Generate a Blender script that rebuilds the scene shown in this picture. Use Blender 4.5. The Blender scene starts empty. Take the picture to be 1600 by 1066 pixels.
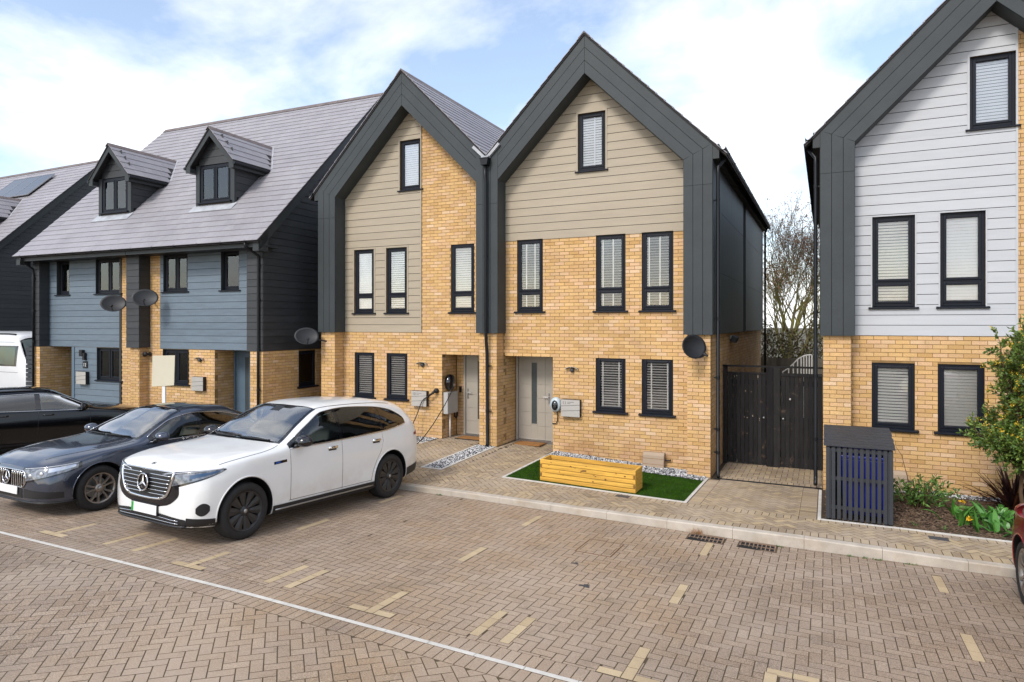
import bpy, bmesh, math, random
from mathutils import Vector, Matrix, noise
from mathutils.bvhtree import BVHTree

rng = random.Random(7)
SC = bpy.context.scene
COL = SC.collection
PI = math.pi
R = math.radians

# ------------------------------------------------------------------ camera
cam_d = bpy.data.cameras.new('camera')
cam = bpy.data.objects.new('camera', cam_d)
COL.objects.link(cam)
cam.location = (0, 0, 3.0)
cam.rotation_euler = (R(90), 0, R(25.677))
cam_d.sensor_width = 36
cam_d.lens = 1019.2 / 1600 * 36
cam_d.shift_y = -27 / 1600
cam_d.clip_start = 0.05
cam_d.clip_end = 2000
SC.camera = cam

# ------------------------------------------------------------------ world, sun, exposure
world = bpy.data.worlds.new('World')
SC.world = world
world.use_nodes = True
SUN_EL, SUN_AZ = 42, 192          # elevation, and azimuth measured from +Y clockwise
def build_world():
    nt = world.node_tree
    nt.nodes.clear()
    N = nt.nodes.new
    L = nt.links.new
    out = N('ShaderNodeOutputWorld')
    sky = N('ShaderNodeTexSky')
    sky.sky_type = 'NISHITA'
    sky.sun_disc = False
    sky.sun_elevation = R(SUN_EL)
    sky.sun_rotation = R(SUN_AZ)
    sky.air_density = 1.0
    sky.dust_density = 1.0
    sky.ozone_density = 1.0
    bg = N('ShaderNodeBackground')
    bg.inputs['Strength'].default_value = 0.15
    L(sky.outputs[0], bg.inputs['Color'])
    tc = N('ShaderNodeTexCoord')
    sep = N('ShaderNodeSeparateXYZ')
    L(tc.outputs['Generated'], sep.inputs[0])
    den = N('ShaderNodeMath'); den.operation = 'MAXIMUM'; den.inputs[1].default_value = 0.0
    L(sep.outputs['Z'], den.inputs[0])
    den2 = N('ShaderNodeMath'); den2.operation = 'ADD'; den2.inputs[1].default_value = 0.42
    L(den.outputs[0], den2.inputs[0])
    dx = N('ShaderNodeMath'); dx.operation = 'DIVIDE'
    dy = N('ShaderNodeMath'); dy.operation = 'DIVIDE'
    L(sep.outputs['X'], dx.inputs[0]); L(den2.outputs[0], dx.inputs[1])
    L(sep.outputs['Y'], dy.inputs[0]); L(den2.outputs[0], dy.inputs[1])
    comb = N('ShaderNodeCombineXYZ')
    L(dx.outputs[0], comb.inputs[0]); L(dy.outputs[0], comb.inputs[1])
    mp = N('ShaderNodeMapping')
    mp.inputs['Location'].default_value = (3.1, 1.35, 0.0)
    L(comb.outputs[0], mp.inputs['Vector'])
    n1 = N('ShaderNodeTexNoise')
    n1.inputs['Scale'].default_value = 1.9
    n1.inputs['Detail'].default_value = 9
    n1.inputs['Roughness'].default_value = 0.56
    n1.inputs['Distortion'].default_value = 0.25
    L(mp.outputs[0], n1.inputs['Vector'])
    ramp = N('ShaderNodeValToRGB')
    ramp.color_ramp.elements[0].position = 0.43
    ramp.color_ramp.elements[0].color = (0.12, 0.12, 0.12, 1)
    ramp.color_ramp.elements[1].position = 0.67
    ramp.color_ramp.elements[1].color = (1, 1, 1, 1)
    L(n1.outputs['Fac'], ramp.inputs[0])
    n2 = N('ShaderNodeTexNoise')
    n2.inputs['Scale'].default_value = 5.0
    n2.inputs['Detail'].default_value = 6
    L(mp.outputs[0], n2.inputs['Vector'])
    cr = N('ShaderNodeValToRGB')
    cr.color_ramp.elements[0].position = 0.3
    cr.color_ramp.elements[0].color = (0.88, 0.905, 0.94, 1)
    cr.color_ramp.elements[1].position = 0.62
    cr.color_ramp.elements[1].color = (1.0, 1.0, 1.0, 1)
    L(n2.outputs['Fac'], cr.inputs[0])
    bg2 = N('ShaderNodeBackground')
    bg2.inputs['Strength'].default_value = 0.95
    L(cr.outputs[0], bg2.inputs['Color'])
    mix = N('ShaderNodeMixShader')
    L(ramp.outputs[0], mix.inputs[0])
    L(bg.outputs[0], mix.inputs[1])
    L(bg2.outputs[0], mix.inputs[2])
    L(mix.outputs[0], out.inputs[0])
build_world()

sun_d = bpy.data.lights.new('sun', 'SUN')
sun_d.energy = 1.5
sun_d.angle = R(14)
sun_d.color = (1.0, 0.95, 0.88)
sun = bpy.data.objects.new('sun', sun_d)
COL.objects.link(sun)
sd = Vector((math.sin(R(SUN_AZ)) * math.cos(R(SUN_EL)), math.cos(R(SUN_AZ)) * math.cos(R(SUN_EL)), math.sin(R(SUN_EL))))
sun.rotation_euler = sd.to_track_quat('Z', 'Y').to_euler()
sun.location = sd * 60

SC.view_settings.view_transform = 'Standard'
SC.view_settings.look = 'None'
SC.view_settings.exposure = 0.76
SC.view_settings.gamma = 1
SC.view_settings.use_curve_mapping = False
SC.cycles.max_bounces = 8
SC.cycles.diffuse_bounces = 3
SC.cycles.glossy_bounces = 4
SC.cycles.transparent_max_bounces = 12

# ------------------------------------------------------------------ materials
MATS = {}
def mat(name, base, rough=0.6, var=0.12, vscale=3.0, bump=0.0, bscale=60.0, metal=0.0, coat=0.0,
        rnd=None, spec=0.5, fine=0.0, fscale=200.0, stretch=None, ior=None, huevar=None, emit=None):
    """procedural principled material; rnd = list of colours picked per piece (attribute + object random)"""
    if name in MATS:
        return MATS[name]
    m = bpy.data.materials.new(name)
    m.use_nodes = True
    nt = m.node_tree
    b = nt.nodes['Principled BSDF']
    N = nt.nodes.new
    L = nt.links.new
    b.inputs['Roughness'].default_value = rough
    b.inputs['Metallic'].default_value = metal
    b.inputs['Specular IOR Level'].default_value = spec
    if ior:
        b.inputs['IOR'].default_value = ior
    if coat:
        b.inputs['Coat Weight'].default_value = coat
        b.inputs['Coat Roughness'].default_value = 0.03
    tc = N('ShaderNodeTexCoord')
    geo = N('ShaderNodeNewGeometry')
    mp = N('ShaderNodeMapping')
    if stretch:
        mp.inputs['Scale'].default_value = stretch
    L(geo.outputs['Position'], mp.inputs['Vector'])
    if rnd:
        at = N('ShaderNodeAttribute'); at.attribute_name = 'rnd'
        oi = N('ShaderNodeObjectInfo')
        ad = N('ShaderNodeMath'); ad.operation = 'ADD'
        L(at.outputs['Fac'], ad.inputs[0]); L(oi.outputs['Random'], ad.inputs[1])
        fr = N('ShaderNodeMath'); fr.operation = 'FRACT'
        L(ad.outputs[0], fr.inputs[0])
        ramp = N('ShaderNodeValToRGB')
        el = ramp.color_ramp.elements
        while len(el) < len(rnd):
            el.new(0.5)
        for i, c in enumerate(rnd):
            el[i].position = i / (len(rnd) - 1)
            el[i].color = (*c, 1)
        L(fr.outputs[0], ramp.inputs[0])
        col = ramp.outputs[0]
    else:
        rg = N('ShaderNodeRGB'); rg.outputs[0].default_value = (*base, 1)
        col = rg.outputs[0]
    if var:
        n1 = N('ShaderNodeTexNoise')
        n1.inputs['Scale'].default_value = vscale
        n1.inputs['Detail'].default_value = 5
        n1.inputs['Roughness'].default_value = 0.6
        L(mp.outputs[0], n1.inputs['Vector'])
        mr = N('ShaderNodeMapRange')
        mr.inputs['From Min'].default_value = 0.3
        mr.inputs['From Max'].default_value = 0.7
        mr.inputs['To Min'].default_value = 1 - var
        mr.inputs['To Max'].default_value = 1 + var
        L(n1.outputs['Fac'], mr.inputs['Value'])
        mx = N('ShaderNodeVectorMath'); mx.operation = 'SCALE'
        L(col, mx.inputs[0]); L(mr.outputs[0], mx.inputs['Scale'])
        col = mx.outputs[0]
    if fine:
        n3 = N('ShaderNodeTexNoise')
        n3.inputs['Scale'].default_value = fscale
        n3.inputs['Detail'].default_value = 2
        L(mp.outputs[0], n3.inputs['Vector'])
        mr3 = N('ShaderNodeMapRange')
        mr3.inputs['From Min'].default_value = 0.3
        mr3.inputs['From Max'].default_value = 0.7
        mr3.inputs['To Min'].default_value = 1 - fine
        mr3.inputs['To Max'].default_value = 1 + fine
        L(n3.outputs['Fac'], mr3.inputs['Value'])
        mx3 = N('ShaderNodeVectorMath'); mx3.operation = 'SCALE'
        L(col, mx3.inputs[0]); L(mr3.outputs[0], mx3.inputs['Scale'])
        col = mx3.outputs[0]
    L(col, b.inputs['Base Color'])
    if bump:
        n2 = N('ShaderNodeTexNoise')
        n2.inputs['Scale'].default_value = bscale
        n2.inputs['Detail'].default_value = 4
        L(mp.outputs[0], n2.inputs['Vector'])
        bp = N('ShaderNodeBump')
        bp.inputs['Strength'].default_value = bump
        bp.inputs['Distance'].default_value = 0.01
        L(n2.outputs['Fac'], bp.inputs['Height'])
        L(bp.outputs[0], b.inputs['Normal'])
    MATS[name] = m
    return m

def patch_tint(m, colour, scale, lo, hi, amount, box=None, soft=0.4):
    """mix a stain of its own shape into a material; box = (x0,x1,y0,y1,z0,z1) roughly bounds it"""
    nt = m.node_tree
    b = nt.nodes['Principled BSDF']
    N = nt.nodes.new
    L = nt.links.new
    src = b.inputs['Base Color'].links[0].from_socket
    geo = N('ShaderNodeNewGeometry')
    n1 = N('ShaderNodeTexNoise')
    n1.inputs['Scale'].default_value = scale
    n1.inputs['Detail'].default_value = 6
    n1.inputs['Roughness'].default_value = 0.62
    L(geo.outputs['Position'], n1.inputs['Vector'])
    mr = N('ShaderNodeMapRange')
    mr.inputs['From Min'].default_value = lo
    mr.inputs['From Max'].default_value = hi
    mr.inputs['To Max'].default_value = amount
    L(n1.outputs['Fac'], mr.inputs['Value'])
    fac = mr.outputs[0]
    if box:
        sp = N('ShaderNodeSeparateXYZ')
        L(geo.outputs['Position'], sp.inputs[0])
        for ax in range(3):
            a, c = box[2 * ax], box[2 * ax + 1]
            if a is None:
                continue
            for v0, v1 in ((a - soft, a + soft), (c + soft, c - soft)):
                q = N('ShaderNodeMapRange')
                q.inputs['From Min'].default_value = v0
                q.inputs['From Max'].default_value = v1
                L(sp.outputs[ax], q.inputs['Value'])
                ml = N('ShaderNodeMath'); ml.operation = 'MULTIPLY'
                L(fac, ml.inputs[0]); L(q.outputs[0], ml.inputs[1])
                fac = ml.outputs[0]
    mx = N('ShaderNodeMix'); mx.data_type = 'RGBA'
    L(fac, mx.inputs[0])
    L(src, mx.inputs[6])
    mx.inputs[7].default_value = (*colour, 1)
    L(mx.outputs[2], b.inputs['Base Color'])

def glass_mat(name, tint=(1, 1, 1), ior=1.55, rough=0.02, add=0.015, mul=1.6):
    m = bpy.data.materials.new(name)
    m.use_nodes = True
    nt = m.node_tree
    nt.nodes.clear()
    N = nt.nodes.new
    out = N('ShaderNodeOutputMaterial')
    fr = N('ShaderNodeFresnel'); fr.inputs['IOR'].default_value = ior
    ml = N('ShaderNodeMath'); ml.operation = 'MULTIPLY_ADD'; ml.use_clamp = True
    ml.inputs[1].default_value = mul; ml.inputs[2].default_value = add
    nt.links.new(fr.outputs[0], ml.inputs[0])
    gl = N('ShaderNodeBsdfGlossy'); gl.inputs['Roughness'].default_value = rough
    tr = N('ShaderNodeBsdfTransparent'); tr.inputs['Color'].default_value = (*tint, 1)
    mx = N('ShaderNodeMixShader')
    nt.links.new(ml.outputs[0], mx.inputs[0])
    nt.links.new(tr.outputs[0], mx.inputs[1])
    nt.links.new(gl.outputs[0], mx.inputs[2])
    nt.links.new(mx.outputs[0], out.inputs[0])
    # faint wave of real panes
    geo = N('ShaderNodeNewGeometry')
    nz = N('ShaderNodeTexNoise'); nz.inputs['Scale'].default_value = 2.2; nz.inputs['Detail'].default_value = 1
    nt.links.new(geo.outputs['Position'], nz.inputs['Vector'])
    bp = N('ShaderNodeBump'); bp.inputs['Strength'].default_value = 0.12; bp.inputs['Distance'].default_value = 0.02
    nt.links.new(nz.outputs['Fac'], bp.inputs['Height'])
    nt.links.new(bp.outputs[0], gl.inputs['Normal'])
    MATS[name] = m
    return m

BRICK = [(0.57, 0.352, 0.142), (0.63, 0.405, 0.185), (0.50, 0.295, 0.11), (0.63, 0.40, 0.228), (0.61, 0.378, 0.15), (0.53, 0.325, 0.152), (0.67, 0.465, 0.285)]
m_brick = mat('buff_brick', (0.5, 0.3, 0.1), rough=0.85, var=0.10, vscale=1.3, fine=0.16, fscale=70, bump=0.35, bscale=110, rnd=BRICK)
m_mortar = mat('mortar', (0.27, 0.165, 0.065), rough=0.95, var=0.2, vscale=6, fine=0.15, fscale=150)
patch_tint(m_brick, (0.33, 0.165, 0.08), 1.6, 0.42, 0.62, 0.75, box=(-5.2, -1.9, None, None, -0.3, 0.42), soft=0.22)
patch_tint(m_brick, (0.22, 0.13, 0.06), 0.9, 0.55, 0.75, 0.45)
m_frame = mat('grey_panel', (0.040, 0.047, 0.050), spec=0.3, rough=0.5, var=0.10, vscale=2.2, fine=0.08, fscale=60, bump=0.10, bscale=220)
m_groove_shade = mat('painted_groove_shade', (0.006, 0.006, 0.007), rough=0.9, var=0)  # near-black colour painting the shade inside panel and board grooves
m_beige = mat('beige_board', (0.36, 0.30, 0.22), rough=0.55, var=0.06, vscale=1.5, fine=0.05, fscale=40, bump=0.25, bscale=40, stretch=(1, 1, 7), rnd=[(0.350, 0.293, 0.213), (0.372, 0.312, 0.228)])
m_pale = mat('pale_grey_board', (0.60, 0.61, 0.63), rough=0.55, var=0.04, vscale=1.5, fine=0.03, fscale=40, bump=0.22, bscale=40, stretch=(1, 1, 7), rnd=[(0.445, 0.455, 0.475), (0.47, 0.48, 0.50)])
m_blue = mat('blue_grey_board', (0.16, 0.225, 0.285), rough=0.5, var=0.10, vscale=2.0, fine=0.06, fscale=30, bump=0.3, bscale=40, stretch=(1, 1, 7), rnd=[(0.118, 0.155, 0.192), (0.135, 0.176, 0.215)])
m_dark = mat('charcoal_board', (0.030, 0.032, 0.035), rough=0.55, var=0.15, vscale=1.8, fine=0.08, fscale=30, bump=0.3, bscale=40, stretch=(1, 1, 7), rnd=[(0.028, 0.030, 0.033), (0.038, 0.040, 0.043)])
m_trim = mat('charcoal_trim', (0.036, 0.040, 0.042), spec=0.3, rough=0.5, var=0.08)
m_slate = mat('roof_slate', (0.2, 0.19, 0.2), rough=0.5, var=0.10, vscale=0.8, fine=0.08, fscale=25, bump=0.2, bscale=40,
              rnd=[(0.262, 0.246, 0.262), (0.277, 0.26, 0.276), (0.288, 0.271, 0.285), (0.268, 0.251, 0.27), (0.298, 0.281, 0.293)])
m_slate_b = mat('roof_underlay', (0.03, 0.027, 0.028), rough=0.95, var=0.1)
m_ridge = mat('ridge_tile', (0.15, 0.12, 0.115), rough=0.8, var=0.25, vscale=4)
m_lead = mat('lead_flashing', (0.38, 0.39, 0.41), rough=0.45, var=0.2, vscale=6)
m_upvc = mat('dark_window_frame', (0.009, 0.011, 0.017), spec=0.2, rough=0.42, var=0.08)
m_pipe = mat('black_plastic', (0.007, 0.008, 0.010), spec=0.3, rough=0.38, var=0.1)
m_glass = glass_mat('window_glass')
m_blind = mat('blind_slat', (0.95, 0.925, 0.865), rough=0.5, var=0.04)
m_blind2 = mat('blind_slat_cool', (0.93, 0.94, 0.95), rough=0.5, var=0.04)
m_room = mat('painted_dim_room', (0.025, 0.025, 0.028), rough=0.9, var=0.2)  # dark colour stands in for the shade of an unlit room
m_door = mat('beige_door_paint', (0.36, 0.325, 0.275), rough=0.4, var=0.03)
m_doorb = mat('blue_door_paint', (0.10, 0.15, 0.20), rough=0.4, var=0.03)
m_steel = mat('brushed_steel', (0.42, 0.42, 0.42), rough=0.32, var=0.05, metal=0.9)
m_postbox = mat('postbox_grey', (0.43, 0.405, 0.37), rough=0.42, var=0.05, metal=0.1)
m_black = mat('matt_black', (0.008, 0.008, 0.009), rough=0.6, var=0.1)
m_frost = mat('frosted_glass', (0.06, 0.07, 0.075), rough=0.15, var=0.1)
m_kerb = mat('kerb_concrete', (0.46, 0.405, 0.34), rough=0.85, var=0.16, vscale=3.2, fine=0.10, fscale=120, bump=0.15, bscale=150)
patch_tint(m_kerb, (0.34, 0.26, 0.18), 3.0, 0.5, 0.7, 0.6)
m_edging = mat('edging_concrete', (0.56, 0.53, 0.48), rough=0.85, var=0.15, vscale=5, fine=0.1)
ROADC = [(0.245, 0.176, 0.122), (0.305, 0.226, 0.160), (0.270, 0.196, 0.136), (0.335, 0.255, 0.188), (0.255, 0.188, 0.138), (0.285, 0.215, 0.16)]
m_road = mat('road_block', (0.25, 0.2, 0.17), rough=0.8, var=0.19, vscale=0.42, fine=0.5, fscale=95, bump=0.4, bscale=220, rnd=ROADC)
patch_tint(m_road, (0.47, 0.30, 0.145), 0.9, 0.30, 0.58, 0.85, box=(-5.4, -1.2, None, None, 0.005, 0.13), soft=0.5)
patch_tint(m_road, (0.42, 0.335, 0.265), 0.55, 0.44, 0.70, 0.7)
patch_tint(m_road, (0.58, 0.49, 0.42), 110, 0.64, 0.70, 0.75)
patch_tint(m_road, (0.10, 0.08, 0.05), 2.4, 0.60, 0.80, 0.6)
m_roadpale = mat('pale_marker_block', (0.5, 0.38, 0.23), rough=0.8, var=0.1, fine=0.15, fscale=130, bump=0.3, bscale=200, rnd=[(0.42, 0.315, 0.19), (0.50, 0.385, 0.24)])
m_roadj = mat('road_joint', (0.072, 0.050, 0.027), rough=0.95, var=0.45, vscale=2.0)
PAVC = [(0.32, 0.235, 0.145), (0.39, 0.30, 0.195), (0.27, 0.205, 0.14), (0.43, 0.325, 0.195), (0.35, 0.275, 0.195), (0.26, 0.19, 0.12)]
m_pav = mat('pavement_block', (0.36, 0.28, 0.19), rough=0.82, var=0.14, vscale=0.9, fine=0.2, fscale=130, bump=0.3, bscale=200, rnd=PAVC)
patch_tint(m_pav, (0.46, 0.37, 0.28), 0.8, 0.46, 0.66, 0.6)
m_pavj = mat('pavement_joint', (0.06, 0.04, 0.02), rough=0.95, var=0.4, vscale=3)
m_ground = mat('earth', (0.09, 0.075, 0.045), rough=0.95, var=0.4, vscale=0.5)
m_stone = mat('gravel_stone', (0.4, 0.4, 0.4), rough=0.8, var=0.1, rnd=[(0.02, 0.022, 0.027), (0.05, 0.052, 0.06), (0.55, 0.54, 0.54), (0.70, 0.69, 0.68), (0.06, 0.06, 0.065), (0.03, 0.03, 0.034), (0.6, 0.59, 0.59), (0.74, 0.73, 0.71)])
m_stoneb = mat('gravel_bed', (0.08, 0.08, 0.085), rough=0.95, var=0.4, vscale=40)
m_turf = mat('turf_blade', (0.03, 0.085, 0.012), spec=0.05, rough=0.8, var=0.25, vscale=2.5, rnd=[(0.022, 0.065, 0.004), (0.036, 0.09, 0.006), (0.055, 0.12, 0.010)])
m_turfb = mat('turf_base', (0.008, 0.025, 0.004), rough=0.95, var=0.3, vscale=8)
m_wood = mat('planter_pine', (0.60, 0.33, 0.055), rough=0.55, spec=0.3, var=0.28, vscale=3.0, fine=0.12, fscale=14, stretch=(0.6, 6, 14), bump=0.12, bscale=20,
             rnd=[(0.60, 0.33, 0.05), (0.66, 0.38, 0.07), (0.55, 0.29, 0.045)])
m_endgrain = mat('pine_end_grain', (0.20, 0.10, 0.022), rough=0.8, var=0.25, vscale=40)
m_knot = mat('pine_knot', (0.14, 0.05, 0.01), rough=0.7, var=0.3, vscale=60)
m_gate = mat('weathered_black_timber', (0.020, 0.019, 0.021), spec=0.2, rough=0.75, var=0.3, vscale=3, fine=0.2, fscale=20, stretch=(5, 5, 0.7), bump=0.3, bscale=40,
             rnd=[(0.014, 0.0135, 0.0145), (0.024, 0.0225, 0.0235), (0.018, 0.017, 0.0175)])
patch_tint(m_gate, (0.22, 0.14, 0.09), 7.0, 0.62, 0.72, 0.5)
m_oldfence = mat('silvered_fence', (0.14, 0.125, 0.105), rough=0.9, var=0.2, vscale=4, stretch=(4, 4, 0.6), rnd=[(0.12, 0.11, 0.09), (0.17, 0.15, 0.12)])
m_slatgrey = mat('bin_store_slat', (0.026, 0.030, 0.037), rough=0.5, var=0.12, vscale=4, bump=0.15, bscale=40)
m_bluebin = mat('blue_bin_plastic', (0.006, 0.018, 0.33), rough=0.35, var=0.08)
m_white = mat('white_paint', (0.78, 0.78, 0.77), rough=0.45, var=0.05)
m_sign = mat('beige_board_sign', (0.60, 0.55, 0.42), rough=0.6, var=0.03)
m_bark_soil = mat('bark_chip', (0.10, 0.06, 0.035), rough=0.95, var=0.2, rnd=[(0.055, 0.032, 0.018), (0.11, 0.065, 0.038), (0.19, 0.13, 0.085), (0.07, 0.04, 0.022)])
m_soil = mat('bed_soil', (0.045, 0.028, 0.016), rough=0.95, var=0.4, vscale=12)
m_leaf = mat('shrub_leaf', (0.06, 0.14, 0.02), rough=0.5, var=0.2, vscale=3, rnd=[(0.03, 0.085, 0.012), (0.07, 0.16, 0.022), (0.115, 0.21, 0.03)])
m_leafy = mat('yellow_shrub_leaf', (0.09, 0.15, 0.02), rough=0.5, var=0.2, vscale=3, rnd=[(0.035, 0.075, 0.012), (0.07, 0.125, 0.017), (0.14, 0.20, 0.025), (0.05, 0.10, 0.014)])
m_flower = mat('yellow_flower', (0.75, 0.42, 0.02), rough=0.5, var=0.1, rnd=[(0.75, 0.47, 0.02), (0.68, 0.40, 0.015), (0.72, 0.52, 0.05)])
m_phorm = mat('bronze_leaf', (0.05, 0.02, 0.014), rough=0.5, spec=0.2, var=0.2, rnd=[(0.016, 0.008, 0.008), (0.035, 0.012, 0.010), (0.09, 0.03, 0.014)])
m_daff = mat('broad_green_leaf', (0.05, 0.17, 0.02), rough=0.4, var=0.15, rnd=[(0.03, 0.12, 0.016), (0.06, 0.19, 0.025), (0.09, 0.24, 0.04)])
m_twig = mat('brown_stem', (0.09, 0.05, 0.022), rough=0.8, var=0.2)
m_branch = mat('tree_bark', (0.11, 0.085, 0.055), rough=0.9, var=0.3, vscale=6)
patch_tint(m_branch, (0.20, 0.19, 0.03), 2.0, 0.35, 0.6, 0.85, box=(None, None, None, None, -1, 5.2), soft=1.2)
m_deadleaf = mat('dead_leaf', (0.14, 0.06, 0.03), rough=0.8, var=0.2, rnd=[(0.09, 0.035, 0.02), (0.17, 0.075, 0.035), (0.22, 0.11, 0.05)])
m_hedge = mat('hedge_leaf', (0.06, 0.085, 0.025), rough=0.6, var=0.25, rnd=[(0.07, 0.06, 0.022), (0.10, 0.095, 0.03), (0.13, 0.08, 0.04), (0.06, 0.06, 0.02)])
m_rust = mat('rusty_iron', (0.20, 0.13, 0.085), rough=0.8, var=0.4, vscale=12)
m_mat1 = mat('coir_mat', (0.30, 0.135, 0.035), rough=0.95, var=0.15, fine=0.3, fscale=300)
m_charger = mat('charger_shell', (0.42, 0.48, 0.50), rough=0.35, var=0.04)
m_meter = mat('meter_box', (0.42, 0.41, 0.39), rough=0.6, var=0.06)
m_gas = mat('gas_box', (0.34, 0.25, 0.17), rough=0.6, var=0.06)
m_hole = mat('painted_depth_black', (0.003, 0.003, 0.003), rough=1.0, var=0)  # near-black colour standing in for unlit depth
m_solar = mat('solar_cell', (0.05, 0.055, 0.07), rough=0.18, var=0.05)
m_cover = mat('iron_cover', (0.055, 0.055, 0.06), rough=0.65, var=0.3, vscale=20, bump=0.4, bscale=160)
# vehicles
m_carw = mat('white_car_paint', (0.76, 0.755, 0.74), rough=0.32, var=0.015, coat=0.9)
patch_tint(m_carw, (0.44, 0.34, 0.23), 2.6, 0.40, 0.72, 0.62, box=(None, None, 6.2, 10.5, 0.2, 0.66), soft=0.25)
m_carn = mat('slate_blue_car_paint', (0.055, 0.066, 0.095), rough=0.2, var=0.02, coat=1.0, metal=0.6)
m_cark = mat('black_car_paint', (0.002, 0.002, 0.0025), rough=0.12, var=0.0, coat=0.3, spec=0.4)
m_carr = mat('red_car_paint', (0.21, 0.006, 0.008), rough=0.28, var=0.03, coat=1.0)
m_vanw = mat('white_van_paint', (0.66, 0.66, 0.67), rough=0.35, var=0.02, coat=0.6)
m_cglass = mat('car_glass', (0.010, 0.013, 0.014), rough=0.02, var=0, spec=1.0, ior=1.55)
m_cscreen = mat('painted_sky_windscreen', (0.13, 0.16, 0.16), rough=0.03, var=0.5, vscale=2.2, spec=1.0, ior=1.8)  # opaque; pale mottled base paints the sky's reflection into the colour
m_vglass = mat('van_glass', (0.012, 0.045, 0.032), rough=0.03, var=0.3, vscale=2, spec=1.0)
m_tyre = mat('tyre_rubber', (0.012, 0.011, 0.011), rough=0.75, var=0.3, vscale=14)
m_rimk = mat('black_rim', (0.022, 0.021, 0.021), rough=0.42, var=0.2, vscale=10)
m_rims = mat('alloy_rim', (0.30, 0.265, 0.235), rough=0.35, var=0.15, vscale=12, metal=0.75)
m_chrome = mat('chrome', (0.72, 0.72, 0.73), rough=0.10, var=0, metal=1.0)
m_cplas = mat('car_black_plastic', (0.010, 0.010, 0.011), rough=0.45, var=0.15)
m_cgloss = mat('car_gloss_black', (0.004, 0.004, 0.006), rough=0.06, var=0, spec=0.8)
m_lamp = mat('headlamp_lens', (0.17, 0.185, 0.21), rough=0.05, var=0.85, vscale=17, spec=1.0, metal=0.2)
m_lampw = mat('headlamp_chrome', (0.62, 0.64, 0.68), rough=0.15, var=0.1, metal=0.6)
m_lampblue = mat('headlamp_blue', (0.02, 0.06, 0.13), rough=0.12, var=0.1, spec=1.0)
m_tail = mat('tail_lamp', (0.22, 0.004, 0.006), rough=0.08, var=0.1, spec=1.0)
m_plate = mat('number_plate', (0.74, 0.74, 0.74), rough=0.4, var=0.02)
m_green = mat('green_flash', (0.01, 0.30, 0.04), rough=0.4, var=0)
m_caliper = mat('blue_badge', (0.01, 0.07, 0.35), rough=0.3, var=0)

m_cg0 = glass_mat('clear_car_glass', (0.80, 0.90, 0.87), ior=1.6, add=0.10, mul=2.4)
m_cg1 = glass_mat('tinted_car_glass', (0.60, 0.70, 0.67), ior=1.55, add=0.03, mul=1.8)
m_cg2 = glass_mat('privacy_car_glass', (0.12, 0.13, 0.13), ior=1.55)
m_trimfab = mat('cabin_lining', (0.14, 0.14, 0.14), rough=0.9, var=0.1)
m_seat = mat('seat_fabric', (0.10, 0.10, 0.105), rough=0.8, var=0.15)
m_dash = mat('dashboard', (0.10, 0.10, 0.105), rough=0.6, var=0.1)
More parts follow.
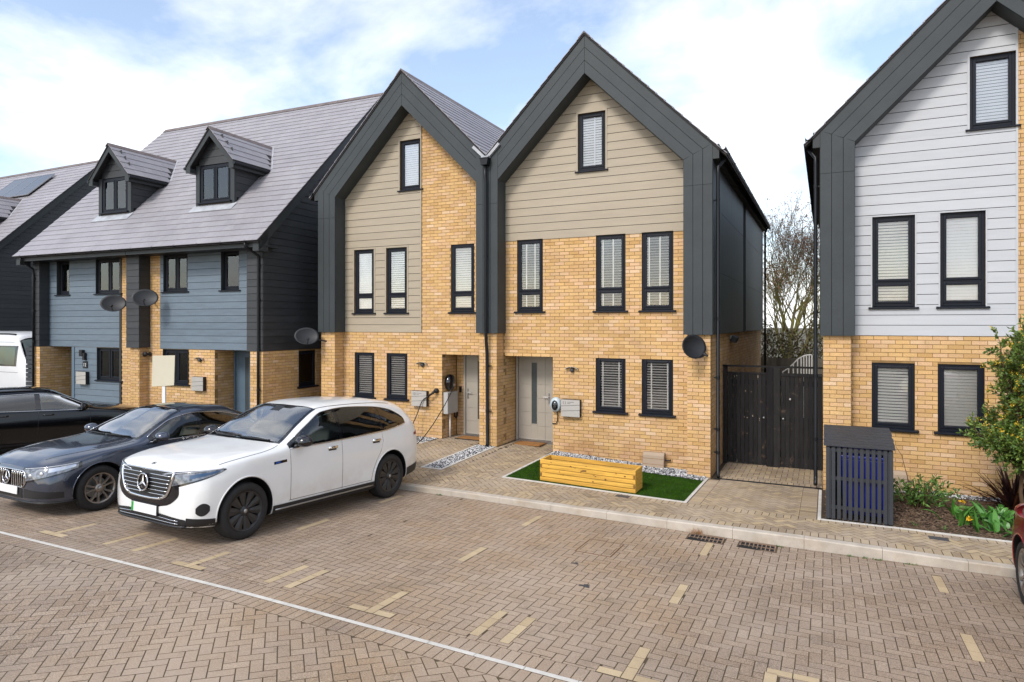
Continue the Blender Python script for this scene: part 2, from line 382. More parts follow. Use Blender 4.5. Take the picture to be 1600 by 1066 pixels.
# ------------------------------------------------------------------ mesh helpers
ORG = {}          # object name -> world offset of its thing
class MB:
    def __init__(s):
        s.v = []; s.f = []; s.r = []
    def add(s, vs, fs, rnd=0.0):
        n = len(s.v)
        s.v += [tuple(v) for v in vs]
        s.r += [rnd] * len(vs)
        s.f += [tuple(i + n for i in f) for f in fs]
    def box(s, x0, x1, y0, y1, z0, z1, rnd=0.0, nobottom=False):
        vs = [(x0, y0, z0), (x1, y0, z0), (x1, y1, z0), (x0, y1, z0), (x0, y0, z1), (x1, y0, z1), (x1, y1, z1), (x0, y1, z1)]
        fs = [(4, 5, 6, 7), (0, 1, 5, 4), (1, 2, 6, 5), (2, 3, 7, 6), (3, 0, 4, 7)]
        if not nobottom:
            fs.append((3, 2, 1, 0))
        s.add(vs, fs, rnd)
    def obox(s, c, ax, ay, az, rnd=0.0):
        """box from centre and three half-axis vectors"""
        c, ax, ay, az = Vector(c), Vector(ax), Vector(ay), Vector(az)
        vs = [c + i * ax + j * ay + k * az for k in (-1, 1) for i, j in ((-1, -1), (1, -1), (1, 1), (-1, 1))]
        s.add(vs, [(4, 5, 6, 7), (0, 1, 5, 4), (1, 2, 6, 5), (2, 3, 7, 6), (3, 0, 4, 7), (3, 2, 1, 0)], rnd)
    def prism(s, poly, vec, rnd=0.0, back=True):
        """polygon (list of 3D points, counter-clockwise seen against vec's end) extruded by vec; far end shown first"""
        n = len(poly)
        vec = Vector(vec)
        vs = [Vector(p) for p in poly] + [Vector(p) + vec for p in poly]
        fs = [tuple(range(n, 2 * n))]
        if back:
            fs.append(tuple(reversed(range(n))))
        for i in range(n):
            j = (i + 1) % n
            fs.append((i, j, n + j, n + i))
        s.add(vs, fs, rnd)
    def quad(s, a, b, c, d, rnd=0.0):
        s.add([a, b, c, d], [(0, 1, 2, 3)], rnd)
    def tube(s, pts, r, n=8, rnd=0.0, caps=True):
        pts = [Vector(p) for p in pts]
        rad = r if isinstance(r, (list, tuple)) else [r] * len(pts)
        rings = []
        up = None
        for i, p in enumerate(pts):
            d = (pts[min(i + 1, len(pts) - 1)] - pts[max(i - 1, 0)])
            if d.length < 1e-9:
                d = Vector((0, 0, 1))
            d.normalize()
            if up is None:
                up = Vector((0, 0, 1)) if abs(d.z) < 0.9 else Vector((1, 0, 0))
            a = d.cross(up)
            if a.length < 1e-6:
                a = d.cross(Vector((0.3, 1, 0.2)))
            a.normalize()
            b = a.cross(d)
            up = b
            rings.append([p + rad[i] * (math.cos(2 * PI * k / n) * a + math.sin(2 * PI * k / n) * b) for k in range(n)])
        vs = [v for ring in rings for v in ring]
        fs = []
        for i in range(len(rings) - 1):
            for k in range(n):
                fs.append((i * n + k, i * n + (k + 1) % n, (i + 1) * n + (k + 1) % n, (i + 1) * n + k))
        if caps:
            fs.append(tuple(reversed(range(n))))
            fs.append(tuple((len(rings) - 1) * n + k for k in range(n)))
        s.add(vs, fs, rnd)
    def lathe(s, prof, c, axis, n=24, rnd=0.0, sx=1.0, caps=True):
        """profile of (radius, height along axis)"""
        c = Vector(c); w = Vector(axis).normalized()
        a = w.cross(Vector((0, 0, 1)) if abs(w.z) < 0.9 else Vector((1, 0, 0))).normalized()
        b = w.cross(a)
        vs = []
        for r, h in prof:
            for k in range(n):
                t = 2 * PI * k / n
                vs.append(c + w * h + r * (sx * math.cos(t) * a + math.sin(t) * b))
        fs = []
        for i in range(len(prof) - 1):
            for k in range(n):
                fs.append((i * n + k, i * n + (k + 1) % n, (i + 1) * n + (k + 1) % n, (i + 1) * n + k))
        if caps and prof[0][0] > 1e-5:
            fs.append(tuple(reversed(range(n))))
        if caps and prof[-1][0] > 1e-5:
            fs.append(tuple((len(prof) - 1) * n + k for k in range(n)))
        s.add(vs, fs, rnd)
    def build(s, name, m, parent=None, smooth=False, kind=None, loc=None, bevel=0.0):
        off = ORG.get(parent.name, Vector()) if parent else Vector()
        me = bpy.data.meshes.new(name)
        me.from_pydata([tuple(Vector(v) - off) for v in s.v] if off.length else s.v, [], s.f)
        if any(s.r):
            at = me.attributes.new('rnd', 'FLOAT', 'POINT')
            at.data.foreach_set('value', s.r)
        for mm in (m if isinstance(m, (list, tuple)) else [m]):
            me.materials.append(mm)
        if smooth:
            me.polygons.foreach_set('use_smooth', [True] * len(me.polygons))
        me.update()
        o = bpy.data.objects.new(name, me)
        COL.objects.link(o)
        if bevel:
            bv = o.modifiers.new('bevel', 'BEVEL'); bv.width = bevel; bv.segments = 2; bv.limit_method = 'ANGLE'
        if parent:
            o.parent = parent
            if parent.name in ORG:
                ORG[o.name] = ORG[parent.name]
        if kind:
            o['kind'] = kind
        if loc is not None:
            o.location = loc
        return o

def thing(name, label, cat, loc=(0, 0, 0), rotz=0, group=None, world_coords=True):
    o = bpy.data.objects.new(name, None)
    o.empty_display_size = 0.2
    COL.objects.link(o)
    o.location = loc
    o.rotation_euler = (0, 0, rotz)
    if world_coords:
        ORG[o.name] = Vector(loc)
    o['label'] = label; o['category'] = cat
    if group:
        o['group'] = group
    return o
def tag(o, label, cat, group=None, kind=None):
    o['label'] = label; o['category'] = cat
    if group: o['group'] = group
    if kind: o['kind'] = kind
    return o
def inst(name, me, parent, loc, rot=None):
    o = bpy.data.objects.new(name, me)
    COL.objects.link(o)
    o.parent = parent
    o.location = Vector(loc) - ORG.get(parent.name, Vector())
    if rot is not None:
        o.rotation_euler = rot
    return o
def mesh_of(mb, name, m, smooth=False):
    me = bpy.data.meshes.new(name)
    me.from_pydata([tuple(v) for v in mb.v], [], mb.f)
    me.materials.append(m)
    if smooth:
        me.polygons.foreach_set('use_smooth', [True] * len(me.polygons))
    me.update()
    return me
def clamp(x, a=0.0, b=1.0):
    return a if x < a else b if x > b else x
def clip_poly(poly, x0, x1, y0, y1):
    """Sutherland-Hodgman against a rectangle, 2D"""
    for ax, lim, sgn in ((0, x0, 1), (0, x1, -1), (1, y0, 1), (1, y1, -1)):
        out = []
        n = len(poly)
        for i in range(n):
            p, q = poly[i], poly[(i + 1) % n]
            dp, dq = sgn * (p[ax] - lim), sgn * (q[ax] - lim)
            if dp >= 0:
                out.append(p)
            if dp * dq < 0:
                t = dp / (dp - dq)
                out.append((p[0] + t * (q[0] - p[0]), p[1] + t * (q[1] - p[1])))
        poly = out
        if len(poly) < 3:
            return []
    return poly
def area2(poly):
    return 0.5 * sum(poly[i][0] * poly[(i + 1) % len(poly)][1] - poly[(i + 1) % len(poly)][0] * poly[i][1] for i in range(len(poly)))

# ------------------------------------------------------------------ terrain
KY0, KY1 = 9.58, 9.73                # kerb front and back
def z_road(x, y):
    zk = -0.025 + 0.08 * clamp((-x - 0.5) / 5.0)
    d = 9.55 - y
    return zk + (0.045 * d if d < 7.9 else 0.3555 + 0.02 * (d - 7.9))
def z_kerb(x):
    return 0.118 + 0.03 * clamp((-x - 2.5) / 3.5) - 0.03 * clamp(x / 1.5)
def z_wall(x):
    if x < 0.0:
        return 0.228 - 0.235 * clamp((x + 6.5) / 4.5)
    return -0.007 + 0.06 * clamp(x / 1.0)
def z_pav(x, y):
    t = clamp((y - KY1) / (13.09 - KY1))
    return z_kerb(x) * (1 - t) + z_wall(x) * t

def sheet(name, x0, x1, y0, y1, nx, ny, fn, m):
    mb = MB()
    vs = [(x0 + (x1 - x0) * i / nx, y0 + (y1 - y0) * j / ny) for j in range(ny + 1) for i in range(nx + 1)]
    mb.add([(x, y, fn(x, y)) for x, y in vs],
           [(j * (nx + 1) + i, j * (nx + 1) + i + 1, (j + 1) * (nx + 1) + i + 1, (j + 1) * (nx + 1) + i) for j in range(ny) for i in range(nx)])
    o = mb.build(name, m, smooth=True)
    o['kind'] = 'structure'
    return o
g = sheet('ground', -400, 400, -60, 600, 8, 8, lambda x, y: -0.62, m_ground)
road = sheet('road', -34, 16, -11.85, 9.75, 100, 40, lambda x, y: z_road(x, y) - 0.0004, m_roadj)
pavement = sheet('pavement', -34, 14, KY1, KY1 + 48 * 0.336, 192, 144, lambda x, y: z_pav(x, y) - 0.0004, m_pavj)

U = 0.1016
def herring(x0, x1, y0, y1, ang):
    """90 degree herringbone laid at angle ang, clipped to a rectangle: list of (polygon, full, centre, heading)"""
    ca, sa = math.cos(ang), math.sin(ang)
    cx, cy = (x0 + x1) / 2, (y0 + y1) / 2
    rad = math.hypot(x1 - x0, y1 - y0) / 2 + 0.3
    n = int(rad / U) + 3
    j = 0.0048
    out = []
    for ix in range(-n, n + 1):
        for iy in range(-n, n + 1):
            k = (ix - iy) % 4
            if k == 0:
                a, b = 2, 1
            elif k == 3:
                a, b = 1, 2
            else:
                continue
            pc = (cx + (ix + a / 2) * U * ca - (iy + b / 2) * U * sa, cy + (ix + a / 2) * U * sa + (iy + b / 2) * U * ca)
            if not (x0 - 0.12 < pc[0] < x1 + 0.12 and y0 - 0.12 < pc[1] < y1 + 0.12):
                continue
            hw, hh = a * U / 2 - j, b * U / 2 - j
            poly = [(pc[0] + p * hw * ca - q * hh * sa, pc[1] + p * hw * sa + q * hh * ca) for p, q in ((-1, -1), (1, -1), (1, 1), (-1, 1))]
            cl = clip_poly(poly, x0, x1, y0, y1)
            if not cl or abs(area2(cl)) < 0.0012:
                continue
            full = abs(area2(cl)) > 0.999 * abs(area2(poly))
            out.append((cl, full, pc, ang if a == 2 else ang + PI / 2))
    return out
def soldier(x0, x1, y0, y1, along='x'):
    """single course of blocks standing across the run"""
    out = []
    j = 0.0048
    if along == 'x':
        n = int(round((x1 - x0) / U))
        for i in range(n):
            a, b = x0 + (x1 - x0) * i / n + j, x0 + (x1 - x0) * (i + 1) / n - j
            out.append(([(a, y0 + j), (b, y0 + j), (b, y1 - j), (a, y1 - j)], abs(y1 - y0 - 2 * U) < 0.01, ((a + b) / 2, (y0 + y1) / 2), PI / 2))
    else:
        n = int(round((y1 - y0) / U))
        for i in range(n):
            a, b = y0 + (y1 - y0) * i / n + j, y0 + (y1 - y0) * (i + 1) / n - j
            out.append(([(x0 + j, a), (x1 - j, a), (x1 - j, b), (x0 + j, b)], abs(x1 - x0 - 2 * U) < 0.01, ((x0 + x1) / 2, (a + b) / 2), 0.0))
    return out
CAMF = Vector((-math.sin(R(25.677)), math.cos(R(25.677))))
CAMR = Vector((math.cos(R(25.677)), math.sin(R(25.677))))
def in_view(x, y, z, pad=0.02):
    t = x * CAMF.x + y * CAMF.y
    if t < 0.5:
        return False
    u = (x * CAMR.x + y * CAMR.y) / t * 1019.2
    v = (3.0 - z) / t * 1019.2
    return abs(u) < 800 * (1 + pad) and -506 * (1 + pad) < v < 560 * (1 + pad)
def hole(pc, holes):
    return any(a < pc[0] < b and c < pc[1] < d for a, b, c, d in holes)
def lay(blocks, zf, parent, name, m, nind, holes=(), pale=None, ptag=None):
    """blocks as geometry: the nearest full ones in view as objects of their own, the rest one mesh"""
    hx, hy = U - 0.0048, U / 2 - 0.0048
    tm = MB(); b = 0.0005
    tm.add([(-hx, -hy, -0.03), (hx, -hy, -0.03), (hx, hy, -0.03), (-hx, hy, -0.03),
            (-hx, -hy, -b), (hx, -hy, -b), (hx, hy, -b), (-hx, hy, -b),
            (-hx + b, -hy + b, 0), (hx - b, -hy + b, 0), (hx - b, hy - b, 0), (-hx + b, hy - b, 0)],
           [(8, 9, 10, 11)] + [(i, (i + 1) % 4, 4 + (i + 1) % 4, 4 + i) for i in range(4)] + [(4 + i, 4 + (i + 1) % 4, 8 + (i + 1) % 4, 8 + i) for i in range(4)])
    me = mesh_of(tm, name, m)
    blocks = [q for q in blocks if not hole(q[2], holes)]
    keep, rest = [], []
    for q in blocks:
        if q[1] and in_view(q[2][0], q[2][1], zf(*q[2]), -0.01) and not (pale and pale(q[2])):
            keep.append(q)
        else:
            rest.append(q)
    keep.sort(key=lambda q: q[2][0] ** 2 + q[2][1] ** 2)
    rest += keep[nind:]
    keep = keep[:nind]
    for poly, full, pc, ang in keep:
        o = inst(name, me, parent, (pc[0], pc[1], zf(*pc) + rng.uniform(0.0009, 0.0013)))
        gx = (zf(pc[0] + .1, pc[1]) - zf(pc[0] - .1, pc[1])) / .2
        gy = (zf(pc[0], pc[1] + .1) - zf(pc[0], pc[1] - .1)) / .2
        q = Vector((0, 0, 1)).rotation_difference(Vector((-gx + rng.gauss(0, .0015), -gy + rng.gauss(0, .0015), 1)))
        o.rotation_euler = (q.to_matrix() @ Matrix.Rotation(ang, 3, 'Z')).to_euler()
    far, pl = MB(), MB()
    for poly, full, pc, ang in rest:
        if area2(poly) < 0:
            poly = poly[::-1]
        tgt = pl if (pale and pale(pc)) else far
        n = len(poly)
        dz = rng.uniform(0.0001, 0.0005)
        cx = sum(p[0] for p in poly) / n; cy = sum(p[1] for p in poly) / n
        d2 = math.hypot(cx, cy)
        r = rng.random() * 0.999 + 0.0005
        if d2 < 9.5:
            vs = [(p[0], p[1], zf(*p) - 0.02) for p in poly] + [(p[0], p[1], zf(*p) - b + dz) for p in poly]
            for p in poly:
                dd = math.hypot(p[0] - cx, p[1] - cy) + 1e-6
                k = max(0, 1 - 1.4 * b / dd)
                x, y = cx + (p[0] - cx) * k, cy + (p[1] - cy) * k
                vs.append((x, y, zf(x, y) + dz))
            fs = [tuple(range(2 * n, 3 * n))] + [(i, (i + 1) % n, n + (i + 1) % n, n + i) for i in range(n)] + [(n + i, n + (i + 1) % n, 2 * n + (i + 1) % n, 2 * n + i) for i in range(n)]
        else:
            vs = [(p[0], p[1], zf(*p) - 0.02) for p in poly] + [(p[0], p[1], zf(*p) + dz) for p in poly]
            fs = [tuple(range(n, 2 * n))] + [(i, (i + 1) % n, n + (i + 1) % n, n + i) for i in range(n)]
        tgt.add(vs, fs, r)
    if far.v:
        o = far.build(name + '_field', m, parent); o['kind'] = 'stuff'
    return pl

# -- road blocks
DRAINS = [(-1.74, -1.27), (-1.06, -0.60)]            # x ranges of the two gratings, y 9.24..9.50
road_holes = [(a - 0.02, b + 0.02, 9.21, 9.53) for a, b in DRAINS] + [(-2.90, -2.42, 7.88, 8.49)]
PALE = []                                            # pale marker blocks (x0, x1, y0, y1)
def bar(xc, y0, n=3):
    for i in range(n):
        PALE.append((xc - U / 2, xc + U / 2, y0 + 2 * U * i, y0 + 2 * U * (i + 1)))
for bx in (-2.84, -2.54, -5.36, -5.07, -8.10, -7.55):
    bar(bx, 5.115)
PALE.append((-0.44, -0.24, 5.70, 5.70 + U)); PALE.append((-0.24, -0.04, 5.70, 5.70 + U)); bar(-0.40, 5.115, 3)
for sx in (-3.95, -1.42, 1.19, -6.52, -9.1, -11.7):
    bar(sx, 5.035); bar(sx, 6.79); bar(sx, 8.60)
    for q in (-1, 1):
        PALE.append((min(sx + q * U / 2, sx + q * 2.5 * U), max(sx + q * U / 2, sx + q * 2.5 * U), 5.035, 5.035 + U))
def subtract(poly, r):
    """pieces of a convex polygon outside a rectangle"""
    x0, x1, y0, y1 = r
    B = 1e3
    out = []
    for q in ((-B, x0, -B, B), (x1, B, -B, B), (x0, x1, -B, y0), (x0, x1, y1, B)):
        c = clip_poly(poly, *q)
        if c and abs(area2(c)) > 0.0012:
            out.append(c)
    return out
def carve(blocks, rects):
    out = []
    for q in blocks:
        poly = q[0]
        px0, px1 = min(p[0] for p in poly), max(p[0] for p in poly)
        py0, py1 = min(p[1] for p in poly), max(p[1] for p in poly)
        hit = [r for r in rects if r[0] < px1 - 1e-6 and r[1] > px0 + 1e-6 and r[2] < py1 - 1e-6 and r[3] > py0 + 1e-6]
        if not hit:
            out.append(q); continue
        pieces = [poly]
        for r in hit:
            pieces = [c for p in pieces for c in subtract(p, (r[0] - 0.002, r[1] + 0.002, r[2] - 0.002, r[3] + 0.002))]
        for p in pieces:
            out.append((p, False, (sum(a for a, _ in p) / len(p), sum(b for _, b in p) / len(p)), 0))
    return out
SY = 4.795
blk = [q for q in herring(-15, 6.0, SY + 0.03 + 2 * U, KY0 - 0.005, 0.0)]
blk += soldier(-15, 6.0, SY + 0.028, SY + 0.028 + 2 * U)
blk += soldier(-15, 6.0, SY - 0.028 - 2 * U, SY - 0.028)
blk += herring(-14, 1.5, 1.2, SY - 0.032 - 2 * U, R(45))
blk = carve(blk, PALE + road_holes)
lay(blk, z_road, road, 'road_block', m_road, 300)
for x0, x1, y0, y1 in PALE:
    if x0 < -9.5:
        continue
    mb = MB(); j = 0.0040; b = 0.0005
    c4 = [(x0 + j, y0 + j), (x1 - j, y0 + j), (x1 - j, y1 - j), (x0 + j, y1 - j)]
    c5 = [(x0 + j + b, y0 + j + b), (x1 - j - b, y0 + j + b), (x1 - j - b, y1 - j - b), (x0 + j + b, y1 - j - b)]
    mb.add([(p, q, z_road(p, q) - 0.02) for p, q in c4] + [(p, q, z_road(p, q) - b) for p, q in c4] + [(p, q, z_road(p, q) + 0.0012) for p, q in c5],
           [(8, 9, 10, 11)] + [(i, (i + 1) % 4, 4 + (i + 1) % 4, 4 + i) for i in range(4)] + [(4 + i, 4 + (i + 1) % 4, 8 + (i + 1) % 4, 8 + i) for i in range(4)], rng.random())
    mb.build('marker_block', m_roadpale, road)
mb = MB()
x = -15.0
while x < 6:
    mb.prism([(a, b, z_road(a, b) - 0.02) for a, b in ((x, SY - 0.024), (x + 0.452, SY - 0.024), (x + 0.452, SY + 0.024), (x, SY + 0.024))], (0, 0, 0.0235))
    x += 0.4575
mb.build('channel_strip', m_edging, road)

# -- kerb: one stone each
kerb = thing('kerb', 'pale concrete kerb of straight stones between road and pavement', 'kerb', (-5, 9.65, 0.0))
x = -3.012 - 0.917 * 33
while x < 7:
    mb = MB()
    prof = [(KY0 + 0.006, -0.25), (KY1, -0.25), (KY1, 0.0), (KY0 + 0.028, 0.002), (KY0 + 0.012, -0.012)]
    mb.prism([(x + 0.002, y, z_kerb(x) + h) for y, h in prof][::-1], (0.913, 0, 0))
    k = len(mb.v) // 2
    mb.v = [(v[0], v[1] + (0.0), v[2] + (z_kerb(x + .915) - z_kerb(x) if i >= k else 0)) for i, v in enumerate(mb.v)]
    mb.build('kerb_stone', m_kerb, kerb)
    x += 0.917

# -- pavement blocks
LX0, LX1, LY0, LY1 = -5.36, -2.09, 10.86, 12.72       # lawn
GX0, GX1 = -7.14, -6.74                               # gravel strip between the doors
BX0, BY0 = -0.06, 10.74                               # bed of the right house
pb = soldier(-12.6, 5.0, KY1 + 0.002, KY1 + 0.002 + 2 * U)
pb += herring(-12.6, 5.0, KY1 + 2 * U + 0.004, 10.60, R(45))
pb += soldier(-12.6, BX0 - 0.31, 10.602, 10.602 + 2 * U)
pb += soldier(BX0 - 0.31, 5.0, 10.602, 10.602 + 0.125)
pb += herring(-12.6, GX0 - 0.06, 10.81, 13.02, R(45))
pb += herring(-8.40, -7.18, 13.02, 14.3, R(45))
pb += herring(GX1 + 0.06, LX0 - 0.26, 10.81, 13.06, R(45))
pb += soldier(LX0 - 0.26, LX0 - 0.055, 10.81, 13.06, 'y')
pb += herring(-6.63, -5.46, 13.06, 14.3, R(45))
pb += soldier(LX1 + 0.055, LX1 + 0.26, 10.81, 13.0, 'y')
pb += herring(LX1 + 0.262, BX0 - 0.31, 10.81, 13.10, R(45))
pb += soldier(BX0 - 0.308, BX0 - 0.06, 10.73, 13.10, 'y')
pb += soldier(-1.93, -0.05, 13.19, 13.19 + 2 * U)
pb += herring(-1.93, -0.05, 13.19 + 2 * U, 16.2, 0.0)
pb = [q for q in pb if not (GX0 - 0.05 < q[2][0] < GX1 + 0.05 and 10.81 < q[2][1])]
covers = [(-3.19, -2.96, 10.62, 10.75), (1.27, 1.50, 10.42, 10.57)]
pb = carve(pb, covers)
lay(pb, z_pav, pavement, 'paving_block', m_pav, 300)
mb = MB()
def edge_run(x0, x1, y0, y1):
    n = max(1, int(max(x1 - x0, y1 - y0) / 0.915))
    for i in range(n):
        if x1 - x0 > y1 - y0:
            a, b = x0 + (x1 - x0) * i / n, x0 + (x1 - x0) * (i + 1) / n - 0.004
            c, d = y0, y1
        else:
            a, b = x0, x1
            c, d = y0 + (y1 - y0) * i / n, y0 + (y1 - y0) * (i + 1) / n - 0.004
        mb.add([(p, q, z_pav(p, q) + h) for h in (-0.1, 0.012) for p, q in ((a, c), (b, c), (b, d), (a, d))],
               [(4, 5, 6, 7), (0, 1, 5, 4), (1, 2, 6, 5), (2, 3, 7, 6), (3, 0, 4, 7)])
edge_run(LX0 - 0.05, LX1 + 0.05, LY0 - 0.05, LY0)
edge_run(LX0 - 0.05, LX0, LY0 + 0.001, 13.40)
edge_run(LX1, LX1 + 0.05, LY0 + 0.001, 13.07)
edge_run(GX0 - 0.05, GX0, 10.84, 13.07)
edge_run(GX1, GX1 + 0.05, 10.84, 13.07)
edge_run(GX0 - 0.05, GX1 + 0.05, 10.79, 10.838)
edge_run(BX0, 5.0, BY0 - 0.01, BY0 + 0.04)
edge_run(BX0 - 0.05, BX0 - 0.002, BY0 - 0.01, 13.0)
edge_run(-12.6, -8.45, 12.75, 12.80)
mb.build('edging_strip', m_edging, pavement)

# -- drain line across the gate passage
mb = MB()
mb.box(-1.97, -0.06, 13.10, 13.185, -0.1, z_pav(-1, 13.15) + 0.006)
tag(mb.build('slot_drain', m_black), 'black slot drain across the passage in front of the gate', 'drain')
# ------------------------------------------------------------------ building helpers
YF, YP, YW = 13.02, 13.09, 13.43          # gable frame face, brick pier face, brick wall face
BH, BL = 0.075, 0.225
class Bricks:
    """collects bricks of one house, then builds the nearest as objects and the rest as one mesh"""
    def __init__(s):
        s.items = []
    def face(s, O, Ud, Nd, z0, z1, spans, shift=0.0, zbase=-0.21):
        """spans(zmid) -> list of (u0,u1); bricks proud of plane through O with normal Nd"""
        k0 = int(math.floor((z0 - zbase) / BH))
        k = k0
        while zbase + k * BH < z1 - 0.02:
            za = max(zbase + k * BH, z0)
            zb = min(zbase + k * BH + 0.065, z1)
            if zb - za > 0.015:
                for a, b in spans((za + zb) / 2):
                    off = (BL / 2 if k % 2 else 0.0) + shift
                    n = int(math.floor((a - off) / BL)) - 1
                    while n * BL + off < b:
                        p, q = max(a, n * BL + off), min(b, n * BL + off + 0.215)
                        if q - p > 0.03:
                            s.items.append((O, Ud, Nd, p, q, za, zb, q - p > 0.2149 and zb - za > 0.0649))
                        n += 1
            k += 1
    def build(s, parent, nind, m=None, xf=None):
        m = m or m_brick
        tmpl = {}
        def wpos(it):
            O, Ud, Nd, p, q, za, zb, full = it
            c = Vector(O) + Vector(Ud) * (p + q) / 2
            c.z = (za + zb) / 2
            return xf @ c if xf else c
        full = []
        rest = []
        for it in s.items:
            (full if it[7] else rest).append(it)
        full.sort(key=lambda it: (wpos(it) - Vector((0, 0, 3))).length + (0 if in_view(*wpos(it), -0.03) else 50) + (0 if it[2][1] < -0.5 else 3))
        rest += full[nind:]
        for it in full[:nind]:
            O, Ud, Nd, p, q, za, zb, _ = it
            key = (tuple(Ud), tuple(Nd))
            if key not in tmpl:
                mb = MB()
                U_, N_ = Vector(Ud), Vector(Nd)
                mb.obox(-N_ * 0.012, U_ * 0.1075, N_ * 0.012, Vector((0, 0, 0.0325)))
                tmpl[key] = mesh_of(mb, 'brick', m)
            c = Vector(O) + Vector(Ud) * (p + q) / 2 + Vector(Nd) * rng.uniform(-0.001, 0.002)
            c.z = (za + zb) / 2
            inst('brick', tmpl[key], parent, c)
        mb = MB()
        for O, Ud, Nd, p, q, za, zb, _ in rest:
            U_, N_ = Vector(Ud), Vector(Nd)
            j = rng.uniform(-0.001, 0.002)
            a, b = Vector(O) + U_ * p, Vector(O) + U_ * q
            vs = []
            for d in (-0.02, j):
                for w, z in ((a, za), (b, za), (b, zb), (a, zb)):
                    v = w + N_ * d
                    vs.append((v.x, v.y, z))
            mb.add(vs, [(4, 5, 6, 7), (0, 1, 5, 4), (1, 2, 6, 5), (2, 3, 7, 6), (3, 0, 4, 7)], rng.random() * 0.999 + 0.0005)
        if mb.v:
            mb.build('brickwork', m, parent, kind='stuff')

def cut(spans, holes, z):
    """remove (x0,x1,z0,z1) holes from spans at height z"""
    for x0, x1, z0, z1 in [hh[:4] for hh in holes]:
        if z0 < z < z1:
            out = []
            for a, b in spans:
                if x1 <= a or x0 >= b:
                    out.append((a, b)); continue
                if x0 - a > 0.02: out.append((a, x0))
                if b - x1 > 0.02: out.append((x1, b))
            spans = out
    return spans

def wall_grid(mb, x0, x1, z0, z1, y, holes, depth, roof=None):
    """flat wall facing -Y with rectangular openings and their reveals; roof(x) caps its height"""
    xs = sorted({x0, x1, *[h[0] for h in holes if x0 < h[0] < x1], *[h[1] for h in holes if x0 < h[1] < x1]})
    zs = sorted({z0, z1, *[h[2] for h in holes if z0 < h[2] < z1], *[h[3] for h in holes if z0 < h[3] < z1]})
    for i in range(len(xs) - 1):
        for j in range(len(zs) - 1):
            cx, cz = (xs[i] + xs[i + 1]) / 2, (zs[j] + zs[j + 1]) / 2
            if any(h[0] < cx < h[1] and h[2] < cz < h[3] for h in holes):
                continue
            a, b, c, d = xs[i], xs[i + 1], zs[j], zs[j + 1]
            if roof:
                da, db = min(d, roof(a)), min(d, roof(b))
                if max(da, db) <= c:
                    continue
                da, db = max(da, c), max(db, c)
                mb.quad((a, y, c), (b, y, c), (b, y, db), (a, y, da))
            else:
                mb.quad((a, y, c), (b, y, c), (b, y, d), (a, y, d))
    for h in holes:
        a, b, c, d = h[:4]
        dp = h[4] if len(h) > 4 else depth
        mb.quad((a, y, c), (a, y, d), (a, y + dp, d), (a, y + dp, c))
        mb.quad((b, y, d), (b, y, c), (b, y + dp, c), (b, y + dp, d))
        mb.quad((a, y, d), (b, y, d), (b, y + dp, d), (a, y + dp, d))
        mb.quad((b, y, c), (a, y, c), (a, y + dp, c), (b, y + dp, c))

def frame_bars(mb, x0, x1, y0, y1, z0, z1, w):
    mb.box(x0, x0 + w, y0, y1, z0, z1)
    mb.box(x1 - w, x1, y0, y1, z0, z1)
    mb.box(x0 + w, x1 - w, y0 + 0.0006, y1, z0, z0 + w)
    mb.box(x0 + w, x1 - w, y0 + 0.0006, y1, z1 - w, z1)

def slats(x0, x1, y, z0, z1, tilt, pitch=0.054, tapes=(), width=0.046):
    mb = MB()
    n = int((z1 - z0) / pitch)
    ca, sa = math.cos(tilt), math.sin(tilt)
    for i in range(n):
        z = z1 - 0.03 - i * pitch
        w = width / 2
        mb.obox(((x0 + x1) / 2, y, z), ((x1 - x0) / 2, 0, 0), (0, w * ca, w * sa), (0, -0.0012 * sa, 0.0012 * ca))
    mb.box(x0, x1, y - 0.025, y + 0.025, z1 - 0.03, z1)
    for t in tapes:
        xx = x0 + (x1 - x0) * t
        mb.box(xx - 0.014, xx + 0.014, y - 0.029, y - 0.027, z0, z1)
    return mb

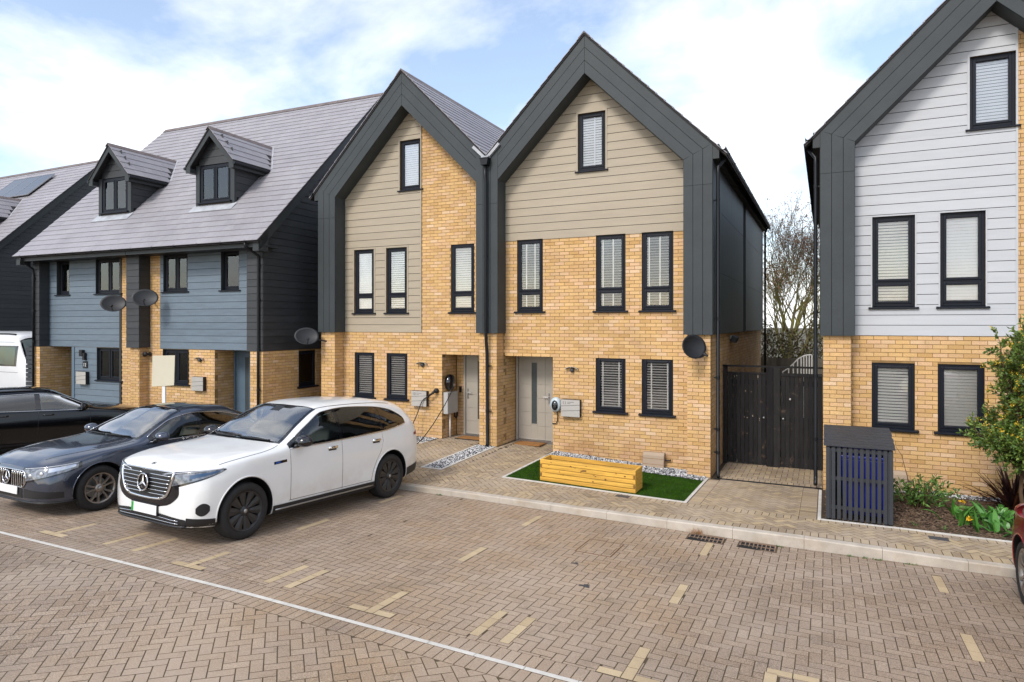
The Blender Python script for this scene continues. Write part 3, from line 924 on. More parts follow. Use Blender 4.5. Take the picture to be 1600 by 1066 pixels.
def window(parent, x0, x1, z0, z1, y, style='single', tilt=R(40), tapes=(), blind=True, cool=False, rec=0.03, label=None, sill=True, half=None):
    """casement in an opening; y = outer wall face"""
    yf = y + rec
    mb = MB()
    zs = z0 + (0.05 if sill else 0.0)
    frame_bars(mb, x0 + 0.002, x1 - 0.002, yf, yf + 0.07, zs, z1 - 0.002, 0.052)
    lights = []
    if style == 'tall':
        rail = z0 + 0.475
        mb.box(x0 + 0.054, x1 - 0.054, yf + 0.002, yf + 0.07, rail - 0.02, rail + 0.02)
        lights = [(x0 + 0.05, x1 - 0.05, zs + 0.048, rail - 0.018), (x0 + 0.05, x1 - 0.05, rail + 0.018, z1 - 0.05)]
    elif style == 'double':
        mid = (x0 + x1) / 2
        mb.box(mid - 0.022, mid + 0.022, yf + 0.002, yf + 0.07, zs + 0.05, z1 - 0.05)
        lights = [(x0 + 0.05, mid - 0.02, zs + 0.048, z1 - 0.05), (mid + 0.02, x1 - 0.05, zs + 0.048, z1 - 0.05)]
    else:
        lights = [(x0 + 0.05, x1 - 0.05, zs + 0.048, z1 - 0.05)]
    w = mb.build('window', m_upvc, parent, bevel=0.006)
    if label:
        w['label'] = label
    for a, b, c, d in lights:
        s = MB()
        frame_bars(s, a, b, yf - 0.012, yf + 0.04, c, d, 0.048)
        s.build('sash', m_upvc, w, bevel=0.008)
        p = MB()
        p.box(a + 0.044, b - 0.044, yf + 0.012, yf + 0.018, c + 0.044, d - 0.044)
        p.build('pane', m_glass, w)
    if sill:
        s = MB()
        s.prism([(x0 - 0.06, y - 0.055, z0), (x0 - 0.06, yf + 0.05, z0), (x0 - 0.06, yf + 0.05, z0 + 0.05), (x0 - 0.06, yf, z0 + 0.05), (x0 - 0.06, y - 0.055, z0 + 0.028)][::-1], (x1 - x0 + 0.12, 0, 0))
        s.build('sill', m_upvc, w, bevel=0.004)
    if style != 'tall' and style != 'double':
        v = MB()                              # trickle vent
        v.box(x0 + 0.12, x1 - 0.12, yf - 0.028, yf - 0.0125, z1 - 0.095, z1 - 0.065)
        v.build('vent', m_upvc, w, bevel=0.004)
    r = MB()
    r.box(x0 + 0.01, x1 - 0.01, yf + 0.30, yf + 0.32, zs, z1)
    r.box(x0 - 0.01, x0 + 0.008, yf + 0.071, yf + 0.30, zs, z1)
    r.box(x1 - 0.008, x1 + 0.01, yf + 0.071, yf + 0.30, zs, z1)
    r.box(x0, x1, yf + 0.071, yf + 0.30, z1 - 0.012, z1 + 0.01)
    r.build('painted_dim_interior', m_room, w)
    if blind:
        zb = zs + 0.03 if half is None else half
        slats(x0 + 0.06, x1 - 0.06, yf + 0.052, zb, z1 - 0.04, tilt, tapes=tapes, width=0.054 if tilt > R(60) else (0.050 if tilt > R(45) else (0.042 if tilt > R(18) else 0.032))).build('blind', m_blind2 if cool else m_blind, w)
    return w

def boards(parent, name, x0, x1, z0, z1, y, holes, m, pitch=0.18, th=0.016, limit=None, norm=-1, joint=None):
    """horizontal lapped boards facing -Y, one object per board length; limit(z) -> (xa, xb)"""
    k = 0
    z = z0
    bg = MB()
    while z < z1 - 0.01:
        a_, b_ = x0, x1
        if limit:
            la, lb = limit(z)
            a_, b_ = max(a_, la), min(b_, lb)
        zt = min(z + pitch, z1)
        if b_ - a_ > 0.05:
            # split the board's height where an opening starts or ends inside it
            cutz = sorted({z, zt, *[c for h in holes for c in (h[2], h[3]) if z + 0.012 < c < zt - 0.012 and h[0] < b_ and h[1] > a_]})
            for zi in range(len(cutz) - 1):
                c0, c1 = cutz[zi], cutz[zi + 1]
                for a, b in cut([(a_, b_)], holes, (c0 + c1) / 2):
                    mb = MB()
                    g = 0.009 if zi == 0 and z > z0 else 0.0
                    bg.quad((a, y - 0.0015, c0), (b, y - 0.0015, c0), (b, y - 0.0015, c1), (a, y - 0.0015, c1))
                    lean = 0.006
                    ya, yb = y - th, y - th + lean
                    f0 = (c0 - z) / pitch
                    f1 = (c1 - z) / pitch
                    y0_, y1_ = ya + lean * f0, ya + lean * f1
                    mb.add([(a, y0_, c0 + g), (b, y0_, c0 + g), (b, y1_, c1 - 0.001), (a, y1_, c1 - 0.001),
                            (a, y, c0 + g), (b, y, c0 + g), (b, y, c1 - 0.001), (a, y, c1 - 0.001)],
                           [(0, 1, 2, 3), (1, 5, 6, 2), (4, 0, 3, 7), (4, 5, 1, 0), (3, 2, 6, 7)], rng.random() * 0.98 + 0.01)
                    mb.build(name, m, parent)
        z += pitch
        k += 1
    if bg.v:
        bg.build('board_groove_shade', m_groove_shade, parent)  # dark sheet painting the shadow lines between boards

def slate_plane(parent, E, R_, up, ncol, w, nrow, gauge, nind=0, xf=None, skip=None, th=0.009):
    """slates on a plane: E = eave corner, R_ = unit vector along the eave, up = unit vector up the slope"""
    E, R_, up = Vector(E), Vector(R_), Vector(up)
    nrm = R_.cross(up).normalized()
    if nrm.z < 0: nrm = -nrm
    tm = MB()
    tilt = 0.006
    hw, hl = w / 2 - 0.0018, gauge / 2 + 0.012
    def slate_verts(c, wl, wr):
        A = c - up * hl + R_ * wl; B = c - up * hl + R_ * wr; C = c + up * hl + R_ * wr; D = c + up * hl + R_ * wl
        return [A + nrm * 0.001, B + nrm * 0.001, C - nrm * 0.008, D - nrm * 0.008, A + nrm * (th + tilt), B + nrm * (th + tilt), C, D]
    FS = [(4, 5, 6, 7), (0, 1, 5, 4), (1, 2, 6, 5), (3, 0, 4, 7)]
    tm.add(slate_verts(Vector(), -hw, hw), FS)
    me = mesh_of(tm, 'slate', m_slate) if nind else None
    items = []
    for r in range(nrow):
        off = 0.5 * w if r % 2 else 0.0
        for c in range(-1, ncol + 1):
            l, q = c * w + off, (c + 1) * w + off
            l2, q2 = max(l, 0), min(q, ncol * w)
            if q2 - l2 < 0.03:
                continue
            cen = E + R_ * ((l + q) / 2) + up * (gauge * (r + 0.5))
            if skip and skip(cen):
                continue
            items.append((cen, l2 - (l + q) / 2 + 0.0018, q2 - (l + q) / 2 - 0.0018, q2 - l2 > w - 1e-4))
    full = [i for i in items if i[3]]
    if nind:
        full.sort(key=lambda i: ((xf @ i[0] if xf else i[0]) - Vector((0, 0, 3))).length)
    ind = set(id(i) for i in full[:nind])
    mb = MB()
    for it in items:
        if id(it) in ind:
            inst('slate', me, parent, it[0] + nrm * rng.uniform(0, 0.002))
        else:
            mb.add(slate_verts(it[0] + nrm * rng.uniform(0, 0.002), it[1], it[2]), FS, rng.random() * 0.998 + 0.001)
    if mb.v:
        mb.build('slating', m_slate, parent, kind='stuff')

def downpipe(parent, pts, r=0.034, clips=(), shoe=True):
    mb = MB()
    mb.tube(pts, r, 12)
    o = mb.build('downpipe', m_pipe, parent, smooth=True)
    for x, y, z, dx in clips:
        c = MB()
        c.lathe([(r + 0.006, -0.03), (r + 0.006, 0.03)], (x, y, z), (0, 0, 1), 14)
        c.box(min(x, x + dx), max(x, x + dx), y - 0.008, y + 0.02, z - 0.012, z + 0.012)
        c.build('pipe_clip', m_pipe, o)
    return o

def door(parent, x0, x1, z0, z1, y, m, hand=1):
    f = MB()
    f.box(x0, x0 + 0.055, y - 0.03, y + 0.05, z0, z1)
    f.box(x1 - 0.055, x1, y - 0.03, y + 0.05, z0, z1)
    f.box(x0 + 0.055, x1 - 0.055, y - 0.0295, y + 0.05, z1 - 0.055, z1)
    d = f.build('door', m, parent, bevel=0.004)
    l = MB()
    a, b, c, e = x0 + 0.06, x1 - 0.06, z0 + 0.045, z1 - 0.06
    # leaf with a slot for the glass and shallow grooves between its panels
    gx0, gx1, gz0, gz1 = a + (b - a) * 0.40, a + (b - a) * 0.57, z0 + 0.42, z1 - 0.20
    l.box(a, b, y + 0.012, y + 0.045, c, e)
    def strip(p, q, s, t):
        l.box(p, q, y + 0.002, y + 0.013, s, t)
    for p, q in ((a + 0.004, gx0 - 0.012), (gx1 + 0.012, b - 0.155), (b - 0.149, b - 0.004)):
        n = 6
        for i in range(n):
            s = c + (e - c) * i / n
            strip(p, q, s + 0.003, c + (e - c) * (i + 1) / n - 0.003)
    strip(gx0 - 0.012, gx1 + 0.012, c, gz0 - 0.02)
    strip(gx0 - 0.012, gx1 + 0.012, gz1 + 0.02, e)
    l.build('door_leaf', m, d, bevel=0.0015)
    t = MB()
    frame_bars(t, gx0 - 0.018, gx1 + 0.018, y - 0.004, y + 0.012, gz0 - 0.018, gz1 + 0.018, 0.02)
    t.build('glass_trim', m, d, bevel=0.003)
    p = MB()
    p.box(gx0, gx1, y + 0.003, y + 0.0115, gz0, gz1)
    p.build('pane', m_frost, d)
    h = MB()
    hx = b - 0.055 if hand > 0 else a + 0.055
    h.box(hx - 0.018, hx + 0.018, y - 0.012, y + 0.003, z0 + 0.92, z0 + 1.16)
    h.tube([(hx, y - 0.012, z0 + 1.07), (hx, y - 0.055, z0 + 1.07), (hx - hand * 0.13, y - 0.055, z0 + 1.065)], 0.010, 8)
    h.build('handle', m_steel, d, smooth=False)
    s = MB()
    s.box(x0, x1, y - 0.06, y + 0.05, z0 - 0.03, z0 + 0.04)
    s.build('threshold', m_steel, d)
    return d

# ------------------------------------------------------------------ gable houses
APEX, IN_APEX = 9.09, 8.27
def strips_slope(parent, xc, side, xend, name='verge_panel', vertical=False):
    """three parallel panels on one 45 degree arm of the gable frame"""
    dv = (APEX - IN_APEX) / 3
    for i in range(3):
        lo, hi = IN_APEX + dv * i + 0.006, IN_APEX + dv * (i + 1) - 0.006
        if vertical:
            xl = xh = abs(xend - xc)
        else:
            w = 0.56 / 3
            xl, xh = abs(xend - xc) + w * i + 0.002, abs(xend - xc) + w * (i + 1) - 0.002
        p = [(0.003, lo - 0.003), (0.003, hi - 0.003), (xh, hi - xh), (xl, lo - xl)]
        poly = [(xc + side * a, YF, z) for a, z in p]
        if side < 0:
            poly = poly[::-1]
        mb = MB()
        poly = poly[::-1]
        mb.prism([(a, YF + 0.012, z) for a, _, z in poly][::-1], (0, -0.012, 0))
        mb.build(name, m_frame, parent)
def leg_strips(parent, x_in, side, zmitre=True):
    w = 0.56 / 3
    dv = (APEX - IN_APEX) / 3
    z_in = 6.225
    for i in range(3):
        a, b = x_in + side * (w * i + 0.0045), x_in + side * (w * (i + 1) - 0.0045)
        za, zb = z_in + (dv - w) * i - 0.004, z_in + (dv - w) * (i + 1) - 0.004
        for lo, hi in ((2.785, 5.70), (5.706, None)):
            top = [(b, hi), (a, hi)] if hi else [(b, zb), (a, za)]
            poly = [(a, lo), (b, lo)] + top
            if side < 0:
                poly = poly[::-1]
            mb = MB()
            mb.prism([(p, YF + 0.012, z) for p, z in poly], (0, -0.012, 0))
            mb.build('frame_panel', m_frame, parent)

def gable_house(name, label, xl_in, xr_in, cfg, ground):
    """one house under a 45 degree gable; xl_in, xr_in = inner edges of its frame legs"""
    xc = (xl_in + xr_in) / 2
    h = thing(name, label, 'house', ((xl_in + xr_in) / 2, YP, ground))
    roof_in = lambda x: IN_APEX - abs(x - xc) + 0.25
    br = Bricks()
    wl, wr = cfg['wall']
    holes = cfg['holes']                     # windows and recess in brick or board
    # backing wall with openings
    mb = MB()
    wall_grid(mb, wl, wr, -0.3, 9.0, YW + 0.008, [hh for hh in holes], 0.14, roof_in)
    wall = mb.build('wall', m_mortar, h)
    # bricks of the front
    for (a, b, z0, z1) in cfg['brick']:
        def spans(z, a=a, b=b):
            bb = min(b, xc + (IN_APEX + 0.3 - z)) if z > 6.0 else b
            aa = max(a, xc - (IN_APEX + 0.3 - z)) if z > 6.0 else a
            return cut([(aa, bb)], holes, z)
        br.face((0, YW, 0), (1, 0, 0), (0, -1, 0), z0, z1, spans, shift=cfg.get('shift', 0))
    # piers
    for (a, b, right, left) in cfg['piers']:
        pm = MB()
        pm.box(a + 0.006, b - 0.006, YP + 0.008, YW + 0.05, -0.3, 2.80)
        br.face((a, YP, 0), (1, 0, 0), (0, -1, 0), -0.21, 2.785, lambda z, w=b - a: [(0, w)], shift=0)
        if right:
            br.face((b, YP + 0.001, 0), (0, 1, 0), (1, 0, 0), -0.21, 2.785, lambda z, r=right, deep=(abs(b + 6.677) < 0.01): [(0, 1.0 if deep and z < 2.285 else r)], shift=0.1)
        if left:
            br.face((a, YP + left, 0), (0, -1, 0), (-1, 0, 0), -0.21, 2.785, lambda z, r=left: [(0, r)], shift=0.1)
        pm.build('pier', m_mortar, h)
    # door recess
    if 'recess' in cfg:
        rx0, rx1, rz = cfg['recess']
        yd = cfg['door_y']
        m2 = MB()
        m2.quad((rx0, YW, rz), (rx1, YW, rz), (rx1, yd + 0.1, rz), (rx0, yd + 0.1, rz))
        m2.build('recess_soffit', m_trim, h)
        m3 = MB()
        m3.box(rx0 - 0.1, rx0 - 0.009, YW + 0.009, yd + 0.05, -0.2, rz)
        m3.box(rx1 + 0.009, rx1 + 0.1, YW + 0.15, yd + 0.05, -0.2, rz)
        m3.box(rx0 - 0.1, rx1 + 0.1, yd + 0.06, yd + 0.1, -0.2, rz + 0.01)
        m3.build('recess_wall', m_mortar, h)
        if abs(rx0 + 6.677) > 0.01:
            br.face((rx0, YW + 0.001, 0), (0, 1, 0), (1, 0, 0), 0.0, rz, lambda z: [(0, yd - YW)], shift=0.06)
        dx0, dx1 = cfg['door_x']
        if dx0 - rx0 > 0.05:
            br.face((rx0, yd + 0.05, 0), (1, 0, 0), (0, -1, 0), 0.0, rz, lambda z: [(0, dx0 - rx0)])
        door(h, dx0, dx1, cfg['door_z'], rz, yd, m_door, cfg.get('hand', 1))
    br.build(wall, 300)
    # boards
    for (a, b, z0, z1, m, nm) in cfg['boards']:
        boards(h, nm, a, b, z0, z1, YW, [hh for hh in holes], m, limit=lambda z: (xc - (IN_APEX - z) - 0.05, xc + (IN_APEX - z) + 0.05))
    for t in cfg.get('trims', []):
        mb = MB(); mb.box(t[0], t[1], YW - 0.024, YW + 0.01, t[2], t[3]); mb.build('corner_trim', t[4], h)
    # windows
    for w in cfg['windows']:
        kw = dict(w[5]) if len(w) > 5 else {}
        window(h, w[0], w[1], w[2], w[3], YW, w[4], **kw)
        if kw.get('rec', 0.05) and w[3] > 2.6 and w[-1] is not None and kw.get('lining'):
            pass
    # gable frame: recessed core, dark sheet painting the groove shade, panels
    core = MB()
    gap = MB()
    for side in cfg['arms']:
        xe = xl_in if side < 0 else xr_in
        d_in = abs(xe - xc)
        joined = side in cfg['shared']
        d_out = d_in + (0.0 if joined else 0.56)
        pts = [(0, IN_APEX), (d_in, IN_APEX - d_in), (d_out, APEX - d_out), (0, APEX)]
        poly = [(xc + side * a, z) for a, z in pts]
        if side < 0:
            poly = poly[::-1]
        core.prism([(a, YW + 0.06, z) for a, z in poly], (0, -(YW + 0.06 - YF - 0.013), 0))
        gap.prism([(a, YF + 0.013, z) for a, z in poly], (0, -0.002, 0))
        strips_slope(h, xc, side, xe, vertical=joined)
    for (x_in, side, shared) in cfg['legs']:
        xo = x_in + side * 0.56
        a, b = min(x_in, xo), max(x_in, xo)
        if shared:
            mid = (a + b) / 2
            zt = APEX - (mid - a) - abs(a - (xl_in if False else a))
            ztop = APEX - abs(a - xc) if side > 0 else APEX - abs(b - xc)
            poly = [(a, 2.785), (b, 2.785), (b, ztop), (mid, ztop - (b - a) / 2), (a, ztop)]
            core.prism([(p, YW + 0.06, z) for p, z in poly], (0, -(YW + 0.06 - YF - 0.013), 0))
            gap.prism([(p, YF + 0.013, z) for p, z in poly], (0, -0.002, 0))
            n = 3
            for i in range(n):
                p, q = a + (b - a) * i / n + 0.0045, a + (b - a) * (i + 1) / n - 0.0045
                zf = lambda x: ztop - (min(x - a, b - x))
                for lo, hi in ((2.787, 5.70), (5.706, None)):
                    poly = [(p, lo), (q, lo)] + ([(q, hi), (p, hi)] if hi else ([(q, zf(q)), (p, zf(p))] if i != 1 else [(q, zf(q)), (mid, zf(mid)), (p, zf(p))]))
                    mb = MB(); mb.prism([(x, YF + 0.012, z) for x, z in poly], (0, -0.012, 0)); mb.build('frame_panel', m_frame, h)
        else:
            za, zb = 6.225, APEX - abs(xo - xc)
            poly = [(x_in, 2.787), (xo, 2.787), (xo, zb), (x_in, za)]
            if side < 0:
                poly = poly[::-1]
            core.prism([(p, YW + 0.06, z) for p, z in poly], (0, -(YW + 0.06 - YF - 0.013), 0))
            gap.prism([(p, YF + 0.013, z) for p, z in poly], (0, -0.002, 0))
            leg_strips(h, x_in, side)
    core.build('gable_frame', m_frame, h)
    gap.build('panel_groove_shade', m_groove_shade, h)
    # roof
    rf = MB()
    ro = 0.03
    zl, zr = cfg['eaves']
    y0, y1 = YF - 0.02, 24.2
    for side, d in ((-1, zl), (1, zr)):
        a = (xc, APEX + ro); b = (xc + side * d, APEX + ro - d)
        vs = [(a[0], y0, a[1]), (b[0], y0, b[1]), (b[0], y1, b[1]), (a[0], y1, a[1]),
              (a[0], y0, a[1] - 0.05), (b[0], y0, b[1] - 0.05), (b[0], y1, b[1] - 0.05), (a[0], y1, a[1] - 0.05)]
        rf.add(vs, [(0, 3, 2, 1), (4, 5, 6, 7), (0, 1, 5, 4), (1, 2, 6, 5), (2, 3, 7, 6)])
    roof = rf.build('roof', m_slate_b, h)
    s2 = math.sqrt(0.5)
    for side, d in ((-1, zl), (1, zr)):
        E = (xc + side * d, y0 - 0.02 if side > 0 else y0 - 0.02, APEX + ro - d + 0.004)
        L_ = d / s2
        nrow = int(round(L_ / 0.24))
        slate_plane(roof, E, (0, 1, 0), (-side * s2, 0, s2), int((y1 - y0) / 0.3), 0.3, nrow, L_ / nrow)
    rd = MB()
    y = y0 - 0.02
    while y < y1:
        rd.prism([(xc - 0.13, y, APEX + ro - 0.10), (xc, y, APEX + ro + 0.03), (xc + 0.13, y, APEX + ro - 0.10), (xc + 0.12, y, APEX + ro - 0.13), (xc, y, APEX + ro + 0.005), (xc - 0.12, y, APEX + ro - 0.13)], (0, 0.44, 0))
        y += 0.45
    rd.build('ridge_tiles', m_ridge, roof, kind='stuff')
    # plain back and volume
    bk = MB()
    bk.prism([(xl_in - 0.3, 24.0, -0.3), (xr_in + 0.3, 24.0, -0.3), (xr_in + 0.3, 24.0, 6.0), (xc, 24.0, 8.9), (xl_in - 0.3, 24.0, 6.0)], (0, -0.1, 0))
    bk.build('rear_wall', m_mortar, h)
    return h, xc

AL, BLx, BRx, CR, DL = -11.265, -7.17, -6.615, -2.525, 0.47
def W(*a): return a
half = dict(tilt=R(14))
# ---- house with number 11 (centre)
H2, xc2 = gable_house('gable_house', 'buff brick gable house with beige boarded top and yellow planter outside', BRx, CR, dict(
    wall=(-6.70, -2.30), ground_z=0,
    holes=[(-6.33, -5.69, 3.24, 4.90), (-4.455, -3.80, 3.24, 4.90), (-3.457, -2.80, 3.24, 4.90), (-4.46, -3.80, 1.085, 2.285), (-3.457, -2.805, 1.085, 2.285),
           (-6.677, -5.45, -0.3, 2.285, 0.15), (-4.86, -4.235, 6.275, 7.56)],
    brick=[(-6.677, -2.40, -0.21, 4.88)],
    piers=[(-7.12, -6.677, 0.34, 0.34), (-2.46, -2.017, 0, 0)],
    recess=(-6.677, -5.45, 2.285), door_y=14.09, door_x=(-6.655, -5.70), door_z=0.22, hand=1,
    boards=[(-6.75, -2.40, 4.885, 8.4, m_beige, 'board')],
    trims=[(-4.895, -4.86, 6.24, 7.60, m_beige), (-4.235, -4.20, 6.24, 7.60, m_beige), (-4.86, -4.235, 7.56, 7.60, m_beige)],
    windows=[W(-6.33, -5.69, 3.24, 4.90, 'tall', dict(tapes=(0.3, 0.7), **half)), W(-4.455, -3.80, 3.24, 4.90, 'tall', dict(tapes=(0.16, 0.58), **half)),
             W(-3.457, -2.80, 3.24, 4.90, 'tall', dict(tapes=(0.16, 0.58), **half)), W(-4.46, -3.80, 1.085, 2.285, 'single', dict(tapes=(0.16, 0.82), tilt=R(24))),
             W(-3.457, -2.805, 1.085, 2.285, 'single', dict(tapes=(0.25, 0.88), tilt=R(20))), W(-4.86, -4.235, 6.275, 7.56, 'single', dict(tapes=(0.6,), tilt=R(62), cool=True))],
    arms=(-1, 1), shared=(-1,), legs=[(BRx, -1, True), (CR, 1, False)], eaves=(2.32, 2.86)), 0.1)
# ---- left house of the pair
H1, xc1 = gable_house('gable_house', 'buff brick gable house with charging white car outside, brick strip beside its boards', AL, BLx, dict(
    wall=(-11.45, -7.05),
    holes=[(-10.97, -10.34, 3.24, 4.90), (-9.96, -9.33, 3.24, 4.90), (-8.08, -7.44, 3.24, 4.90), (-10.97, -10.34, 1.085, 2.285), (-9.96, -9.33, 1.085, 2.285),
           (-8.327, -7.30, -0.3, 2.285, 0.15), (-9.545, -8.92, 6.275, 7.54)],
    brick=[(-11.34, -7.11, -0.21, 2.79), (-8.905, -7.11, 2.79, 8.3)],
    piers=[(-11.775, -11.33, 0.34, 0.34)],
    recess=(-8.327, -7.30, 2.285), door_y=14.09, door_x=(-8.098, -7.16), door_z=0.235, hand=-1,
    boards=[(-11.35, -8.935, 2.79, 8.4, m_beige, 'board')],
    trims=[(-8.935, -8.905, 2.79, 8.05, m_beige), (-9.58, -9.545, 6.24, 7.58, m_beige), (-9.545, -8.935, 7.54, 7.58, m_beige)]
          + [t for a in (-10.97, -9.96) for t in ((a - 0.035, a, 3.21, 4.94, m_beige), (a + 0.63, a + 0.665, 3.21, 4.94, m_beige), (a, a + 0.63, 4.90, 4.94, m_beige))],
    windows=[W(-10.97, -10.34, 3.24, 4.90, 'tall', dict(tilt=R(72), cool=True)), W(-9.96, -9.33, 3.24, 4.90, 'tall', dict(tilt=R(50), cool=True)),
             W(-8.08, -7.44, 3.24, 4.90, 'tall', dict(tilt=R(62))), W(-10.97, -10.34, 1.085, 2.285, 'single', dict(tilt=R(30))),
             W(-9.96, -9.33, 1.085, 2.285, 'single', dict(tilt=R(25))), W(-9.545, -8.92, 6.275, 7.54, 'single', dict(tilt=R(74), cool=True))],
    arms=(-1, 1), shared=(1,), legs=[(AL, -1, False)], eaves=(2.86, 2.32)), 0.2)
# ---- right house
H3, xc3 = gable_house('gable_house', 'buff brick gable house with pale grey boarded front behind the shrub bed', DL, DL + 4.09, dict(
    wall=(0.30, 4.70),
    holes=[(0.757, 1.418, 3.26, 4.92), (1.79, 2.44, 3.26, 4.92), (0.75, 1.418, 1.085, 2.30), (1.757, 2.43, 1.085, 2.30), (2.215, 2.86, 6.28, 7.55)],
    brick=[(0.395, 4.64, -0.21, 2.79), (2.885, 4.64, 2.79, 8.3)],
    piers=[(-0.04, 0.405, 0.34, 0.0)],
    boards=[(0.40, 2.855, 2.79, 8.4, m_pale, 'board')],
    trims=[(2.855, 2.885, 2.79, 8.2, m_pale), (2.18, 2.215, 6.25, 7.59, m_pale), (2.215, 2.855, 7.55, 7.59, m_pale)]
          + [t for a, b in ((0.757, 1.418), (1.79, 2.44)) for t in ((a - 0.022, a, 3.24, 4.945, m_pale), (b, b + 0.022, 3.24, 4.945, m_pale), (a, b, 4.92, 4.945, m_pale))],
    windows=[W(0.757, 1.418, 3.26, 4.92, 'tall', dict(tilt=R(52))), W(1.79, 2.44, 3.26, 4.92, 'tall', dict(tilt=R(76), cool=True)),
             W(0.75, 1.418, 1.085, 2.30, 'single', dict(tilt=R(50))), W(1.757, 2.43, 1.085, 2.30, 'single', dict(tilt=R(62))),
             W(2.215, 2.86, 6.28, 7.55, 'single', dict(tilt=R(68), cool=True))],
    arms=(-1, 1), shared=(), legs=[(DL, -1, False), (DL + 4.09, 1, False)], eaves=(2.86, 2.86)), 0.0)

# ---- eaves and side walls
def side_eave(h, xo, side, z):
    """box eave and gutter along the flank; xo = outer frame edge"""
    mb = MB()
    mb.box(min(xo, xo + side * 0.12), max(xo, xo + side * 0.12), YF + 0.004, 24.1, z - 0.30, z - 0.02)
    mb.build('eave_box', m_trim, h)
    g = MB()
    r = 0.062
    n = 8
    xg = xo + side * 0.19
    ring = [(xg + r * math.cos(t), z - 0.10 + r * math.sin(t)) for t in [PI + PI * k / n for k in range(n + 1)]]
    inner = [(xg + (r - 0.006) * math.cos(t), z - 0.10 + (r - 0.006) * math.sin(t)) for t in [2 * PI - PI * k / n for k in range(n + 1)]]
    g.prism([(a, YF - 0.06, b) for a, b in ring + inner], (0, 11.2, 0))
    y = YF + 0.5
    while y < 24:
        g.prism([(xg + (r + 0.008) * math.cos(t), y, z - 0.10 + (r + 0.008) * math.sin(t)) for t in [PI + PI * k / n for k in range(n + 1)]], (0, 0.05, 0))
        y += 0.9
    g.build('gutter', m_pipe, h)
side_eave(H2, CR + 0.56, 1, APEX - 2.605)
side_eave(H1, AL - 0.56, -1, APEX - 2.605)
side_eave(H3, DL - 0.56, -1, APEX - 2.605)
for h, x, side in ((H2, -2.017, 1),):
    br = Bricks()
    br.face((x, YP + 0.001, 0), (0, 1, 0), (1, 0, 0), -0.21, 2.785, lambda z: [(0, 10.9)], shift=0.1)
    mb = MB(); mb.box(x - 0.2, x - 0.009, YP + 0.012, 23.9, -0.3, 2.79)
    w = mb.build('flank_wall', m_mortar, h)
    br.build(w, 0)
    mb = MB(); mb.box(x - 0.1, x + 0.045, YF + 0.05, 24.0, 2.79, 6.4); mb.build('flank_core', m_hole, h)
    y = YF + 0.03
    while y < 23.9:
        if not 18.0 < y < 18.6:
            for zz in (2.787, 4.05, 5.3):
                mb = MB(); mb.box(x + 0.045, x + 0.058, y + 0.003, y + 0.297, zz + 0.003, min(zz + (1.263 if zz < 4 else 1.25), 6.3) - 0.003)
                mb.build('flank_panel', m_frame, h)
        y += 0.3
for h, x, s in ((H3, -0.04, -1), (H1, -11.775, -1)):
    mb = MB(); mb.box(min(x, x + 0.2), max(x, x + 0.2), YP + 0.012, 24.0, -0.3, 2.79); mb.build('flank_wall', m_mortar, h)
    mb = MB(); mb.box(min(x - 0.055, x + 0.1), max(x - 0.055, x + 0.1), YF + 0.05, 24.0, 2.79, 6.3); mb.build('flank_cladding', m_frame, h)
# pipes
xg = CR + 0.56 + 0.19
downpipe(H2, [(xg, 13.30, 6.33), (xg, 13.28, 6.22), (-1.885, 13.17, 6.05), (-1.885, 13.16, 5.9), (-1.885, 13.16, 0.10), (-1.87, 13.10, 0.03)],
         clips=[(-1.885, 13.16, z, -0.08) for z in (5.4, 3.1, 1.95, 0.95, 0.5)])
downpipe(H2, [(xg, 23.8, 6.3), (-1.87, 23.9, 6.1), (-1.87, 23.9, -0.2)])
downpipe(H3, [(DL - 0.56 - 0.19, 13.30, 6.33), (DL - 0.75, 13.26, 6.22), (-0.165, 13.12, 6.02), (-0.165, 13.11, 5.9), (-0.165, 13.11, 0.24), (-0.165, 13.08, 0.16), (-0.165, 12.98, 0.10)],
         clips=[(-0.165, 13.11, z, 0.12) for z in (5.5, 3.2, 2.05, 0.9)])
# hopper, valley and shared pipe between the pair
xm = (BLx + BRx) / 2
mb = MB()
mb.prism([(xm - 0.10, YF - 0.15, 6.70), (xm + 0.10, YF - 0.15, 6.70), (xm + 0.075, YF - 0.15, 6.56), (xm - 0.075, YF - 0.15, 6.56)][::-1], (0, 0.149, 0))
mb.box(xm - 0.11, xm + 0.11, YF - 0.16, YF - 0.001, 6.70, 6.72)
mb.build('rain_hopper', m_pipe, H2)
mb = MB()
for s in (-1, 1):
    mb.obox((xm + s * 0.17, YF - 0.03, 6.87), (0.16 * s, 0, 0.15), (0, 0.03, 0), (-0.022 * s, 0, 0.022))
mb.obox((xm, YF - 0.05, 6.745), (0.09, 0, 0), (0, 0.06, 0), (0, 0, 0.02))
mb.obox((xm, 18.5, 6.80), (0.12, 0, 0), (0, 5.5, 0), (0, 0, 0.01))
mb.build('valley_flashing', m_lead, H2)
downpipe(H2, [(xm, YF - 0.075, 6.58), (xm, YF - 0.075, 6.3), (xm + 0.012, YF - 0.075, 6.2), (xm + 0.012, YF - 0.075, 2.9), (xm + 0.012, YF - 0.045, 2.6), (xm + 0.012, YF - 0.005, 2.3), (xm + 0.012, YF + 0.015, 0.3), (xm + 0.012, YF - 0.02, 0.23)], r=0.038,
         clips=[(xm + 0.012, YF - 0.075, z, 0.02) for z in (4.5, 3.2)] + [(xm + 0.012, YF + 0.01, z, 0.10) for z in (2.05, 1.03)])
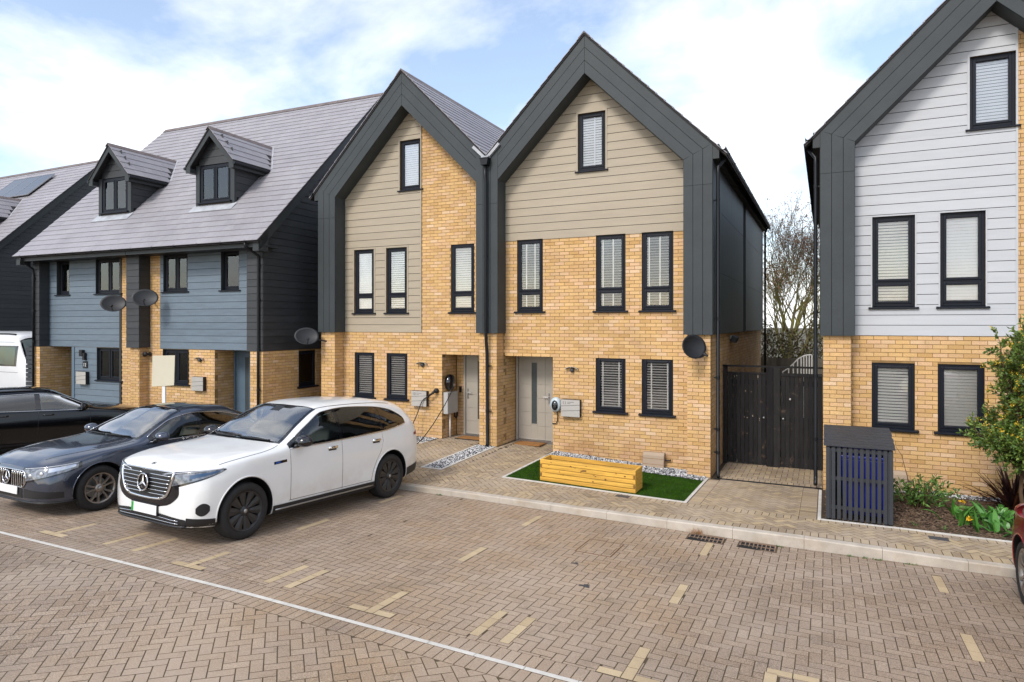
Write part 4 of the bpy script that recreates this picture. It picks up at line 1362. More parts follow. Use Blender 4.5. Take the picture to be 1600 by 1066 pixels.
# ------------------------------------------------------------------ blue boarded pair on the left
S2 = math.sqrt(0.5)
def roofz(y): return 5.07 + (y + 0.4)
RIDGE_Y = 4.77
def side_boards(parent, name, x, y0f, y1f, z0, z1, m, pitch=0.18, holes=()):
    """boards facing +X; y0f(z), y1f(z) bound each row"""
    z = z0
    while z < z1 - 0.02:
        zt = min(z + pitch, z1)
        ya, yb = y0f(zt), y1f(zt)
        ya0, yb0 = y0f(z), y1f(z)
        if yb0 - ya0 > 0.1:
            mb = MB()
            mb.add([(x + 0.016, ya0, z + 0.009), (x + 0.016, yb0, z + 0.009), (x + 0.010, max(yb, ya + 0.01), zt - 0.001), (x + 0.010, ya, zt - 0.001),
                    (x, ya0, z + 0.009), (x, yb0, z + 0.009), (x, max(yb, ya + 0.01), zt - 0.001), (x, ya, zt - 0.001)],
                   [(0, 1, 2, 3), (4, 0, 3, 7), (1, 5, 6, 2), (4, 5, 1, 0), (3, 2, 6, 7)], rng.random() * .98 + .01)
            mb.build(name, m, parent)
        z += pitch

def dormer(parent, xc, xf, label=None, nind=0, blinds=True):
    hw = 0.725
    yf = 0.80
    zb, ze, za = 6.25, 7.42, 8.38
    d = MB()                                     # carcass
    d.prism([(xc - hw + 0.02, yf + 0.03, zb), (xc + hw - 0.02, yf + 0.03, zb), (xc + hw - 0.02, yf + 0.03, ze), (xc, yf + 0.03, za - 0.2), (xc - hw + 0.02, yf + 0.03, ze)], (0, 1.9, 0))
    body = d.build('dormer', m_hole, parent)
    if label: body['label'] = label
    t = MB()                                     # posts, head
    t.box(xc - hw, xc - hw + 0.14, yf - 0.03, yf + 0.06, zb - 0.12, ze)
    t.box(xc + hw - 0.14, xc + hw, yf - 0.03, yf + 0.06, zb - 0.12, ze)
    t.build('corner_post', m_trim, body)
    slope = (za - ze) / (hw + 0.16)
    boards(body, 'board', xc - hw + 0.1, xc + hw - 0.1, ze, za - 0.15, yf + 0.012, [], m_dark, pitch=0.2, limit=lambda z: (xc - (za - z) / slope + 0.06, xc + (za - z) / slope - 0.06))
    # cheeks
    for s in (-1, 1):
        x = xc + s * hw
        if s > 0:
            side_boards(body, 'board', x - 0.012, lambda z: yf + 0.02, lambda z: max(yf + 0.021, z - 5.47 + 0.05), zb, ze, m_dark, pitch=0.2)
        else:
            q = MB(); q.prism([(x + 0.012, yf, zb), (x + 0.012, yf, ze), (x + 0.012, ze - 5.47, ze)], (-0.012, 0, 0)); q.build('cheek', m_dark, body)
    # roof
    ov = 0.17
    xe = hw + ov
    zE = ze - 0.02
    za2 = za
    L_ = math.hypot(xe, za2 - zE)
    for s in (-1, 1):
        rf = MB()
        y0 = yf - 0.24
        A = (xc, y0, za2); B = (xc + s * xe, y0, zE)
        Cc = (xc + s * xe, zE - 5.47 + 0.02, zE); D = (xc, za2 - 5.47 + 0.02, za2)
        off = Vector((-s * (za2 - zE) / L_, 0, -xe / L_)) * 0
        dn = Vector((0, 0, -0.05))
        vs = [Vector(A), Vector(B), Vector(Cc), Vector(D)]
        vs += [v + dn for v in vs]
        rf.add(vs, [(0, 3, 2, 1), (4, 5, 6, 7), (0, 1, 5, 4), (1, 2, 6, 5)] if s > 0 else [(0, 1, 2, 3), (4, 7, 6, 5), (0, 4, 5, 1), (1, 5, 6, 2)])
        ro = rf.build('dormer_roof', m_slate_b, body)
        up = Vector((-s * xe, 0, za2 - zE)).normalized()
        if s > 0:
            nr = 5
            items_skip = lambda c: c.z < roofz(c.y) + 0.05
            slate_plane(body, (xc + s * xe, y0 - 0.02, zE + 0.006), (0, 1, 0), up, 9, 0.29, nr, L_ / nr, skip=items_skip)
        # barge board and eave fascia
        bb = MB()
        bb.prism([(xc, y0 + 0.02, za2 - 0.055), (xc + s * xe, y0 + 0.02, zE - 0.055), (xc + s * xe, y0 + 0.02, zE - 0.21), (xc, y0 + 0.02, za2 - 0.235)][::-1 if s < 0 else 1], (0, 0.03 if s > 0 else 0.03, 0))
        bb.prism([(xc + s * (xe - 0.17), y0 + 0.018, zE - 0.21), (xc + s * xe, y0 + 0.018, zE - 0.21), (xc + s * xe, y0 + 0.018, zE - 0.05), (xc + s * (xe - 0.17), y0 + 0.018, zE + 0.1)][::-1 if s > 0 else 1], (0, 0.03, 0))
        bb.build('barge_board', m_trim, body)
        ef = MB()
        a, b = sorted((xc + s * (xe - 0.02), xc + s * (xe - 0.17)))
        ef.box(a, b, y0 + 0.05, zE - 5.47, zE - 0.2, zE - 0.08)
        ef.build('dormer_eave', m_trim, body)
        gt = MB()
        gt.tube([(xc + s * (xe + 0.03), y0, zE - 0.08), (xc + s * (xe + 0.03), zE - 5.47 - 0.05, zE - 0.08)], 0.045, 8)
        gt.build('dormer_gutter', m_pipe, body)
    rd = MB()
    y = yf - 0.26
    while y < za2 - 5.47 - 0.1:
        rd.prism([(xc - 0.10, y, za2 - 0.08), (xc, y, za2 + 0.03), (xc + 0.10, y, za2 - 0.08), (xc, y, za2)], (0, 0.40, 0))
        y += 0.41
    rd.build('ridge_tiles', m_ridge, body, kind='stuff')
    fl = MB()
    fl.tube([(xc + xe + 0.02, zE - 5.47 + 0.03, zE + 0.03), (xc + 0.02, za2 - 5.47 + 0.03, za2 + 0.02)], 0.03, 6)
    fl.obox((xc, yf - 0.11, roofz(yf - 0.11) + 0.035), (hw + 0.08, 0, 0), (0, 0.11, 0.11), (0, -0.006, 0.006))
    fl.build('flashing', m_lead, body)
    cl = MB(); cl.box(xc - hw + 0.14, xc + hw - 0.14, yf - 0.01, yf + 0.03, zb - 0.1, zb + 0.09); cl.build('apron', m_ridge, body)
    window(parent, xc - 0.57, xc + 0.57, 6.33, 7.40, yf - 0.05, 'double', tilt=R(66), cool=True, rec=0.045)
    return body

def main_roof(parent, x0, x1, xf, nind, verge):
    rf = MB()
    for s in (0, 1):
        pts = [(-0.42, roofz(-0.42)), (RIDGE_Y, roofz(RIDGE_Y))] if s == 0 else [(RIDGE_Y, roofz(RIDGE_Y)), (2 * RIDGE_Y + 0.42, roofz(-0.42))]
        (ya, za), (yb, zb) = pts
        rf.add([(x0, ya, za), (x1, ya, za), (x1, yb, zb), (x0, yb, zb), (x0, ya, za - 0.06), (x1, ya, za - 0.06), (x1, yb, zb - 0.06), (x0, yb, zb - 0.06)],
               [(0, 1, 2, 3), (7, 6, 5, 4), (0, 4, 5, 1), (1, 5, 6, 2), (3, 7, 4, 0)])
    roof = rf.build('roof', m_slate_b, parent)
    L_ = (RIDGE_Y + 0.42) / S2
    nr = 30
    n = int(round((x1 - x0) / 0.3))
    slate_plane(roof, (x0, -0.44, roofz(-0.44) + 0.004), (1, 0, 0), (0, S2, S2), n, (x1 - x0) / n, nr, L_ / nr, nind=nind, xf=xf)
    rd = MB()
    x = x0
    while x < x1 - 0.05:
        e = min(x + 0.44, x1)
        rd.prism([(x, RIDGE_Y - 0.13, roofz(RIDGE_Y) - 0.09), (x, RIDGE_Y, roofz(RIDGE_Y) + 0.045), (x, RIDGE_Y + 0.13, roofz(RIDGE_Y) - 0.09), (x, RIDGE_Y, roofz(RIDGE_Y) + 0.01)][::-1], (e - x, 0, 0))
        x += 0.45
    rd.build('ridge_tiles', m_ridge, roof, kind='stuff')
    fa = MB()
    fa.box(x0, x1 - 0.02, -0.32, -0.29, 4.885, 5.06)
    fa.build('fascia', m_trim, parent)
    so = MB(); so.box(x0, x1 - 0.03, -0.29, 0.32, 4.90, 4.915); so.build('soffit', m_trim, parent)
    g = MB()
    r = 0.06; nn = 8
    ring = [(-0.385 + r * math.cos(t), 5.05 + r * math.sin(t)) for t in [PI + PI * k / nn for k in range(nn + 1)]]
    inner = [(-0.385 + (r - 0.006) * math.cos(t), 5.05 + (r - 0.006) * math.sin(t)) for t in [2 * PI - PI * k / nn for k in range(nn + 1)]]
    g.prism([(x0, a, b) for a, b in ring + inner][::-1], (x1 - x0 - 0.03, 0, 0))
    x = x0 + 0.35
    while x < x1:
        g.prism([(x, -0.385 + (r + 0.009) * math.cos(t), 5.05 + (r + 0.009) * math.sin(t)) for t in [PI + PI * k / nn for k in range(nn + 1)]][::-1], (0.05, 0, 0))
        x += 0.82
    g.build('gutter', m_pipe, parent)
    if verge:
        s = verge
        v = MB()
        xv = x1 if s > 0 else x0
        for (ya, yb) in ((-0.36, RIDGE_Y), (2 * RIDGE_Y + 0.36, RIDGE_Y)):
            za, zb = roofz(-0.36), roofz(RIDGE_Y)
            p = [(xv - s * 0.03, ya, za - 0.06), (xv - s * 0.03, yb, zb - 0.06), (xv - s * 0.03, yb, zb - 0.33), (xv - s * 0.03, ya, za - 0.33)]
            v.prism(p if (ya < yb) else p[::-1], (-s * 0.025, 0, 0))
            v.prism([(xv - s * 0.03, a, b) for a, b in ((ya, za - 0.33), (ya, za - 0.05), (ya + (0.30 if ya < yb else -0.30), za + 0.2), (ya + (0.30 if ya < yb else -0.30), za - 0.33))][::1 if ya < yb else -1], (-s * 0.2, 0, 0))
        v.build('verge_board', m_trim, parent)
    return roof

PAIR = Matrix.Translation(Vector((-12.67, 11.99, 0))) @ Matrix.Rotation(R(1.9), 4, 'Z')
def pair_thing(label, shift):
    o = thing('boarded_house', label, 'house', PAIR @ Vector((shift, 0, 0.0)), R(1.9), world_coords=False)
    ORG[o.name] = Vector((shift, 0, 0))
    return o
MIDX = -4.62
BR_ = pair_thing('right half of blue-grey boarded pair, its pale sign board standing in front', 0.0)
BL_ = pair_thing('left half of blue-grey boarded pair, climbing plant in its porch', -9.0)
# right half
wmb = MB()
hR = [(-3.92, -2.98, 3.85, 4.915), (-1.74, -1.10, 3.85, 4.915), (-3.94, -2.95, 1.30, 2.29), (-1.985, -0.42, -0.3, 2.305, 0.1)]
wall_grid(wmb, MIDX, 0.0, -0.3, 5.3, 0.308, hR, 0.14)
wR = wmb.build('wall', m_mortar, BR_)
b = Bricks()
b.face((0, 0.30, 0), (1, 0, 0), (0, -1, 0), 0.0, 2.305, lambda z: cut([(MIDX, -0.45)], hR, z), zbase=0.055)
b.face((0, 0.30, 0), (1, 0, 0), (0, -1, 0), 2.305, 4.93, lambda z: cut([(MIDX, -4.05)], hR, z), zbase=0.055)
b.face((-0.42, 0.0, 0), (1, 0, 0), (0, -1, 0), 0.0, 2.305, lambda z: [(0, 0.42)], zbase=0.055)
b.face((0.0, 0.001, 0), (0, 1, 0), (1, 0, 0), 0.0, 2.305, lambda z: cut([(0, 9.2)], [(1.27, 1.96, 1.27, 2.27)], z), zbase=0.055, shift=0.1)
b.face((-1.985, 0.301, 0), (0, 1, 0), (1, 0, 0), 0.0, 2.305, lambda z: [(0, 0.65)], zbase=0.055, shift=0.1)
b.build(wR, 0, xf=PAIR)
mb = MB(); mb.box(-0.414, -0.009, 0.008, 1.27, -0.3, 2.31); mb.box(-0.41, -0.0095, 1.27, 1.96, -0.3, 1.27); mb.box(-0.41, -0.0095, 1.27, 1.96, 2.27, 2.309); mb.box(-0.4135, -0.0091, 1.96, 9.2, -0.3, 2.31); mb.build('flank_wall', m_mortar, BR_)
mb = MB(); mb.box(-2.1, -1.994, 0.31, 1.0, -0.3, 2.31); mb.box(-2.1, -0.4, 0.98, 1.05, -0.3, 2.31); mb.build('porch_wall', m_mortar, BR_)
mb = MB(); mb.quad((-2.0, 0.3, 2.304), (-0.42, 0.3, 2.304), (-0.42, 1.0, 2.304), (-2.0, 1.0, 2.304)); mb.build('porch_soffit', m_trim, BR_)
door(BR_, -1.965, -1.02, 0.2, 2.29, 0.95, m_doorb, 1)
boards(BR_, 'board', -4.05, -0.55, 2.31, 4.92, 0.30, hR, m_blue)
boards(BR_, 'board', -0.525, 0.0, 2.31, 4.92, 0.0, [], m_dark)
mb = MB(); mb.box(-0.52, -0.003, 0.002, 0.33, 2.313, 4.93); mb.build('pier_core', m_trim, BR_)
mb = MB(); mb.box(-0.51, -0.005, 0.31, 9.2, 2.313, 5.2); mb.prism([(-0.005, 0.02, 5.05), (-0.005, 9.2, 5.05), (-0.005, RIDGE_Y, roofz(RIDGE_Y) - 0.15)], (-0.2, 0, 0)); mb.build('gable_core', m_trim, BR_)
side_boards(BR_, 'board', -0.003, lambda z: max(0.0, z - 5.47 + 0.1), lambda z: min(9.2, 2 * RIDGE_Y - (z - 5.47) - 0.1), 2.31, 10.0, m_dark)
for w in ((-3.92, -2.98, 3.85, 4.915, 'double', R(45)), (-1.74, -1.10, 3.85, 4.915, 'single', R(40)), (-3.94, -2.95, 1.30, 2.29, 'double', R(35))):
    window(BR_, w[0], w[1], w[2], w[3], 0.30, w[4], tilt=w[5], rec=0.09 if w[0] > -2 else 0.05)
sw = window(BR_, 0.0, 0.69, 1.27, 2.27, 0.0, 'single', tilt=R(35), rec=0.04)
sw.location = (0.0, 1.27, 0); sw.rotation_euler = (0, 0, R(90))
main_roof(BR_, MIDX, 0.26, PAIR, 300, 1)
dormer(BR_, -2.505, PAIR)
downpipe(BR_, [(-0.20, -0.385, 5.0), (-0.20, -0.37, 4.9), (-0.10, -0.06, 4.70), (-0.10, -0.055, 4.6), (-0.30 + 0.2, -0.055, 0.2)][:4] + [(-0.10, -0.055, 2.3), (-0.36, -0.055, 2.3)][:1] + [(-0.10, -0.055, 0.1)],
         clips=[(-0.10, -0.055, z, 0.06) for z in (4.45, 3.6, 2.35, 1.35)])
# shared box and pier between the halves
mb = MB(); mb.box(-4.975, -4.475, -0.03, 0.31, 2.335, 4.93); mb.build('box_core', m_trim, BR_)
boards(BR_, 'board', -4.985, -4.465, 2.33, 4.92, -0.032, [], m_dark)
side_boards(BR_, 'board', -4.475, lambda z: -0.03, lambda z: 0.30, 2.33, 4.92, m_dark)
mb = MB(); mb.box(-4.90, -4.545, 0.03, 0.31, -0.3, 2.34); pr = mb.build('pier', m_mortar, BR_)
b = Bricks()
b.face((-4.905, 0.022, 0), (1, 0, 0), (0, -1, 0), 0.0, 2.33, lambda z: [(0, 0.365)], zbase=0.055)
b.face((-4.54, 0.023, 0), (0, 1, 0), (1, 0, 0), 0.0, 2.33, lambda z: [(0, 0.28)], zbase=0.055)
b.build(pr, 0)
def linings(h, holes):
    for a, b_, c, d in holes:
        mb = MB()
        mb.box(a - 0.004, a + 0.003, 0.285, 0.44, c, d); mb.box(b_ - 0.003, b_ + 0.004, 0.285, 0.44, c, d); mb.box(a + 0.003, b_ - 0.003, 0.286, 0.44, d - 0.003, d + 0.004)
        mb.build('window_lining', m_trim, h)
linings(BR_, hR[:3])
# left half
wmb = MB()
hL = [(-8.60, -8.0, 3.85, 4.91), (-6.78, -5.68, 3.85, 4.91), (-6.73, -5.66, 1.31, 2.29), (-8.95, -7.85, -0.3, 2.305, 0.1)]
wall_grid(wmb, -9.24, MIDX, -0.3, 5.3, 0.308, hL, 0.14)
wL = wmb.build('wall', m_mortar, BL_)
b = Bricks()
b.face((0, 0.30, 0), (1, 0, 0), (0, -1, 0), 0.0, 4.93, lambda z: cut([(-5.655 if z < 2.305 else -5.67, MIDX)], [], z), zbase=0.055)
b.face((-9.246, 0.0, 0), (1, 0, 0), (0, -1, 0), 0.0, 2.305, lambda z: [(0, 0.30)], zbase=0.055)
b.face((-8.946, 0.001, 0), (0, 1, 0), (1, 0, 0), 0.0, 2.305, lambda z: [(0, 1.7)], zbase=0.055, shift=0.1)
b.face((-8.95, 1.70, 0), (1, 0, 0), (0, -1, 0), 0.0, 2.305, lambda z: [(0, 1.1)], zbase=0.055)
b.build(wL, 0, xf=PAIR)
mb = MB(); mb.box(-9.24, -8.955, 0.008, 1.75, -0.3, 2.31); mb.box(-8.955, -7.8, 1.708, 1.75, -0.3, 2.31); mb.build('porch_wall', m_mortar, BL_)
mb = MB(); mb.quad((-8.95, 0.3, 2.304), (-7.85, 0.3, 2.304), (-7.85, 1.75, 2.304), (-8.95, 1.75, 2.304)); mb.build('porch_soffit', m_trim, BL_)
mb = MB(); mb.box(-7.86, -7.74, 0.27, 1.70, -0.1, 2.30); mb.build('door_side_panel', m_doorb, BL_)
boards(BL_, 'board', -9.0, -5.73, 2.31, 4.92, 0.30, hL, m_blue)
boards(BL_, 'board', -7.735, -5.70, 0.15, 2.30, 0.30, hL, m_blue)
boards(BL_, 'board', -9.246, -8.95, 2.31, 4.92, 0.0, [], m_dark)
side_boards(BL_, 'board', -8.96, lambda z: 0.0, lambda z: 0.30, 2.31, 4.92, m_dark)
mb = MB(); mb.box(-9.24, -8.965, 0.002, 0.33, 2.313, 4.93); mb.build('pier_core', m_trim, BL_)
mb = MB(); mb.box(-5.73, -5.655, 0.275, 0.305, 0.15, 4.90); mb.build('corner_trim', m_trim, BL_)
mb = MB(); mb.box(-9.24, -9.1, 0.31, 9.2, -0.3, 5.2); mb.prism([(-9.1, 0.02, 5.05), (-9.1, 9.2, 5.05), (-9.1, RIDGE_Y, roofz(RIDGE_Y) - 0.15)], (-0.1, 0, 0)); mb.build('gable_core', m_dark, BL_)
for w in ((-8.60, -8.0, 3.85, 4.91, 'single', R(40)), (-6.78, -5.68, 3.85, 4.91, 'double', R(20)), (-6.73, -5.66, 1.31, 2.29, 'double', R(20))):
    window(BL_, w[0], w[1], w[2], w[3], 0.30, w[4], tilt=w[5], blind=w[4] != 'double', rec=0.09 if w[0] < -8 else 0.05)
linings(BL_, hL[:3])
main_roof(BL_, -9.52, MIDX, PAIR, 300, -1)
dormer(BL_, -6.64, PAIR)
downpipe(BL_, [(-9.22, -0.385, 5.0), (-9.22, -0.36, 4.9), (-9.16, -0.06, 4.66), (-9.16, -0.055, 4.5), (-9.16, -0.055, 0.1)], clips=[(-9.16, -0.055, z, 0.06) for z in (4.4, 3.4, 2.45)])

# ------------------------------------------------------------------ far left house
FAR = Matrix.Translation(Vector((-29.0, 13.43, 0)))
F_ = thing('boarded_house', 'farthest left house with charcoal gable and solar panels on its slate roof', 'house', (-29.0, 13.43, 0), 0, world_coords=False)
mb = MB(); mb.box(-9.0, -0.1, 0.3, 9.2, -0.3, 5.0); mb.build('wall', m_blue, F_)
mb = MB(); mb.box(-0.3, -0.005, 0.01, 9.2, -0.3, 5.1); mb.prism([(-0.005, 0.02, 5.05), (-0.005, 9.2, 5.05), (-0.005, RIDGE_Y, roofz(RIDGE_Y) - 0.15)], (-0.2, 0, 0)); mb.build('gable_core', m_trim, F_)
side_boards(F_, 'board', -0.003, lambda z: max(0.0, z - 5.47 + 0.1), lambda z: min(9.2, 2 * RIDGE_Y - (z - 5.47) - 0.1), 0.0, 10.0, m_dark)
main_roof(F_, -9.3, 0.26, FAR, 0, 1)
dormer(F_, -2.505, FAR)
for i in range(3):
    mb = MB()
    x = -4.9 + i * 1.06
    c = Vector((x, 3.55, roofz(3.55) + 0.16))
    mb.obox(c, (0.51, 0, 0), (0, 0.55, 0.55), (0, -0.012, 0.012))
    sp = mb.build('solar_panel', m_solar, F_)
    fr = MB()
    for s in (-1, 1):
        fr.obox(c + Vector((s * 0.515, 0, 0)), (0.012, 0, 0), (0, 0.56, 0.56), (0, -0.016, 0.016))
        fr.obox(c + Vector((0, s * 0.555, s * 0.555)), (0.50, 0, 0), (0, 0.01, 0.01), (0, -0.016, 0.016))
    fr.build('panel_frame', m_steel, sp)
# ------------------------------------------------------------------ vehicles
def pchip(xs, ys):
    n = len(xs)
    h = [xs[i + 1] - xs[i] for i in range(n - 1)]
    d = [(ys[i + 1] - ys[i]) / h[i] for i in range(n - 1)]
    m = [0.0] * n
    for i in range(1, n - 1):
        if d[i - 1] * d[i] > 0:
            w1, w2 = 2 * h[i] + h[i - 1], h[i] + 2 * h[i - 1]
            m[i] = (w1 + w2) / (w1 / d[i - 1] + w2 / d[i])
    m[0], m[-1] = d[0], d[-1]
    def f(x):
        if x <= xs[0]: return ys[0]
        if x >= xs[-1]: return ys[-1]
        i = 0
        while x > xs[i + 1]: i += 1
        t = (x - xs[i]) / h[i]
        return (ys[i] * (1 + 2 * t) * (1 - t) ** 2 + h[i] * m[i] * t * (1 - t) ** 2 + ys[i + 1] * t * t * (3 - 2 * t) - h[i] * m[i + 1] * t * t * (1 - t))
    return f

class Car:
    hollow = False
    def __init__(s, name, label, cat, pos, heading, paint, secs, wheel_x, wheel_r, track, well=0.05, step=0.04):
        """sections from front (large x) to rear: x, zb,yb, ys,zs, ym,zm, yw,zw, yt,zt, yr,zr, zc"""
        px, py = pos
        hx, hy = math.sin(heading), math.cos(heading)          # heading measured from +Y towards +X
        zf = z_road(px + hx * 1.4, py + hy * 1.4) if py + hy * 1.4 < KY0 else z_road(px, KY0)
        zr = z_road(px - hx * 1.4, py - hy * 1.4) if py - hy * 1.4 < KY0 else z_road(px, KY0)
        pitch = math.atan2(zf - zr, 2.8)
        rot = Matrix.Rotation(math.atan2(hy, hx), 4, 'Z') @ Matrix.Rotation(-pitch, 4, 'Y')
        s.root = thing(name, label, cat, (px, py, (zf + zr) / 2), 0, world_coords=False)
        s.root.rotation_euler = rot.to_euler()
        s.paint = paint
        secs = sorted(secs, key=lambda r: r[0])
        xs = [r[0] for r in secs]
        ch = [pchip(xs, [r[k] for r in secs]) for k in range(1, 14)]
        def half(x):
            zb, yb, ys, zs, ym, zm, yw, zw, yt, zt, yr, zr, zc = [c(x) for c in ch]
            Y = [0, yb, ys, ym, yw, yt, yr, 0]
            Z = [zb, zb, zs, zm, zw, zt, zr, zc]
            fy = pchip(list(range(8)), Y); fz = pchip(list(range(8)), Z)
            q = []
            for seg, n in ((0, 2), (1, 4), (2, 6), (3, 7), (4, 8), (5, 6), (6, 5)):
                for k in range(n):
                    t = seg + k / n
                    q.append((fy(t), fz(t)))
            q.append((0, fz(7)))
            return q
        s.half = half
        x0, x1 = xs[0], xs[-1]
        N = int((x1 - x0) / step)
        xx = [x0 + (x1 - x0) * (0.5 - 0.5 * math.cos(PI * i / N)) * 0.35 + (x1 - x0) * i / N * 0.65 for i in range(N + 1)]
        rings = []
        for x in xx:
            hpts = half(x)
            ring = [(x, y, z) for y, z in hpts] + [(x, -y, z) for y, z in hpts[-2:0:-1]]
            rings.append(ring)
        n = len(rings[0])
        mb = MB()
        vs = [v for r in rings for v in r]
        fs = []
        for i in range(len(rings) - 1):
            for k in range(n):
                fs.append((i * n + k, i * n + (k + 1) % n, (i + 1) * n + (k + 1) % n, (i + 1) * n + k))
        for e, rg, sg in ((0, rings[0], 1), (len(rings) - 1, rings[-1], -1)):
            # close each end with shrinking rings for a rounded cap
            cz = sum(v[2] for v in rg) / n
            prev = e * n
            for f, dx in ((0.85, 0.02), (0.55, 0.032), (0.0, 0.036)):
                base = len(vs)
                if f > 0:
                    vs += [(v[0] - sg * dx, v[1] * f, cz + (v[2] - cz) * f) for v in rg]
                    for k in range(n):
                        q = (prev + k, prev + (k + 1) % n, base + (k + 1) % n, base + k)
                        fs.append(q[::-1] if sg > 0 else q)
                    prev = base
                else:
                    vs.append((rg[0][0] - sg * dx, 0, cz))
                    for k in range(n):
                        q = (prev + k, prev + (k + 1) % n, base)
                        fs.append(q[::-1] if sg > 0 else q)
        mb.add(vs, fs)
        s.bvh = BVHTree.FromPolygons([Vector(v) for v in vs], fs)
        body = mb.build('body', [paint, m_cplas], s.root, smooth=True)
        # wheel wells
        cm = MB()
        for wx in wheel_x:
            for sd in (-1, 1):
                c = Vector((wx, sd * (track - 0.30), wheel_r))
                cm.lathe([(wheel_r + well, 0.0), (wheel_r + well, 0.75)], c, (0, sd, 0), 48)
        cut_me = mesh_of(cm, 'well_cutter', m_cplas)
        co = bpy.data.objects.new('well_cutter', cut_me)
        COL.objects.link(co)
        co.parent = s.root
        bm = bmesh.new(); bm.from_mesh(body.data); bmesh.ops.recalc_face_normals(bm, faces=bm.faces); bm.to_mesh(body.data); bm.free()
        bm = bmesh.new(); bm.from_mesh(cut_me); bmesh.ops.recalc_face_normals(bm, faces=bm.faces); bm.to_mesh(cut_me); bm.free()
        md = body.modifiers.new('wells', 'BOOLEAN')
        md.object = co; md.operation = 'DIFFERENCE'; md.solver = 'EXACT'; md.material_mode = 'TRANSFER'
        dg = bpy.context.evaluated_depsgraph_get()
        dg.update()
        me = bpy.data.meshes.new_from_object(body.evaluated_get(dg))
        old = body.data
        body.modifiers.clear()
        body.data = me
        bpy.data.objects.remove(co)
        bpy.data.meshes.remove(cut_me)
        # smooth the skin, keep the arch edge crisp
        try:
            me.set_sharp_from_angle(angle=R(40))
        except Exception:
            pass
        s.body = body
        s.wx, s.wr, s.tr = wheel_x, wheel_r, track
    def open_cabin(s, panes, scr, belt):
        """cut window openings out of the shell and line it; panes = [(xa, xb, lo, hi)], scr = (xb, xt, wb, wt, k0)"""
        bm = bmesh.new(); bm.from_mesh(s.body.data)
        bm.faces.ensure_lookup_table()
        kill = []
        for f in bm.faces:
            c = f.calc_center_median(); n = f.normal
            hit = False
            if abs(n.y) > 0.25 and c.z > belt - 0.15:
                for xa, xb, lo, hi in panes:
                    if xb + 0.012 < c.x < xa - 0.012 and lo(c.x) + 0.012 < c.z < hi(c.x) - 0.010:
                        hit = True
            if not hit and scr and n.z > 0.15 and c.z > belt:
                st, q = s.screen_inv(c.x, c.y, scr)
                if 0.055 < st < 0.945 and abs(q) < 0.95:
                    hit = True
            if hit:
                kill.append(f)
        bmesh.ops.delete(bm, geom=kill, context='FACES')
        bm.to_mesh(s.body.data)
        # dark lining just inside the shell
        ln = MB()
        vm = {}
        bm.normal_update()
        for f in bm.faces:
            c = f.calc_center_median()
            if c.z > 0.45 and abs(c.x - 0.0) < 1.75 and (c.x < 1.0):
                ids = []
                for v in f.verts:
                    if v.index not in vm:
                        vm[v.index] = len(ln.v); p = v.co - v.normal * 0.014
                        ln.v.append((p.x, p.y, p.z)); ln.r.append(0.0)
                    ids.append(vm[v.index])
                ln.f.append(tuple(reversed(ids)))
        bm.free()
        ln.build('cabin_lining', m_trimfab, s.body, smooth=True)
    @staticmethod
    def screen_inv(x, y, scr):
        xb, xt, wb, wt, k0 = scr
        st = (x - xb) / (xt - xb); q = 0
        for _ in range(5):
            q = y / (wb + (wt - wb) * clamp(st, -0.2, 1.2))
            st = (x - xb + (k0 - 0.05 * st) * q * q) / (xt - xb)
        return st, q
    def interior(s, xs_front, x_rear, zseat, zdash, xdash, wid, headz):
        def cushion(name, x0, x1, y0, y1, z0, z1, lean=0.0, m=None):
            mb = MB()
            mb.add([(x0, y0, z0), (x1, y0, z0), (x1, y1, z0), (x0, y1, z0), (x0 - lean, y0 + 0.03, z1), (x1 - lean, y0 + 0.03, z1), (x1 - lean, y1 - 0.03, z1), (x0 - lean, y1 - 0.03, z1)],
                   [(4, 5, 6, 7), (0, 1, 5, 4), (1, 2, 6, 5), (2, 3, 7, 6), (3, 0, 4, 7), (3, 2, 1, 0)])
            return mb.build(name, m or m_seat, s.body, bevel=0.03)
        for y in (-0.37, 0.37):
            cushion('seat_cushion', xs_front - 0.05, xs_front + 0.45, y - 0.25, y + 0.25, zseat - 0.15, zseat)
            cushion('seat_back', xs_front - 0.16, xs_front - 0.04, y - 0.24, y + 0.24, zseat - 0.05, headz - 0.14, 0.16)
            cushion('head_rest', xs_front - 0.32, xs_front - 0.23, y - 0.13, y + 0.13, headz - 0.12, headz + 0.04, 0.02)
        cushion('rear_bench', x_rear - 0.05, x_rear + 0.42, -wid + 0.12, wid - 0.12, zseat - 0.15, zseat)
        cushion('rear_seat_back', x_rear - 0.18, x_rear - 0.04, -wid + 0.12, wid - 0.12, zseat, headz - 0.16, 0.14)
        for y in (-0.4, 0.4):
            cushion('head_rest', x_rear - 0.34, x_rear - 0.26, y - 0.12, y + 0.12, headz - 0.14, headz - 0.0, 0.02)
        cushion('dashboard', xdash - 0.22, xdash + 0.32, -wid + 0.06, wid - 0.06, zdash - 0.25, zdash, -0.06, m_dash)
        w = MB()
        c = Vector((xdash - 0.36, -0.37, zdash - 0.04)); ax = Vector((-0.9, 0, 0.44)).normalized(); r1 = Vector((0, 1, 0)); r2 = ax.cross(r1)
        w.tube([c + (r1 * math.cos(2 * PI * k / 24) + r2 * math.sin(2 * PI * k / 24)) * 0.185 for k in range(25)], 0.016, 6, caps=False)
        for a in (0, PI, 1.5 * PI):
            w.tube([c, c + (r1 * math.cos(a) + r2 * math.sin(a)) * 0.18], 0.018, 5)
        w.tube([c, c - ax * 0.25], 0.04, 8)
        w.build('steering_wheel', m_cplas, s.body, smooth=True)
